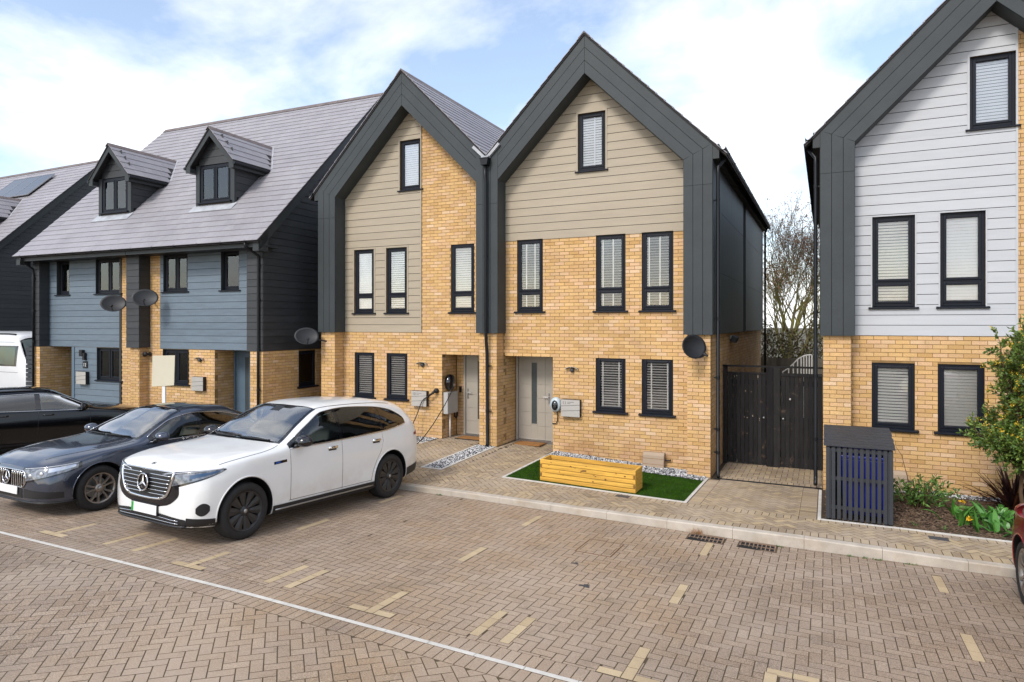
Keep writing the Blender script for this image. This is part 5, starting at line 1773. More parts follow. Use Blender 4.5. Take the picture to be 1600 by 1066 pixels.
    # -- projection of outlines on the skin
    def hit(s, o, d, off=0.004):
        p, nrm, i, dist = s.bvh.ray_cast(Vector(o), Vector(d).normalized())
        if p is None:
            return None
        d = Vector(d).normalized()
        if nrm.dot(d) > 0: nrm = -nrm
        return p + nrm * off
    def side(s, x, z, sd=1, off=0.004):
        return s.hit((x, sd * 3, z), (0, -sd, 0), off)
    def front(s, y, z, off=0.004, sg=1):
        return s.hit((sg * 5, y, z), (-sg, 0, 0), off)
    def top(s, x, y, off=0.004):
        return s.hit((x, y, 5), (0, 0, -1), off)
    def sheet(s, grid, name, m, parent=None, smooth=True, thick=0.0, kind=None):
        """grid of 3D points (None where missing) to a mesh, with optional edge thickness"""
        mb = MB()
        nj = len(grid[0])
        idx = {}
        vs = []
        for i, row in enumerate(grid):
            for j, p in enumerate(row):
                if p is not None:
                    idx[i, j] = len(vs); vs.append(p)
        fs = []
        for i in range(len(grid) - 1):
            for j in range(nj - 1):
                q = [(i, j), (i + 1, j), (i + 1, j + 1), (i, j + 1)]
                if all(k in idx for k in q):
                    fs.append(tuple(idx[k] for k in q))
        mb.add(vs, fs)
        o = mb.build(name, m, parent or s.body, smooth=smooth)
        if thick:
            md = o.modifiers.new('solid', 'SOLIDIFY'); md.thickness = thick; md.offset = 0
        return o
    def line(s, pts, r, name, m, parent=None, n=6):
        pts = [p for p in pts if p is not None]
        if len(pts) < 2: return None
        mb = MB(); mb.tube(pts, r, n)
        return mb.build(name, m, parent or s.body, smooth=True)
    def pane(s, xa, xb, lo, hi, sd, m, name='side_window', off=0.005, nx=24, nz=10):
        grid = []
        for i in range(nx + 1):
            x = xa + (xb - xa) * i / nx
            a, b = lo(x), hi(x)
            if b < a: b = a
            grid.append([s.side(x, a + (b - a) * j / nz, sd, off) for j in range(nz + 1)])
        return s.sheet(grid, name, m)
    def ring(s, tx0, tx1, lo, hi, panes, sd, m, name='window_surround', nx=200, nz=44, inset=0.026):
        mb = MB(); idx = {}; vs = []; fs = []
        for i in range(nx + 1):
            x = tx0 + (tx1 - tx0) * i / nx
            a, b = lo(x) - 0.013, max(hi(x), lo(x)) + 0.013
            for j in range(nz + 1):
                z = a + (b - a) * j / nz
                p = s.side(x, z, sd, 0.004)
                if p is not None:
                    idx[i, j] = len(vs); vs.append(p)
        for i in range(nx):
            x = tx0 + (tx1 - tx0) * (i + .5) / nx
            a, b = lo(x) - 0.013, max(hi(x), lo(x)) + 0.013
            for j in range(nz):
                z = a + (b - a) * (j + .5) / nz
                if any(xb + inset * 0.8 < x < xa - inset * 0.8 and l_(x) + inset < z < h_(x) - inset * 0.85 for xa, xb, l_, h_ in panes):
                    continue
                q = [(i, j), (i + 1, j), (i + 1, j + 1), (i, j + 1)]
                if all(k in idx for k in q):
                    fs.append(tuple(idx[k] for k in q))
        mb.add(vs, fs)
        return mb.build(name, m, s.body, smooth=True)
    def screen_ring(s, scr, m, ni=110, nj=60):
        xb, xt, wb, wt, k0 = scr
        idx = {}; vs = []; fs = []
        for i in range(ni + 1):
            q = -1.05 + 2.10 * i / ni
            for j in range(nj + 1):
                st = -0.03 + 1.06 * j / nj
                p = s.top(xb + (xt - xb) * st - (k0 - 0.05 * st) * q * q, q * (wb + (wt - wb) * st), 0.004)
                if p is not None:
                    idx[i, j] = len(vs); vs.append(p)
        for i in range(ni):
            q = -1.05 + 2.10 * (i + .5) / ni
            for j in range(nj):
                st = -0.03 + 1.06 * (j + .5) / nj
                if abs(q) < 0.925 and 0.09 < st < 0.925:
                    continue
                k4 = [(i, j), (i + 1, j), (i + 1, j + 1), (i, j + 1)]
                if all(k in idx for k in k4):
                    fs.append(tuple(idx[k] for k in k4))
        mb = MB(); mb.add(vs, fs)
        return mb.build('screen_surround', m, s.body, smooth=True)
    def screen_glass(s, scr, m):
        xb, xt, wb, wt, k0 = scr
        g_ = [[s.top(xb + (xt - xb) * st - (k0 - 0.05 * st) * q * q, q * (wb + (wt - wb) * st), 0.006) for st in [0.02 + 0.96 * j / 16 for j in range(17)]] for q in [-0.985 + 1.97 * i / 26 for i in range(27)]]
        return s.sheet(g_, 'windscreen', m)
    def wheels(s, rim_m, spokes, width=0.235, style='petal', rim_r=None, cap=None):
        rr = rim_r or s.wr * 0.70
        for wx in s.wx:
            for sd in (-1, 1):
                c = Vector((wx, sd * (s.tr - width), s.wr))
                w = MB()
                R_ = s.wr
                w.lathe([(rr - 0.01, 0.02), (rr, 0.0), (R_ * 0.93, 0.0), (R_ * 0.985, 0.025), (R_, 0.06), (R_, width - 0.06), (R_ * 0.985, width - 0.022), (R_ * 0.92, width), (rr + 0.02, width + 0.002), (rr, width - 0.012), (rr - 0.008, width - 0.03)], c, (0, sd, 0), 48, caps=False)
                tyre = w.build('wheel', m_tyre, s.root, smooth=True)
                rm = MB()
                rm.lathe([(rr - 0.004, width - 0.012), (rr - 0.022, width - 0.014), (rr - 0.03, width - 0.05), (rr - 0.045, 0.04)], c, (0, sd, 0), 40, caps=False)
                rm.lathe([(0.0, width - 0.012), (0.032, width - 0.012), (0.062, width - 0.022), (0.075, width - 0.05), (0.06, width - 0.08)], c, (0, sd, 0), 20)
                rim = rm.build('rim', rim_m, tyre, smooth=True)
                bk = MB()
                bk.lathe([(0.0, 0.06), (rr - 0.02, 0.06)], c, (0, sd, 0), 24)
                bk.build('spoke_shade_disc', m_hole, tyre)  # flat black disc painting the shade behind the spokes
                br = MB()
                br.lathe([(0.05, 0.095), (rr * 0.66, 0.095), (rr * 0.66, 0.075)], c, (0, sd, 0), 24)
                br.build('brake_disc', m_steel if style != 'petal' else m_cplas, tyre)
                a0 = rng.uniform(0, 1)
                for k in range(spokes):
                    t = 2 * PI * k / spokes + a0
                    er = Vector((math.cos(t), 0, math.sin(t))); et = Vector((-math.sin(t), 0, math.cos(t))); ey = Vector((0, sd, 0))
                    sp = MB()
                    if style == 'petal':
                        w0, w1 = 0.030, rr * PI / spokes * 0.70
                        pts = [(0.055, w0 * 0.55, width - 0.03), (0.5 * rr, w1 * 0.66, width - 0.022), (rr - 0.02, w1, width - 0.016)]
                        ring = []
                        for (r_, hw, h_) in pts:
                            b_ = c + er * r_
                            ring += [b_ - et * hw + ey * (h_ - 0.006), b_ + ey * (h_ + 0.004), b_ + et * hw + ey * (h_ - 0.012), b_ + et * hw + ey * (h_ - 0.04), b_ - et * hw + ey * (h_ - 0.04)]
                        fs = []
                        for i in range(2):
                            for j in range(5):
                                fs.append((i * 5 + j, i * 5 + (j + 1) % 5, (i + 1) * 5 + (j + 1) % 5, (i + 1) * 5 + j))
                        sp.add(ring, fs)
                    else:
                        for q in (-1, 1):                  # twin spokes
                            p0 = c + er * 0.05 + et * q * 0.016 + ey * (width - 0.04)
                            p1 = c + er * (0.55 * rr) + et * q * 0.030 + ey * (width - 0.022)
                            p2 = c + er * (rr - 0.02) + et * q * (0.062) + ey * (width - 0.02)
                            for A, B, wa, wb in ((p0, p1, 0.013, 0.012), (p1, p2, 0.012, 0.017)):
                                dirv = (B - A).normalized(); pr = dirv.cross(ey).normalized()
                                vs = [A - pr * wa, A + pr * wa, B + pr * wb, B - pr * wb]
                                sp.add([v + ey * 0.006 for v in vs] + [v - ey * 0.03 for v in vs], [(0, 1, 2, 3), (0, 4, 5, 1), (1, 5, 6, 2), (2, 6, 7, 3), (3, 7, 4, 0)])
                    sp.build('spoke', rim_m, tyre)
                cp = MB()
                cp.lathe([(0.0, width - 0.006), (0.026, width - 0.008), (0.030, width - 0.014)], c, (0, sd, 0), 16)
                cp.build('hub_cap', m_steel, tyre, smooth=True)
    def mirror(s, x, y, z, sd, m_cap, size=1.0):
        mb = MB()
        n, k = 14, 8
        vs = []
        L_, H_, D_ = 0.125 * size, 0.085 * size, 0.075 * size
        # pod: blunt towards the rear, rounded to the front
        for i in range(k + 1):
            t = i / k
            xx = -D_ + 2.1 * D_ * t
            r = math.sqrt(max(0.0, 1 - (max(0, t - 0.12) / 0.88) ** 2.4)) if t > 0.12 else 0.93 + 0.07 * t / 0.12
            for j in range(n):
                a = 2 * PI * j / n
                vs.append((x + xx, y + sd * (L_ * r * math.cos(a)), z + H_ * r * (math.sin(a) if math.sin(a) > 0 else 0.85 * math.sin(a))))
        fs = []
        for i in range(k):
            for j in range(n):
                fs.append((i * n + j, i * n + (j + 1) % n, (i + 1) * n + (j + 1) % n, (i + 1) * n + j))
        fs.append(tuple(range(n)))
        mb.add(vs, fs)
        o = mb.build('door_mirror', m_cap, s.body, smooth=True)
        st = MB()
        st.tube([(x + 0.02, y - sd * 0.04, z - 0.04), (x + 0.03, y - sd * 0.12, z - 0.075), (x + 0.05, y - sd * 0.2, z - 0.085)], [0.03, 0.026, 0.03], 8)
        st.build('mirror_stalk', m_cplas, s.body, smooth=True)
        gl = MB()
        gl.lathe([(0.0, 0.0), (0.072 * size, 0.0)], (x - D_ - 0.002, y, z), (-1, 0, 0), 16, sx=1.0)
        gl.build('mirror_glass', m_chrome, s.body)
        return o

def star(parent, c, nrm, upv, r, m, ring=True, name='emblem'):
    """three-pointed star in a ring"""
    c, nrm = Vector(c), Vector(nrm).normalized()
    right = Vector(upv).cross(nrm).normalized()
    up = nrm.cross(right)
    mb = MB()
    for k in range(3):
        t = PI / 2 + 2 * PI * k / 3
        d = right * math.cos(t) + up * math.sin(t)
        p = right * math.cos(t + PI / 2) + up * math.sin(t + PI / 2)
        tip = c + d * r * 0.95
        mb.add([c + nrm * 0.010, c + d * r * 0.16 + p * r * 0.17, tip + nrm * 0.002, c + d * r * 0.16 - p * r * 0.17], [(0, 1, 2), (0, 2, 3)])
    e = mb.build(name, m, parent)
    if ring:
        rg = MB()
        pts = [c + (right * math.cos(2 * PI * k / 32) + up * math.sin(2 * PI * k / 32)) * r for k in range(33)]
        rg.tube(pts, r * 0.085, 6, caps=False)
        rg.build(name + '_ring', m, parent, smooth=True)
    return e

# ---------------- white electric sport utility car
secs = [ # x, zb,yb, ys,zs, ym,zm, yw,zw, yt,zt, yr,zr, zc
 ( 2.30, .26,.40, .60,.30, .64,.56, .60,.80, .54,.885, .36,.915, .925),
 ( 2.20, .23,.55, .78,.29, .82,.58, .77,.84, .69,.925, .42,.955, .965),
 ( 2.02, .22,.66, .875,.29, .905,.62, .865,.89, .775,.965, .45,1.00, 1.012),
 ( 1.72, .21,.72, .915,.29, .938,.66, .905,.94, .80,1.01, .46,1.05, 1.062),
 ( 1.35, .20,.74, .925,.28, .945,.68, .915,.985, .815,1.045, .46,1.09, 1.102),
 ( 1.02, .20,.75, .925,.26, .942,.70, .915,1.01, .82,1.07, .46,1.115, 1.128),
 ( 0.84, .20,.75, .925,.25, .942,.70, .915,1.02, .80,1.10, .46,1.135, 1.15),
 ( 0.42, .20,.75, .925,.25, .94,.71, .915,1.03, .735,1.31, .44,1.365, 1.385),
 ( 0.02, .20,.75, .925,.25, .94,.71, .915,1.04, .665,1.485, .41,1.545, 1.562),
 (-0.30, .20,.75, .925,.25, .94,.71, .913,1.045, .64,1.535, .40,1.595, 1.612),
 (-0.80, .20,.75, .925,.25, .94,.72, .91,1.06, .63,1.545, .39,1.605, 1.622),
 (-1.30, .21,.74, .925,.27, .945,.74, .908,1.085, .62,1.525, .39,1.585, 1.602),
 (-1.70, .22,.72, .92,.29, .94,.76, .89,1.11, .595,1.485, .375,1.545, 1.562),
 (-2.00, .24,.66, .89,.32, .91,.76, .855,1.12, .575,1.43, .365,1.495, 1.512),
 (-2.12, .25,.62, .865,.34, .885,.75, .83,1.11, .58,1.36, .37,1.42, 1.44),
 (-2.24, .27,.58, .82,.36, .845,.74, .785,1.05, .62,1.16, .40,1.21, 1.23),
 (-2.33, .32,.45, .74,.42, .77,.72, .70,.96, .58,1.02, .36,1.05, 1.06),
]
secs = [(1.4365 + (r[0] - 1.4365) * 0.86 if r[0] > 1.4365 else r[0],) + r[1:] for r in secs]
suv = Car('parked_car', 'white electric sport utility car with black wheels, charging beside brick house', 'car', (-7.60, 7.60), R(180 + 3.6), m_carw, secs, (1.4365, -1.4365), 0.365, 0.925, step=0.02)
def make_suv(c):
    hi = pchip([-1.90, -1.78, -1.55, -1.1, -0.5, -0.05, 0.35, 0.62, 0.78], [1.225, 1.315, 1.41, 1.475, 1.50, 1.465, 1.295, 1.155, 1.075])
    lo = pchip([-1.90, -1.7, -1.2, 0.0, 0.78], [1.20, 1.165, 1.115, 1.075, 1.06])
    for sd in (1, -1):
        P3 = [(0.66, -0.235, lo, hi), (-0.305, -1.20, lo, hi), (-1.27, -1.85, lo, hi)]
        c.ring(0.745, -1.875, lo, hi, P3, sd, m_cgloss)
        c.pane(0.66, -0.235, lo, hi, sd, m_cg1, 'front_side_window', 0.006)
        c.pane(-0.305, -1.20, lo, hi, sd, m_cg2, 'rear_side_window', 0.006)
        c.pane(-1.27, -1.85, lo, hi, sd, m_cg2, 'quarter_window', 0.006)
        c.line([c.side(x, lo(x) - 0.014, sd, 0.009) for x in [0.74 - 2.60 * i / 40 for i in range(41)]], 0.0095, 'window_trim', m_chrome)
        c.line([c.side(x, hi(x) + 0.014, sd, 0.004) for x in [0.60 - 2.46 * i / 40 for i in range(41)]], 0.005, 'window_trim', m_chrome)
        # shut lines
        for pts in ([(0.735 - 0.02 * k / 8, 1.03 - 0.66 * k / 8) for k in range(9)],
                    [(-0.275 - 0.015 * k / 8, 1.06 - 0.70 * k / 8) for k in range(9)],
                    [(-1.20, 1.10), (-1.22, 0.95), (-1.16, 0.80), (-1.05, 0.65), (-0.98, 0.5), (-0.95, 0.37)],
                    [(0.735 - 1.70 * k / 20, 0.365) for k in range(21)]):
            c.line([c.side(x, z, sd, 0.0) for x, z in pts], 0.0035, 'shut_line', m_cplas, n=4)
        # sill and its bright strip
        c.sheet([[c.side(1.02 - 2.04 * i / 30, 0.215 + 0.125 * j / 5, sd, 0.012) for j in range(6)] for i in range(31)], 'side_sill', m_cplas)
        c.line([c.side(0.98 - 1.96 * i / 20, 0.285, sd, 0.016) for i in range(21)], 0.011, 'sill_strip', m_steel)
        # handles
        for hx in (-0.08, -1.06):
            c.sheet([[c.side(hx + 0.10 - 0.2 * i / 8, 0.955 + 0.035 * j / 3 + 0.005, sd, 0.006 + 0.022 * math.sin(PI * i / 8) ** 0.5) for j in range(4)] for i in range(9)], 'door_handle', m_chrome, thick=0.006)
            c.sheet([[c.side(hx + 0.09 - 0.16 * i / 6, 0.935 + 0.035 * j / 3, sd, 0.003) for j in range(4)] for i in range(7)], 'handle_recess', m_cplas)
        # side vent with blue badge
        c.sheet([[c.side(1.02 - 0.22 * i / 6, 0.875 + 0.012 * i / 6 + 0.035 * j / 2, sd, 0.004) for j in range(3)] for i in range(7)], 'wing_badge', m_cgloss)
        c.sheet([[c.side(1.00 - 0.09 * i / 4, 0.883 + 0.012 * i / 6 + 0.018 * j / 2, sd, 0.007) for j in range(3)] for i in range(5)], 'badge_flash', m_caliper)
        # arch lips
        for wx in c.wx:
            pts = []
            for k in range(25):
                a = R(-8) + R(196) * k / 24
                p = c.side(wx + (c.wr + 0.062) * math.cos(a), c.wr + (c.wr + 0.062) * math.sin(a), sd, 0.0)
                pts.append(p)
            c.line(pts, 0.010, 'arch_lip', c.paint)
        c.mirror(0.60, sd * 1.005, 1.135, sd, m_cgloss, 1.05)
        # tail lamp
        c.sheet([[c.side(-2.30 + 0.20 * i / 6, 0.935 + (0.075 - 0.035 * i / 6) * j / 4 + 0.02, sd, 0.005) for j in range(5)] for i in range(7)], 'tail_lamp', m_tail)
        c.sheet([[c.side(-1.85 - 0.45 * i / 8, 0.30 + 0.06 * i / 8 + (0.13) * j / 3, sd, 0.008) for j in range(4)] for i in range(9)], 'rear_skirt', m_cplas)
        c.sheet([[c.side(1.84 + 0.30 * i / 8, 0.225 + 0.03 * i / 8 + 0.125 * j / 3, sd, 0.006) for j in range(4)] for i in range(9)], 'front_skirt', m_cplas)
    # windscreen
    def screen(s_, q, off, k=1.0):
        x = 0.90 + (0.075 - 0.90) * s_ - (0.10 - 0.05 * s_) * q * q
        return c.top(x, q * k * (0.735 + (0.585 - 0.735) * s_), off)
    SCR = (0.90, 0.075, 0.735, 0.585, 0.10)
    c.open_cabin(P3, SCR, 1.03)
    c.screen_ring(SCR, m_cgloss)
    c.screen_glass(SCR, m_cg0)
    c.interior(-0.15, -1.05, 0.72, 1.02, 0.62, 0.80, 1.36)
    c.sheet([[screen(0.80 + 0.16 * j / 3, -0.16 + 0.32 * i / 4, 0.008) for j in range(4)] for i in range(5)], 'sensor_pod', m_cplas)
    for y0, y1 in ((0.60, 0.05), (-0.05, -0.58)):
        c.line([screen(0.03 + 0.02 * k / 6, (y0 + (y1 - y0) * k / 6) / 0.735, 0.016) for k in range(7)], 0.009, 'wiper', m_cplas)
    # rear screen
    c.sheet([[c.hit((-5, -0.46 + 0.92 * i / 10, 1.22 + 0.20 * j / 5), (1, 0, 0), 0.005) for j in range(6)] for i in range(11)], 'rear_window', m_cglass)
    # roof seam, bonnet lines
    for sd in (1, -1):
        c.line([c.hit((x, sd * 2, 2.6), (0, -sd * (2 - yy), -(2.6 - 1.53)), 0.0) for x, yy in [(0.0 - 1.75 * i / 20, 0.60) for i in range(21)]], 0.006, 'roof_seam', m_cplas, n=4)
        c.line([c.top(1.80 - 0.95 * i / 24, sd * (0.838 + 0.02 * math.sin(PI * i / 24) - 0.045 * (i / 24) ** 6), 0.0) for i in range(25)], 0.0042, 'bonnet_line', m_cplas, n=4)
    # front panel, grille, lamps
    def grille_half(z):
        return pchip([0.555, 0.60, 0.68, 0.78, 0.885], [0.30, 0.43, 0.50, 0.54, 0.56])(z)
    def front_at(y, z, off):
        return c.hit((4.2, y * 0.9, z + 0.05), (-1, y * 0.02, -0.02), off)
    c.sheet([[front_at((-1 + 2 * i / 30) * (pchip([0.46, 0.50, 0.56, 0.64, 0.885], [0.26, 0.47, 0.59, 0.66, 0.62])(z)), z, 0.004) for z in [0.465 + 0.41 * j / 14 for j in range(15)]] for i in range(31)], 'front_panel', m_cgloss)
    c.sheet([[front_at((-1 + 2 * i / 30) * grille_half(z), z, 0.012) for z in [0.57 + 0.305 * j / 12 for j in range(13)]] for i in range(31)], 'grille', m_cplas)
    rim = [((-1 + 2 * i / 24) * grille_half(0.565), 0.565 - 0.012 * (1 - (-1 + 2 * i / 24) ** 2)) for i in range(25)]
    rim = [(-grille_half(z), z) for z in [0.885 - 0.32 * k / 14 for k in range(15)]] + rim + [(grille_half(z), z) for z in [0.565 + 0.32 * k / 14 for k in range(15)]]
    c.line([front_at(y, z, 0.014) for y, z in rim], 0.017, 'grille_frame', m_chrome, n=8)
    c.line([front_at((-1 + 2 * i / 24) * grille_half(0.885), 0.885, 0.012) for i in range(25)], 0.010, 'grille_frame', m_chrome)
    for k in range(6):
        z = 0.615 + 0.045 * k
        w = grille_half(z) - 0.03
        for a, b in ((-w, -0.085), (0.085, w)):
            c.line([front_at(a + (b - a) * i / 10, z, 0.020) for i in range(11)], 0.0075, 'grille_louvre', m_chrome, n=4)
    p = front_at(0, 0.735, 0.045)
    dsk = MB(); dsk.lathe([(0.0, 0.0), (0.10, 0.0), (0.10, -0.05)], p - Vector((0.008, 0, 0)), (1, 0, 0), 32); dsk.build('emblem_disc', m_cgloss, c.body)
    star(c.body, p + Vector((0.004, 0, 0)), (1, 0, 0.05), (0, 0, 1), 0.102, m_chrome)
    b = c.top(2.12, 0, 0.003)
    star(c.body, b, (0.25, 0, 1), (-1, 0, 0.2), 0.028, m_cplas)
    for sd in (1, -1):
        # head lamp wraps the corner: cast inwards from the corner direction
        def lampp(t, h, off):
            ang = R(14) + R(50) * t
            d = Vector((math.cos(ang), sd * math.sin(ang), 0))
            ctr = Vector((1.30, 0.0, 0))
            zc_ = 0.735 + 0.185 * t ** 0.9
            hh = 0.205 * (1 - t) ** 0.75 + 0.010
            z = zc_ + (h - 0.45) * hh
            return c.hit(ctr + d * 3 + Vector((0, 0, z)), -d, off)
        c.sheet([[lampp(i / 20, -0.08 + 1.16 * j / 8, 0.004) for j in range(9)] for i in range(21)], 'headlamp', m_cgloss)
        c.sheet([[lampp(0.10 + 0.86 * i / 20, 0.10 + 0.80 * j / 8, 0.0075) for j in range(9)] for i in range(21)], 'lamp_lens', m_lamp)
        c.sheet([[lampp(0.55 + 0.36 * i / 10, 0.35 + 0.38 * j / 4, 0.010) for j in range(5)] for i in range(11)], 'lamp_blue', m_lampblue)
        c.line([lampp(0.12 + 0.84 * i / 20, 0.97, 0.008) for i in range(21)], 0.007, 'lamp_strip', m_lampw)
        # corner vent
        def ventp(t, h, off):
            ang = R(46) + R(8) * t
            d = Vector((math.cos(ang), sd * math.sin(ang), 0))
            return c.hit(Vector((1.3, 0, 0.40 + 0.15 * h)) + d * 3, -d, off)
        c.sheet([[ventp(i / 8, (j / 8 - 0.5) * (max(0.12, math.sin(PI * (0.06 + 0.88 * i / 8))) ** 0.6) + 0.5 + 0.1 * (i / 8 - 0.5), 0.006) for j in range(9)] for i in range(9)], 'corner_vent', m_cplas)
    # lower intake
    def low(t, h, off):
        ang = R(-40 + 80 * t)
        d = Vector((math.cos(ang), math.sin(ang), 0))
        return c.hit(Vector((1.3, 0, 0.275 + 0.125 * h * (1 - 0.35 * abs(2 * t - 1) ** 3))) + d * 3, -d, off)
    c.sheet([[low(i / 30, j / 6, 0.006) for j in range(7)] for i in range(31)], 'lower_intake', m_cplas)
    for h in (0.35, 0.68):
        c.line([low(0.06 + 0.88 * i / 24, h, 0.012) for i in range(25)], 0.006, 'intake_strip', m_chrome, n=4)
    c.line([low(i / 24, 0.0, 0.01) for i in range(25)], 0.016, 'front_lip', m_cplas)
    pl = MB()
    pp = c.front(0, 0.44, 0.0)
    pl.obox((pp.x + 0.022, 0, 0.425), (0.004, 0, 0.0003), (0, 0.26, 0), (0, 0, 0.057))
    plo = pl.build('number_plate', m_plate, c.body)
    gp = MB(); gp.obox((pp.x + 0.0265, -0.235, 0.425), (0.001, 0, 0), (0, 0.022, 0), (0, 0, 0.055)); gp.build('green_flash', m_green, plo)
    bk = MB(); bk.obox((pp.x + 0.008, 0, 0.425), (0.012, 0, 0), (0, 0.272, 0), (0, 0, 0.068)); bk.build('plate_holder', m_cplas, c.body)
    c.wheels(m_rimk, 10, style='petal', width=0.245, rim_r=0.262)
make_suv(suv)
suv.body.scale = (1, 1, 1.03)

# ---------------- dark slate-blue saloon
sal = [
 ( 2.18, .20,.40, .60,.24, .64,.44, .60,.60, .50,.68, .34,.705, .715),
 ( 2.08, .18,.55, .76,.24, .80,.46, .745,.665, .63,.74, .38,.77, .78),
 ( 1.88, .17,.64, .845,.23, .872,.52, .82,.755, .70,.81, .42,.845, .855),
 ( 1.42, .16,.70, .885,.23, .905,.58, .865,.845, .75,.89, .44,.93, .94),
 ( 1.00, .16,.72, .89,.22, .905,.60, .87,.89, .76,.935, .45,.975, .985),
 ( 0.82, .16,.72, .89,.22, .905,.61, .87,.905, .745,.965, .45,1.00, 1.01),
 ( 0.35, .16,.72, .89,.22, .905,.62, .868,.92, .66,1.17, .42,1.215, 1.23),
 (-0.05, .16,.72, .89,.22, .905,.62, .866,.93, .585,1.335, .38,1.39, 1.405),
 (-0.45, .16,.72, .89,.22, .905,.62, .865,.935, .56,1.365, .37,1.42, 1.437),
 (-0.95, .16,.72, .89,.22, .905,.63, .862,.945, .54,1.335, .36,1.39, 1.405),
 (-1.40, .16,.70, .885,.23, .90,.64, .855,.955, .56,1.20, .37,1.245, 1.26),
 (-1.75, .17,.68, .875,.25, .885,.64, .84,.955, .66,1.02, .42,1.055, 1.065),
 (-2.10, .19,.62, .83,.28, .85,.63, .80,.93, .64,.965, .40,.99, 1.00),
 (-2.38, .24,.48, .70,.34, .74,.60, .68,.85, .54,.89, .34,.905, .91),
]
def side_glass(c, lo, hi, cuts, sd, tx0, tx1, chrome=True):
    if c.hollow:
        c.ring(tx0, tx1, lo, hi, [(a, b, lo, hi) for a, b in cuts], sd, m_cgloss)
    else:
        c.pane(tx0, tx1, lambda x: lo(x) - 0.012, lambda x: hi(x) + 0.012, sd, m_cgloss, 'window_surround', 0.003, 60, 12)
    for k, (a, b) in enumerate(cuts):
        c.pane(a, b, lo, hi, sd, (m_cg1 if k == 0 else m_cg2) if c.hollow else m_cglass, 'side_window', 0.006)
    n = 40
    c.line([c.side(tx0 + (tx1 - tx0) * i / n, lo(tx0 + (tx1 - tx0) * i / n) - 0.012, sd, 0.006) for i in range(n + 1)], 0.007, 'window_trim', m_chrome)
    c.line([c.side(tx0 + (tx1 - tx0) * i / n, hi(tx0 + (tx1 - tx0) * i / n) + 0.012, sd, 0.006) for i in range(n + 1)], 0.006, 'window_trim', m_chrome)
def common(c, doors, handles, mirror, sill, mcap):
    for sd in (1, -1):
        for pts in doors:
            c.line([c.side(x, z, sd, 0.0) for x, z in pts], 0.0035, 'shut_line', m_cplas, n=4)
        for hx, hz in handles:
            c.sheet([[c.side(hx + 0.10 - 0.2 * i / 8, hz + 0.035 * j / 3, sd, 0.006 + 0.022 * math.sin(PI * i / 8) ** 0.5) for j in range(4)] for i in range(9)], 'door_handle', c.paint, thick=0.006)
        for wx in c.wx:
            c.line([c.side(wx + (c.wr + 0.058) * math.cos(R(-8) + R(196) * k / 24), c.wr + (c.wr + 0.058) * math.sin(R(-8) + R(196) * k / 24), sd, 0.0) for k in range(25)], 0.009, 'arch_lip', c.paint)
        c.mirror(mirror[0], sd * mirror[1], mirror[2], sd, mcap, 1.0)
        if sill:
            c.sheet([[c.side(0.98 - 1.96 * i / 30, sill[0] + (sill[1] - sill[0]) * j / 4, sd, 0.008) for j in range(5)] for i in range(31)], 'side_sill', m_cplas)
def wscreen(c, xb, xt, wb, wt, k0=0.10, m=None, panes=None, belt=0.92):
    if c.hollow:
        SCR = (xb, xt, wb, wt, k0)
        c.open_cabin(panes, SCR, belt)
        c.screen_ring(SCR, m_cgloss)
        c.screen_glass(SCR, m_cg0)
        c.interior(-0.2, -1.05, 0.58, 0.89, 0.58, 0.76, 1.20)
        for y0, y1 in ((0.80, 0.05), (-0.05, -0.75)):
            c.line([c.top(xb + (xt - xb) * 0.03 - k0 * q * q, q * wb, 0.014) for q in [y0 + (y1 - y0) * k / 6 for k in range(7)]], 0.009, 'wiper', m_cplas)
        return
    def sc(s_, q, off):
        x = xb + (xt - xb) * s_ - (k0 - 0.05 * s_) * q * q
        return c.top(x, q * (wb + (wt - wb) * s_), off)
    c.sheet([[sc(-0.02 + 1.04 * j / 14, -1.04 + 2.08 * i / 24, 0.003) for j in range(15)] for i in range(25)], 'screen_surround', m_cgloss)
    c.sheet([[sc(0.035 + 0.93 * j / 14, -0.97 + 1.94 * i / 24, 0.006) for j in range(15)] for i in range(25)], 'windscreen', m or m_cscreen)
    for y0, y1 in ((0.80, 0.05), (-0.05, -0.75)):
        c.line([sc(0.02 + 0.03 * k / 6, y0 + (y1 - y0) * k / 6, 0.014) for k in range(7)], 0.009, 'wiper', m_cplas)
saloon = Car('parked_car', 'dark slate-blue saloon with upright grille bars, between black car and white car', 'car', (-10.60, 7.56), R(182), m_carn, sal, (1.42, -1.42), 0.335, 0.885, step=0.02)
saloon.hollow = True
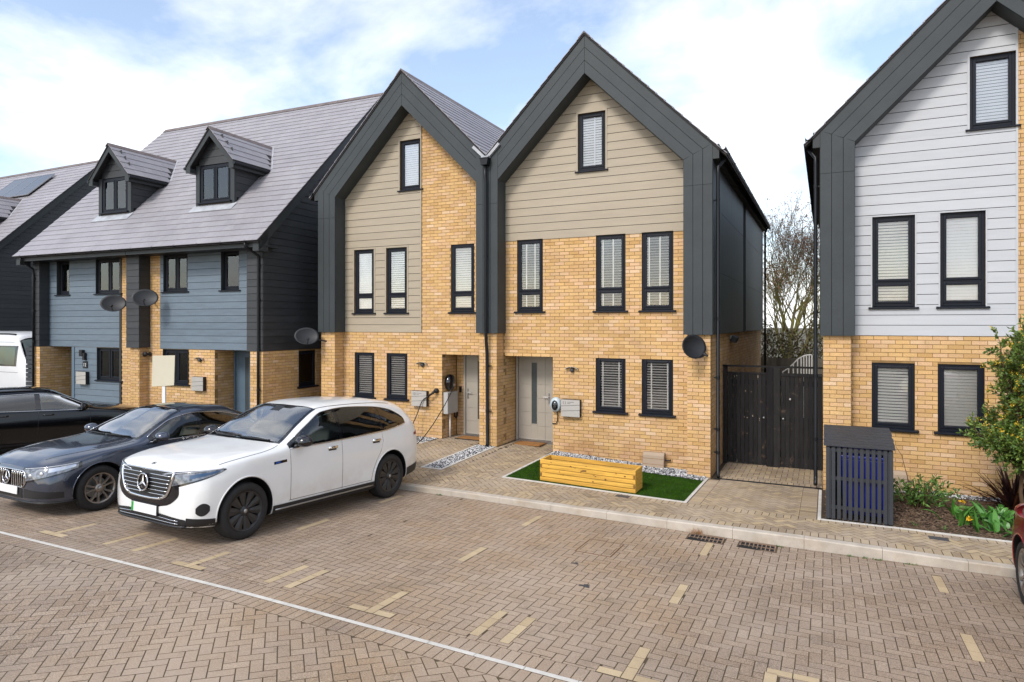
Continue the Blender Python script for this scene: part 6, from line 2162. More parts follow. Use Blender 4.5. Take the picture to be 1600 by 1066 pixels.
def make_saloon(c):
    hi = pchip([-1.62, -1.45, -1.15, -0.7, -0.3, 0.1, 0.45, 0.70], [1.015, 1.09, 1.20, 1.285, 1.305, 1.25, 1.10, 0.965])
    lo = pchip([-1.62, -1.2, 0.0, 0.70], [0.995, 0.985, 0.955, 0.94])
    for sd in (1, -1):
        side_glass(c, lo, hi, ((0.60, -0.26), (-0.33, -1.08), (-1.13, -1.58)), sd, 0.66, -1.60)
    common(c, ([(0.70 - 0.02 * k / 8, 0.93 - 0.62 * k / 8) for k in range(9)], [(-0.29 - 0.01 * k / 8, 0.95 - 0.65 * k / 8) for k in range(9)],
               [(-1.12, 0.97), (-1.15, 0.85), (-1.08, 0.70), (-0.98, 0.5), (-0.94, 0.32)]), ((-0.10, 0.845), (-0.95, 0.865)), (0.56, 0.975, 1.01), (0.19, 0.255), m_carn)
    wscreen(c, 0.88, 0.0, 0.69, 0.53, panes=[(a, b, lo, hi) for a, b in ((0.60, -0.26), (-0.33, -1.08), (-1.13, -1.58))])
    c.sheet([[c.hit((-4, -0.5 + 1.0 * i / 8, 1.08 + 0.22 * j / 5), (1, 0, 0), 0.005) for j in range(6)] for i in range(9)], 'rear_window', m_cglass)
    c.sheet([[c.top(-0.15 - 0.75 * i / 8, -0.36 + 0.72 * j / 8, 0.004) for j in range(9)] for i in range(9)], 'glass_roof', m_cgloss)
    for sd in (1, -1):
        c.line([c.top(2.0 - 1.15 * i / 24, sd * (0.50 + 0.255 * (1 - (1 - i / 24) ** 2.5)), 0.0) for i in range(25)], 0.004, 'bonnet_line', m_cplas, n=4)
        def lampp(t, h, off):
            ang = R(20) + R(42) * t
            d = Vector((math.cos(ang), sd * math.sin(ang), 0))
            z = 0.575 + 0.150 * max(t, 0.0) ** 1.1 + (h - 0.45) * (0.185 * (1 - 0.66 * t) + 0.010)
            return c.hit(Vector((1.25, 0, z)) + d * 3, -d, off)
        c.sheet([[lampp(-0.02 + 1.04 * i / 20, -0.08 + 1.16 * j / 8, 0.003) for j in range(9)] for i in range(21)], 'headlamp', m_cgloss)
        c.sheet([[lampp(0.03 + 0.93 * i / 20, 0.06 + 0.88 * j / 8, 0.006) for j in range(9)] for i in range(21)], 'lamp_lens', m_lamp)
        c.line([lampp(0.04 + 0.94 * i / 20, 1.0, 0.006) for i in range(21)], 0.007, 'lamp_strip', m_lampw)
        c.sheet([[lampp(0.52 + 0.40 * i / 8, 0.42 + 0.42 * j / 3, 0.007) for j in range(4)] for i in range(9)], 'lamp_reflector', m_lampw)
        for t0 in (0.22, 0.42):
            q = lampp(t0, 0.42, 0.010)
            if q:
                mb = MB(); mb.lathe([(0.0, 0.012), (0.02, 0.008), (0.032, 0.0)], q, (0.85, sd * 0.5, 0), 16); mb.build('lamp_projector', m_lampw, c.body, smooth=True)
        def ventp(t, h, off):
            ang = R(22) + R(30) * t
            d = Vector((math.cos(ang), sd * math.sin(ang), 0))
            return c.hit(Vector((1.25, 0, 0.285 + (0.12 * (1 - 0.3 * t)) * h)) + d * 3, -d, off)
        c.sheet([[ventp(i / 10, j / 5, 0.005) for j in range(6)] for i in range(11)], 'corner_intake', m_cplas)
    def low(t, h, off):
        ang = R(-20 + 40 * t)
        d = Vector((math.cos(ang), math.sin(ang), 0))
        return c.hit(Vector((1.25, 0, 0.27 + 0.13 * h)) + d * 3, -d, off)
    c.sheet([[low(i / 20, j / 5, 0.005) for j in range(6)] for i in range(21)], 'lower_intake', m_cplas)
    def gh(z): return pchip([0.42, 0.50, 0.58, 0.655], [0.36, 0.43, 0.43, 0.37])(z)
    c.sheet([[c.hit((4, (-1 + 2 * i / 24) * gh(z), z), (-1, 0, 0), 0.006) for z in [0.43 + 0.225 * j / 8 for j in range(9)]] for i in range(25)], 'grille', m_hole)
    for k in range(17):
        y = -0.40 + 0.8 * k / 16
        if abs(y) < 0.07: continue
        zz = [0.435 + 0.215 * j / 6 for j in range(7)]
        c.line([c.hit((4, y, z), (-1, 0, 0), 0.016) for z in zz if abs(y) < gh(z)], 0.0075, 'grille_bar', m_chrome, n=5)
    rim = [(-gh(z), z) for z in [0.655 - 0.23 * k / 8 for k in range(9)]] + [((-1 + 2 * i / 20) * gh(0.425), 0.425) for i in range(1, 20)] + [(gh(z), z) for z in [0.425 + 0.23 * k / 8 for k in range(9)]] + [((1 - 2 * i / 20) * gh(0.655), 0.655) for i in range(1, 21)]
    c.line([c.hit((4, y, z), (-1, 0, 0), 0.010) for y, z in rim], 0.009, 'grille_frame', m_chrome)
    p = c.front(0, 0.55, 0.04)
    dk = MB(); dk.lathe([(0.0, 0.0), (0.088, 0.0), (0.088, -0.04)], p - Vector((0.006, 0, 0)), (1, 0, 0), 28); dk.build('emblem_disc', m_cgloss, c.body)
    star(c.body, p + Vector((0.004, 0, 0)), (1, 0, 0.05), (0, 0, 1), 0.09, m_chrome)
    pp = c.front(0, 0.38, 0.0)
    pl = MB(); pl.obox((pp.x + 0.02, 0, 0.375), (0.004, 0, 0), (0, 0.26, 0), (0, 0, 0.056)); pl.build('number_plate', m_plate, c.body)
    lp = [c.hit(Vector((1.25, 0, 0.225)) + 3 * Vector((math.cos(R(-60 + 120 * i / 24)), math.sin(R(-60 + 120 * i / 24)), 0)), -Vector((math.cos(R(-60 + 120 * i / 24)), math.sin(R(-60 + 120 * i / 24)), 0)), 0.006) for i in range(25)]
    c.line(lp, 0.014, 'front_lip', m_cplas)
    c.wheels(m_rims, 5, style='twin', width=0.225, rim_r=0.232)
make_saloon(saloon)

# ---------------- black estate car, parked nose to the house
est = [r for r in sal if r[0] > -0.5] + [
 (-0.95, .16,.72, .89,.22, .905,.63, .862,.945, .555,1.35, .37,1.41, 1.427),
 (-1.50, .16,.70, .885,.23, .90,.64, .857,.96, .545,1.315, .365,1.37, 1.387),
 (-1.95, .17,.66, .87,.26, .88,.64, .83,.965, .53,1.22, .36,1.275, 1.29),
 (-2.20, .20,.60, .80,.30, .82,.62, .775,.92, .57,1.03, .38,1.07, 1.08),
 (-2.36, .26,.46, .70,.36, .72,.60, .67,.83, .54,.88, .34,.90, .91)]
estate = Car('parked_car', 'black estate car with bright window line, leftmost of the parked cars', 'car', (-16.55, 9.05), R(17), m_cark, est, (1.42, -1.42), 0.33, 0.885, step=0.02)
estate.hollow = True
def make_estate(c):
    hi = pchip([-2.05, -1.8, -1.3, -0.7, -0.3, 0.1, 0.45, 0.70], [1.02, 1.13, 1.255, 1.295, 1.305, 1.25, 1.10, 0.965])
    lo = pchip([-2.05, -1.2, 0.0, 0.70], [1.0, 0.985, 0.955, 0.94])
    for sd in (1, -1):
        side_glass(c, lo, hi, ((0.60, -0.26), (-0.36, -1.15), (-1.22, -2.0)), sd, 0.66, -2.03)
        c.line([c.hit((-0.1 - 1.7 * i / 20, sd * 2, 2.4), (0, -sd * 1.5, -1.05), 0.014) for i in range(21)], 0.014, 'roof_rail', m_cplas)
    common(c, ([(0.70 - 0.02 * k / 8, 0.93 - 0.62 * k / 8) for k in range(9)], [(-0.31 - 0.01 * k / 8, 0.95 - 0.65 * k / 8) for k in range(9)],
               [(-1.18, 0.97), (-1.18, 0.85), (-1.08, 0.70), (-0.98, 0.5), (-0.94, 0.32)]), ((-0.12, 0.835), (-0.95, 0.855)), (0.56, 0.975, 1.01), (0.19, 0.255), m_cark)
    wscreen(c, 0.88, 0.0, 0.69, 0.53, panes=[(a, b, lo, hi) for a, b in ((0.60, -0.26), (-0.36, -1.15), (-1.22, -2.0))])
    for sd in (1, -1):
        c.line([c.top(2.0 - 1.15 * i / 24, sd * (0.50 + 0.255 * (1 - (1 - i / 24) ** 2.5)), 0.0) for i in range(25)], 0.004, 'bonnet_line', m_cplas, n=4)
        c.sheet([[c.side(2.02 - 0.35 * i / 6, 0.56 + 0.08 * i / 6 + 0.12 * (1 - 0.5 * i / 6) * j / 4, sd, 0.005) for j in range(5)] for i in range(7)], 'headlamp', m_lamp)
        c.sheet([[c.side(-2.22 + 0.25 * i / 6, 0.72 + 0.14 * j / 4, sd, 0.005) for j in range(5)] for i in range(7)], 'tail_lamp', m_tail)
    c.sheet([[c.front((-1 + 2 * i / 12) * 0.4, 0.43 + 0.22 * j / 5, 0.006) for j in range(6)] for i in range(13)], 'grille', m_cplas)
    c.wheels(m_rimk, 5, style='twin', width=0.225, rim_r=0.232)
make_estate(estate)

# ---------------- red car at the right edge, nose to the kerb
redsec = [(r[0] * 0.93 - 0.02,) + tuple(v * (1.0 if k in (0, 2, 4, 6, 8, 10, 12) and k != 0 else 1.0) for k, v in enumerate(r[1:])) for r in secs]
red = Car('parked_car', 'red car cut off by the right edge, nose to the kerb', 'car', (2.80, 7.26), R(0), m_carr, redsec, (1.30, -1.30), 0.34, 0.915)
def make_red(c):
    hi = pchip([-1.80, -1.6, -1.1, -0.5, -0.05, 0.33, 0.58, 0.72], [1.24, 1.36, 1.45, 1.48, 1.45, 1.29, 1.155, 1.075])
    lo = pchip([-1.80, -1.2, 0.0, 0.72], [1.18, 1.115, 1.075, 1.06])
    for sd in (1, -1):
        side_glass(c, lo, hi, ((0.58, -0.22), (-0.29, -1.10), (-1.16, -1.72)), sd, 0.66, -1.76)
    common(c, ([(0.66 - 0.02 * k / 8, 1.03 - 0.66 * k / 8) for k in range(9)], [(-0.25 - 0.015 * k / 8, 1.06 - 0.70 * k / 8) for k in range(9)]),
           ((-0.08, 0.95), (-0.95, 0.97)), (0.52, 1.03, 1.14), (0.22, 0.33), m_carr)
    wscreen(c, 0.84, 0.075, 0.72, 0.57)
    for sd in (1, -1):
        c.sheet([[c.side(1.98 - 0.36 * i / 6, 0.76 + 0.06 * i / 6 + 0.13 * (1 - 0.6 * i / 6) * j / 4, sd, 0.005) for j in range(5)] for i in range(7)], 'headlamp', m_lamp)
        c.sheet([[c.side(0.95 - 0.09 * i / 4, 0.84 + 0.03 * j / 2, sd, 0.006) for j in range(3)] for i in range(5)], 'wing_repeater', m_chrome)
    c.wheels(m_rims, 5, style='twin', width=0.225, rim_r=0.255)
make_red(red)

# ---------------- white van in the gap between the boarded houses
vsec = [
 ( 2.60, .35,.60, .85,.40, .90,.70, .88,.95, .82,1.05, .5,1.10, 1.12),
 ( 2.20, .30,.70, .95,.36, .98,.80, .96,1.10, .86,1.25, .5,1.30, 1.32),
 ( 1.70, .28,.75, .97,.34, 1.0,.85, .98,1.30, .88,1.80, .55,1.88, 1.90),
 ( 1.20, .28,.75, .97,.34, 1.0,.85, .98,1.45, .88,2.40, .55,2.55, 2.58),
 ( 0.60, .28,.75, .97,.34, 1.0,.85, .99,1.45, .90,2.48, .55,2.63, 2.66),
 (-2.40, .28,.75, .97,.34, 1.0,.85, .99,1.45, .90,2.48, .55,2.63, 2.66),
 (-2.60, .32,.70, .93,.38, .96,.85, .95,1.45, .86,2.42, .5,2.56, 2.6)]
van = Car('parked_van', 'white van with green tinted windows behind the black estate car', 'van', (-25.6, 13.35), R(90), m_vanw, vsec, (1.65, -1.55), 0.36, 0.97)
van.root.location.z = 0.08
def make_van(c):
    for sd in (-1, 1):
        c.sheet([[c.side(1.4 - 3.7 * i / 40, 1.50 + 0.68 * j / 8, sd, 0.004) for j in range(9)] for i in range(41)], 'window_band', m_cgloss)
        for a, b in ((1.3, 0.35), (0.28, -0.85), (-0.92, -2.2)):
            c.sheet([[c.side(a + (b - a) * i / 14, 1.55 + 0.58 * j / 8, sd, 0.008) for j in range(9)] for i in range(15)], 'side_window', m_vglass)
        for z in (2.30, 1.30, 0.62):
            c.line([c.side(1.5 - 3.9 * i / 20, z, sd, 0.0) for i in range(21)], 0.006, 'body_crease', m_cplas, n=4)
        c.line([c.hit((1.0 - 3.3 * i / 20, sd * 3, 3.6), (0, -sd * 2.2, -1.05), 0.02) for i in range(21)], 0.03, 'roof_rail', m_cplas)
    wscreen(c, 1.95, 1.35, 0.85, 0.80, 0.05)
    c.wheels(m_steel, 5, style='twin', width=0.225, rim_r=0.23)
make_van(van)
# ------------------------------------------------------------------ ground cover
def stones(name, label, rects, zf, n_per, size, m, bed_m, cat='gravel'):
    mb = MB(); bed = MB()
    for (x0, x1, y0, y1) in rects:
        for i in range(int((x1 - x0) * (y1 - y0) * n_per)):
            x, y = rng.uniform(x0, x1), rng.uniform(y0, y1)
            r = size * rng.uniform(0.6, 1.25)
            z = zf(x, y) + r * 0.25 + rng.uniform(-0.004, 0.008)
            a = rng.uniform(0, PI)
            e = [Vector((math.cos(a), math.sin(a), rng.uniform(-.3, .3))) * r, Vector((-math.sin(a), math.cos(a), rng.uniform(-.3, .3))) * r * rng.uniform(.55, .9), Vector((rng.uniform(-.3, .3), rng.uniform(-.3, .3), 1)) * r * rng.uniform(.4, .7)]
            c = Vector((x, y, z))
            mb.add([c + e[0], c + e[1], c - e[0], c - e[1], c + e[2], c - e[2]],
                   [(0, 1, 4), (1, 2, 4), (2, 3, 4), (3, 0, 4), (1, 0, 5), (2, 1, 5), (3, 2, 5), (0, 3, 5)], rng.random() * .999 + .0005)
        bed.add([(x0, y0, zf(x0, y0) - 0.004), (x1, y0, zf(x1, y0) - 0.004), (x1, y1, zf(x1, y1) - 0.004), (x0, y1, zf(x0, y1) - 0.004)], [(0, 1, 2, 3)])
    o = mb.build(name, m)
    tag(o, label, cat, kind='stuff')
    bed.build(name + '_bed', bed_m, o)
    return o
stones('gravel', 'black and white gravel strip between the two front doors', [(GX0, GX1, 10.84, 13.08)], z_pav, 2600, 0.019, m_stone, m_stoneb)
stones('gravel', 'black and white gravel along the wall behind the yellow planter', [(LX0, LX1, LY1, 13.42)], lambda x, y: z_pav(x, y) + 0.012, 2300, 0.019, m_stone, m_stoneb)
stones('gravel', 'black and white gravel below the windows behind the white car', [(-12.3, -8.45, 12.80, 13.42)], z_pav, 1500, 0.02, m_stone, m_stoneb)
stones('gravel', 'thin line of pale gravel along the wall behind the shrub bed', [(1.0, 4.0, 13.15, 13.42)], lambda x, y: 0.06, 1800, 0.019, m_stone, m_stoneb)
mb = MB()
for i in range(70000):
    x, y = rng.uniform(LX0, LX1), rng.uniform(LY0, LY1)
    z = z_pav(x, y) - 0.002
    a = rng.uniform(0, 2 * PI); h = rng.uniform(0.014, 0.032); w = 0.0035
    lx, ly = rng.gauss(0, 0.012), rng.gauss(0, 0.012)
    mb.add([(x - w * math.cos(a), y - w * math.sin(a), z), (x + w * math.cos(a), y + w * math.sin(a), z), (x + lx, y + ly, z + h)], [(0, 1, 2)], rng.random() * .999 + .0005)
lawn = mb.build('turf', m_turf); tag(lawn, 'bright green artificial turf around the yellow planter', 'turf', kind='stuff')
mb = MB(); n = 8
for i in range(n):
    a, b = LX0 + (LX1 - LX0) * i / n, LX0 + (LX1 - LX0) * (i + 1) / n
    mb.quad((a, LY0, z_pav(a, LY0) + 0.003), (b, LY0, z_pav(b, LY0) + 0.003), (b, LY1, z_pav(b, LY1) + 0.003), (a, LY1, z_pav(a, LY1) + 0.003))
mb.build('turf_base', m_turfb, lawn)
def z_bed(x, y): return z_pav(x, y) - 0.02 + 0.05 * math.sin(PI * clamp((y - 10.8) / 2.4))
mb = MB()
for i in range(9000):
    x, y = rng.uniform(0.0, 3.6), rng.uniform(BY0 + 0.05, 13.2)
    z = z_bed(x, y) + rng.uniform(0.0, 0.02)
    a = rng.uniform(0, PI)
    l, w = rng.uniform(0.012, 0.035), rng.uniform(0.005, 0.012)
    ax = Vector((math.cos(a), math.sin(a), rng.uniform(-.4, .4))) * l
    ay = Vector((-math.sin(a), math.cos(a), rng.uniform(-.4, .4))) * w
    mb.obox((x, y, z), ax, ay, ax.cross(ay).normalized() * 0.003, rng.random() * .999 + .0005)
bk = mb.build('bark_mulch', m_bark_soil); tag(bk, 'brown bark mulch covering the bed of the right house', 'mulch', kind='stuff')
bed = sheet('planting_bed', BX0 + 0.0, 4.4, BY0 + 0.03, 13.42, 20, 12, lambda x, y: z_bed(x, y), m_soil)

# ------------------------------------------------------------------ road ironwork
for (a, b), lab in zip(DRAINS, ('left of two rusty road gratings at the kerb, dry grass beside it', 'right of two rusty road gratings at the kerb, green weed on it')):
    d = thing('drain_grating', lab, 'drain', ((a + b) / 2, 9.37, z_road((a + b) / 2, 9.37)), group='road gratings')
    z = z_road((a + b) / 2, 9.37)
    mb = MB(); mb.add([(p, q, z_road(p, q) + 0.0006) for p, q in ((a, 9.225), (b, 9.225), (b, 9.52), (a, 9.52))], [(0, 1, 2, 3)]); mb.build('pit_shade', m_hole, d)  # flat black sheet painting the drain's shade between the bars
    mb = MB()
    mb.box(a, b, 9.225, 9.243, z - 0.03, z + 0.006); mb.box(a, b, 9.502, 9.52, z - 0.03, z + 0.006)
    mb.box(a, a + 0.018, 9.243, 9.502, z - 0.03, z + 0.0055); mb.box(b - 0.018, b, 9.243, 9.502, z - 0.03, z + 0.0055)
    mb.build('grate_frame', m_rust, d)
    for k in range(7):
        mb = MB(); x = a + 0.018 + (b - a - 0.036) * (k + 1) / 8
        mb.box(x - 0.007, x + 0.007, 9.243, 9.502, z - 0.03, z + 0.0045); mb.build('grate_bar', m_rust, d)
    mb = MB(); mb.box(a + 0.018, b - 0.018, 9.362, 9.382, z - 0.03, z + 0.004); mb.build('grate_bar', m_rust, d)
mh = thing('manhole_cover', 'block-filled manhole cover with rusty rim in the empty bay', 'manhole', (-2.66, 8.18, z_road(-2.66, 8.18)))
x0, x1, y0, y1 = -2.90, -2.42, 7.88, 8.49
mb = MB()
for (a, b, c, d) in ((x0, x1, y0, y0 + 0.015), (x0, x1, y1 - 0.015, y1), (x0, x0 + 0.015, y0 + 0.015, y1 - 0.015), (x1 - 0.015, x1, y0 + 0.015, y1 - 0.015)):
    mb.add([(p, q, z_road(p, q) + h) for h in (-0.03, 0.002) for p, q in ((a, c), (b, c), (b, d), (a, d))], [(4, 5, 6, 7), (0, 1, 5, 4), (1, 2, 6, 5), (2, 3, 7, 6), (3, 0, 4, 7)])
mb.build('rim', mat('rusty_rim', (0.13, 0.062, 0.025), rough=0.9, var=0.4, vscale=20), mh)
for poly, full, pc, ang in herring(x0 + 0.016, x1 - 0.016, y0 + 0.016, y1 - 0.016, 0.0):
    if area2(poly) < 0: poly = poly[::-1]
    n = len(poly)
    mb = MB(); mb.add([(p[0], p[1], z_road(*p) - 0.02) for p in poly] + [(p[0], p[1], z_road(*p) + 0.001) for p in poly], [tuple(range(n, 2 * n))] + [(i, (i + 1) % n, n + (i + 1) % n, n + i) for i in range(n)], rng.random() * .99 + .005)
    mb.build('paver', m_road, mh)
for i, ((a, b, c, d), lab) in enumerate(zip(covers, ('small dark iron cover in the pavement in front of the planter', 'small dark iron cover in the pavement beside the red car'))):
    mb = MB()
    mb.add([(p, q, z_pav(p, q) + h) for h in (-0.03, 0.003) for p, q in ((a, c), (b, c), (b, d), (a, d))], [(4, 5, 6, 7), (0, 1, 5, 4), (1, 2, 6, 5), (2, 3, 7, 6), (3, 0, 4, 7)])
    mb.box(a + 0.06, a + 0.09, c + 0.05, c + 0.08, z_pav(a, c), z_pav(a, c) + 0.007)
    tag(mb.build('utility_cover', m_cover), lab, 'cover', 'small pavement covers')
def blob(name, lab, x, y, r, m):
    mb = MB(); n = 22
    vs = []
    for k in range(n):
        a = 2 * PI * k / n
        rr = r * (1 + 0.30 * math.sin(3 * a + x) + 0.18 * math.sin(7 * a + y))
        p, q = x + rr * math.cos(a) * 1.3, y + rr * math.sin(a)
        vs.append((p, q, z_road(p, q) + 0.004))
    mb.add(vs, [tuple(range(n))])
    tag(mb.build(name, m), lab, 'stain')
blob('oil_stain', 'dark oil spot on the road in front of the manhole cover', -2.373, 6.78, 0.045, m_cover)
blob('oil_stain', 'small dark oil spot beside the corner of the manhole cover', -2.72, 7.43, 0.028, m_cover)

# ------------------------------------------------------------------ planter
pt = thing('wooden_planter', 'long yellow pine planter box with finger-jointed corners on the turf', 'planter', (-3.80, 11.17, 0.11))
px0, px1, py0, py1 = -4.69, -2.92, 10.93, 11.40
def pz(x): return z_pav(x, 11.1) + 0.012
th = 0.042
for k in range(5):
    h = 0.078
    for (y, fr) in ((py0, 1), (py1 - th, 0)):
        ext = 0.0 if k % 2 == 0 else th
        mb = MB()
        a, b = px0 + ext, px1 - ext
        g = 0.0045
        mb.add([(x, yy, pz(x) + k * h + zz) for zz in (g, h - g) for x, yy in ((a, y), (b, y), (b, y + th), (a, y + th))],
               [(4, 5, 6, 7), (0, 1, 5, 4), (1, 2, 6, 5), (2, 3, 7, 6), (3, 0, 4, 7), (3, 2, 1, 0)], rng.random() * .98 + .01)
        mb.build('long_board', m_wood, pt, bevel=0.004)
    for (x, rt) in ((px0, 0), (px1 - th, 1)):
        ext = th if k % 2 == 0 else 0.0
        mb = MB()
        a, b = py0 + ext, py1 - ext
        xx = x + th / 2
        mb.box(x, x + th, a, b, pz(xx) + k * h + 0.0025, pz(xx) + (k + 1) * h - 0.0025, rng.random() * .98 + .01)
        mb.build('end_board', m_wood, pt, bevel=0.004)
        if ext == 0.0:
            mb = MB(); mb.box(x + 0.004, x + th - 0.004, a - 0.0012, a + 0.002, pz(xx) + k * h + 0.008, pz(xx) + (k + 1) * h - 0.008); mb.build('end_grain', m_endgrain, pt)
for k in range(16):
    x, z = rng.uniform(px0 + 0.1, px1 - 0.1), rng.uniform(0.03, 0.37)
    mb = MB(); mb.lathe([(0.0, 0.001), (rng.uniform(0.006, 0.012), 0.0008)], (x, py0 - 0.0003, pz(x) + z), (0, -1, 0), 10, sx=1.6); mb.build('knot', m_knot, pt)
mb = MB(); mb.box(-3.88, -3.80, py0 - 0.001, py0 + 0.002, pz(-3.84) + 0.255, pz(-3.84) + 0.29); mb.build('maker_stamp', m_endgrain, pt)
mb = MB(); mb.box(px0 + th, px1 - th, py0 + th, py1 - th, pz(-3.8), pz(-3.8) + 0.18); mb.build('soil', m_soil, pt)

# ------------------------------------------------------------------ small fittings
def text(parent, body, size, loc, rot, m, name='numeral', depth=0.0006):
    cu = bpy.data.curves.new(name, 'FONT')
    cu.body = body; cu.size = size; cu.extrude = depth
    o = bpy.data.objects.new(name, cu)
    dg = bpy.context.evaluated_depsgraph_get()
    COL.objects.link(o); dg.update()
    me = bpy.data.meshes.new_from_object(o.evaluated_get(dg))
    bpy.data.objects.remove(o); bpy.data.curves.remove(cu)
    me.materials.clear(); me.materials.append(m)
    q = bpy.data.objects.new(name, me)
    COL.objects.link(q)
    q.parent = parent
    q.location = Vector(loc) - ORG.get(parent.name, Vector())
    q.rotation_euler = rot
    return q
def post_box(lab, x, y, z, num=None, m=None, xf=None, w=0.43, h=0.375):
    """wall letter box, back at y, lower left corner x,z"""
    o = thing('letter_box', lab, 'letter box', (x, y, z) if xf is None else xf @ Vector((x, y, z)), 0 if xf is None else R(1.9), group='wall letter boxes', world_coords=False)
    mb = MB(); mb.box(0, w, -0.105, -0.002, 0, h); mb.build('case', m_black, o, bevel=0.003)
    zs = [0.0, h * 0.36, h * 0.66, h]
    for k in range(3):
        p = MB()
        sl = 0.018 if k else 0.0
        sl2 = 0.018 if k < 2 else 0.0
        p.prism([(0.0, -0.106, zs[k] + 0.004 - sl), (w, -0.106, zs[k] + 0.004 + sl), (w, -0.106, zs[k + 1] - 0.004 + sl2), (0.0, -0.106, zs[k + 1] - 0.004 - sl2)], (0, -0.008, 0))
        p.build('front_panel', m or m_postbox, o)
    if num:
        text(o, num, 0.095, (0.03, -0.1145, h - 0.105), (R(90), 0, 0), m_cover)
        t = MB()
        for r in range(2):
            t.box(0.15, 0.30 - 0.08 * r, -0.1148, -0.114, h - 0.06 - 0.03 * r, h - 0.052 - 0.03 * r)
        t.build('lettering', m_cover, o)
    return o
post_box('grey letter box numbered 11 beside the oval wall charger', -5.215, YW, 0.975, '11')
post_box('grey letter box between window and charging plug, cables hanging before it', -9.135, YW, 0.99, '10')
post_box('grey letter box on the blue boards below the number plaque', -7.50, 0.285, 1.20, None, None, PAIR)
post_box('grey letter box on brick beside the blue front door', -2.72, 0.30, 1.20, None, None, PAIR)
def wall_light(lab, x, y, z, xf=None):
    o = thing('wall_light', lab, 'lamp', (x, y, z) if xf is None else xf @ Vector((x, y, z)), 0 if xf is None else R(1.9), group='eyelid wall lights', world_coords=False)
    n = 12
    mb = MB()
    for i in range(n):
        a, b = PI * (0.08 + 0.84 * i / n), PI * (0.08 + 0.84 * (i + 1) / n)
        P = lambda t, y_, r: (r * 1.25 * math.cos(t), y_, r * 0.62 * math.sin(t))
        mb.add([P(a, 0, .12), P(b, 0, .12), P(b, -.09, .13), P(a, -.09, .13), P(a, 0, .105), P(b, 0, .105), P(b, -.09, .115), P(a, -.09, .115)],
               [(0, 1, 2, 3), (7, 6, 5, 4), (3, 2, 6, 7)])
    mb.build('hood', m_steel, o)
    mb = MB(); mb.lathe([(0.0, 0.075), (0.03, 0.065), (0.048, 0.035), (0.05, 0.0)], (0, 0, 0.0), (0, -1, 0), 16); mb.build('lens', m_cover, o, smooth=True)
wall_light('eyelid wall light above the letter box numbered 11', -4.99, YW, 1.985)
wall_light('eyelid wall light above the hanging charging cables', -8.875, YW, 1.99)
wall_light('eyelid wall light on brick beside the blue front door', -2.50, 0.30, 2.02, PAIR)
o = thing('wall_light', 'round black wall lamp on the brick pier between blue houses', 'lamp', PAIR @ Vector((-4.45, 0.30, 2.15)), R(1.9), world_coords=False)
mb = MB(); mb.lathe([(0.055, 0.0), (0.055, 0.03), (0.03, 0.05), (0.03, 0.12), (0.065, 0.14), (0.065, 0.20)], (0, 0, 0), (0, -1, 0), 16); mb.build('lamp_body', m_black, o, smooth=True)
o = thing('wall_light', 'black stepped wall lamp on the blue boards above the number plaque', 'lamp', PAIR @ Vector((-7.30, 0.28, 2.05)), R(1.9), world_coords=False)
mb = MB(); mb.box(-0.10, 0.03, -0.09, 0, -0.02, 0.17); mb.build('lamp_body', m_black, o)
mb = MB(); mb.box(0.03, 0.12, -0.075, 0, -0.13, 0.08); mb.build('lamp_body', m_black, o)
o = thing('number_plaque', 'square black house number plaque on the blue boards', 'plaque', PAIR @ Vector((-7.25, 0.285, 1.68)), R(1.9), world_coords=False)
mb = MB(); mb.box(-0.09, 0.12, -0.02, 0, 0, 0.2); mb.build('plate', m_black, o)
text(o, '12', 0.14, (-0.07, -0.0205, 0.05), (R(90), 0, 0), m_plate)

def dish(lab, c, wall, nrm=(0.75, -0.65, 0.22), size=1.0, grp='satellite dishes'):
    o = thing('satellite_dish', lab, 'dish', c, 0, group=grp, world_coords=False)
    n = Vector(nrm).normalized()
    up = Vector((0, 0, 1)); r = up.cross(n).normalized(); u = n.cross(r)
    mb = MB(); K, M_ = 6, 28
    vs = []; fs = []
    for side in (0, 1):
        for i in range(K + 1):
            t = i / K
            for j in range(M_):
                a = 2 * PI * j / M_
                d = 0.075 * t * t - (0.010 if side else 0)
                vs.append(r * (0.30 * size * t * math.cos(a)) + u * (0.235 * size * t * math.sin(a)) + n * d)
    for side in (0, 1):
        b = side * (K + 1) * M_
        for i in range(K):
            for j in range(M_):
                q = (b + i * M_ + j, b + i * M_ + (j + 1) % M_, b + (i + 1) * M_ + (j + 1) % M_, b + (i + 1) * M_ + j)
                fs.append(q if side == 0 else q[::-1])
    for j in range(M_):
        fs.append((K * M_ + j, K * M_ + (j + 1) % M_, (K + 1) * M_ + K * M_ + (j + 1) % M_, (K + 1) * M_ + K * M_ + j))
    mb.add(vs, fs); mb.build('reflector', m_cover2, o, smooth=True)
    arm = MB()
    tip = n * 0.34 - u * 0.20
    arm.tube([-u * 0.20 + n * 0.02, -u * 0.235 + n * 0.18, tip], 0.010, 6)
    arm.build('feed_arm', m_black, o)
    lnb = MB(); d = (Vector((0, 0, 0)) - tip).normalized()
    lnb.lathe([(0.0, 0.0), (0.022, 0.005), (0.022, 0.06), (0.035, 0.075), (0.035, 0.10), (0.0, 0.105)], tip - d * 0.05, d, 12); lnb.build('receiver', m_black, o, smooth=True)
    w = Vector(wall) - Vector(c)
    br = MB(); br.tube([-n * 0.015, -n * 0.09, w * 0.6 - n * 0.02, w], 0.020, 8); br.build('bracket', m_black, o)
    return o
m_cover2 = mat('dish_mesh_grey', (0.016, 0.017, 0.020), rough=0.55, var=0.12)
dish('dark satellite dish on the left pier of the house with the white car', (-11.93, 12.72, 2.66), (-11.6, 13.1, 2.55), nrm=(0.72, -0.62, 0.42))
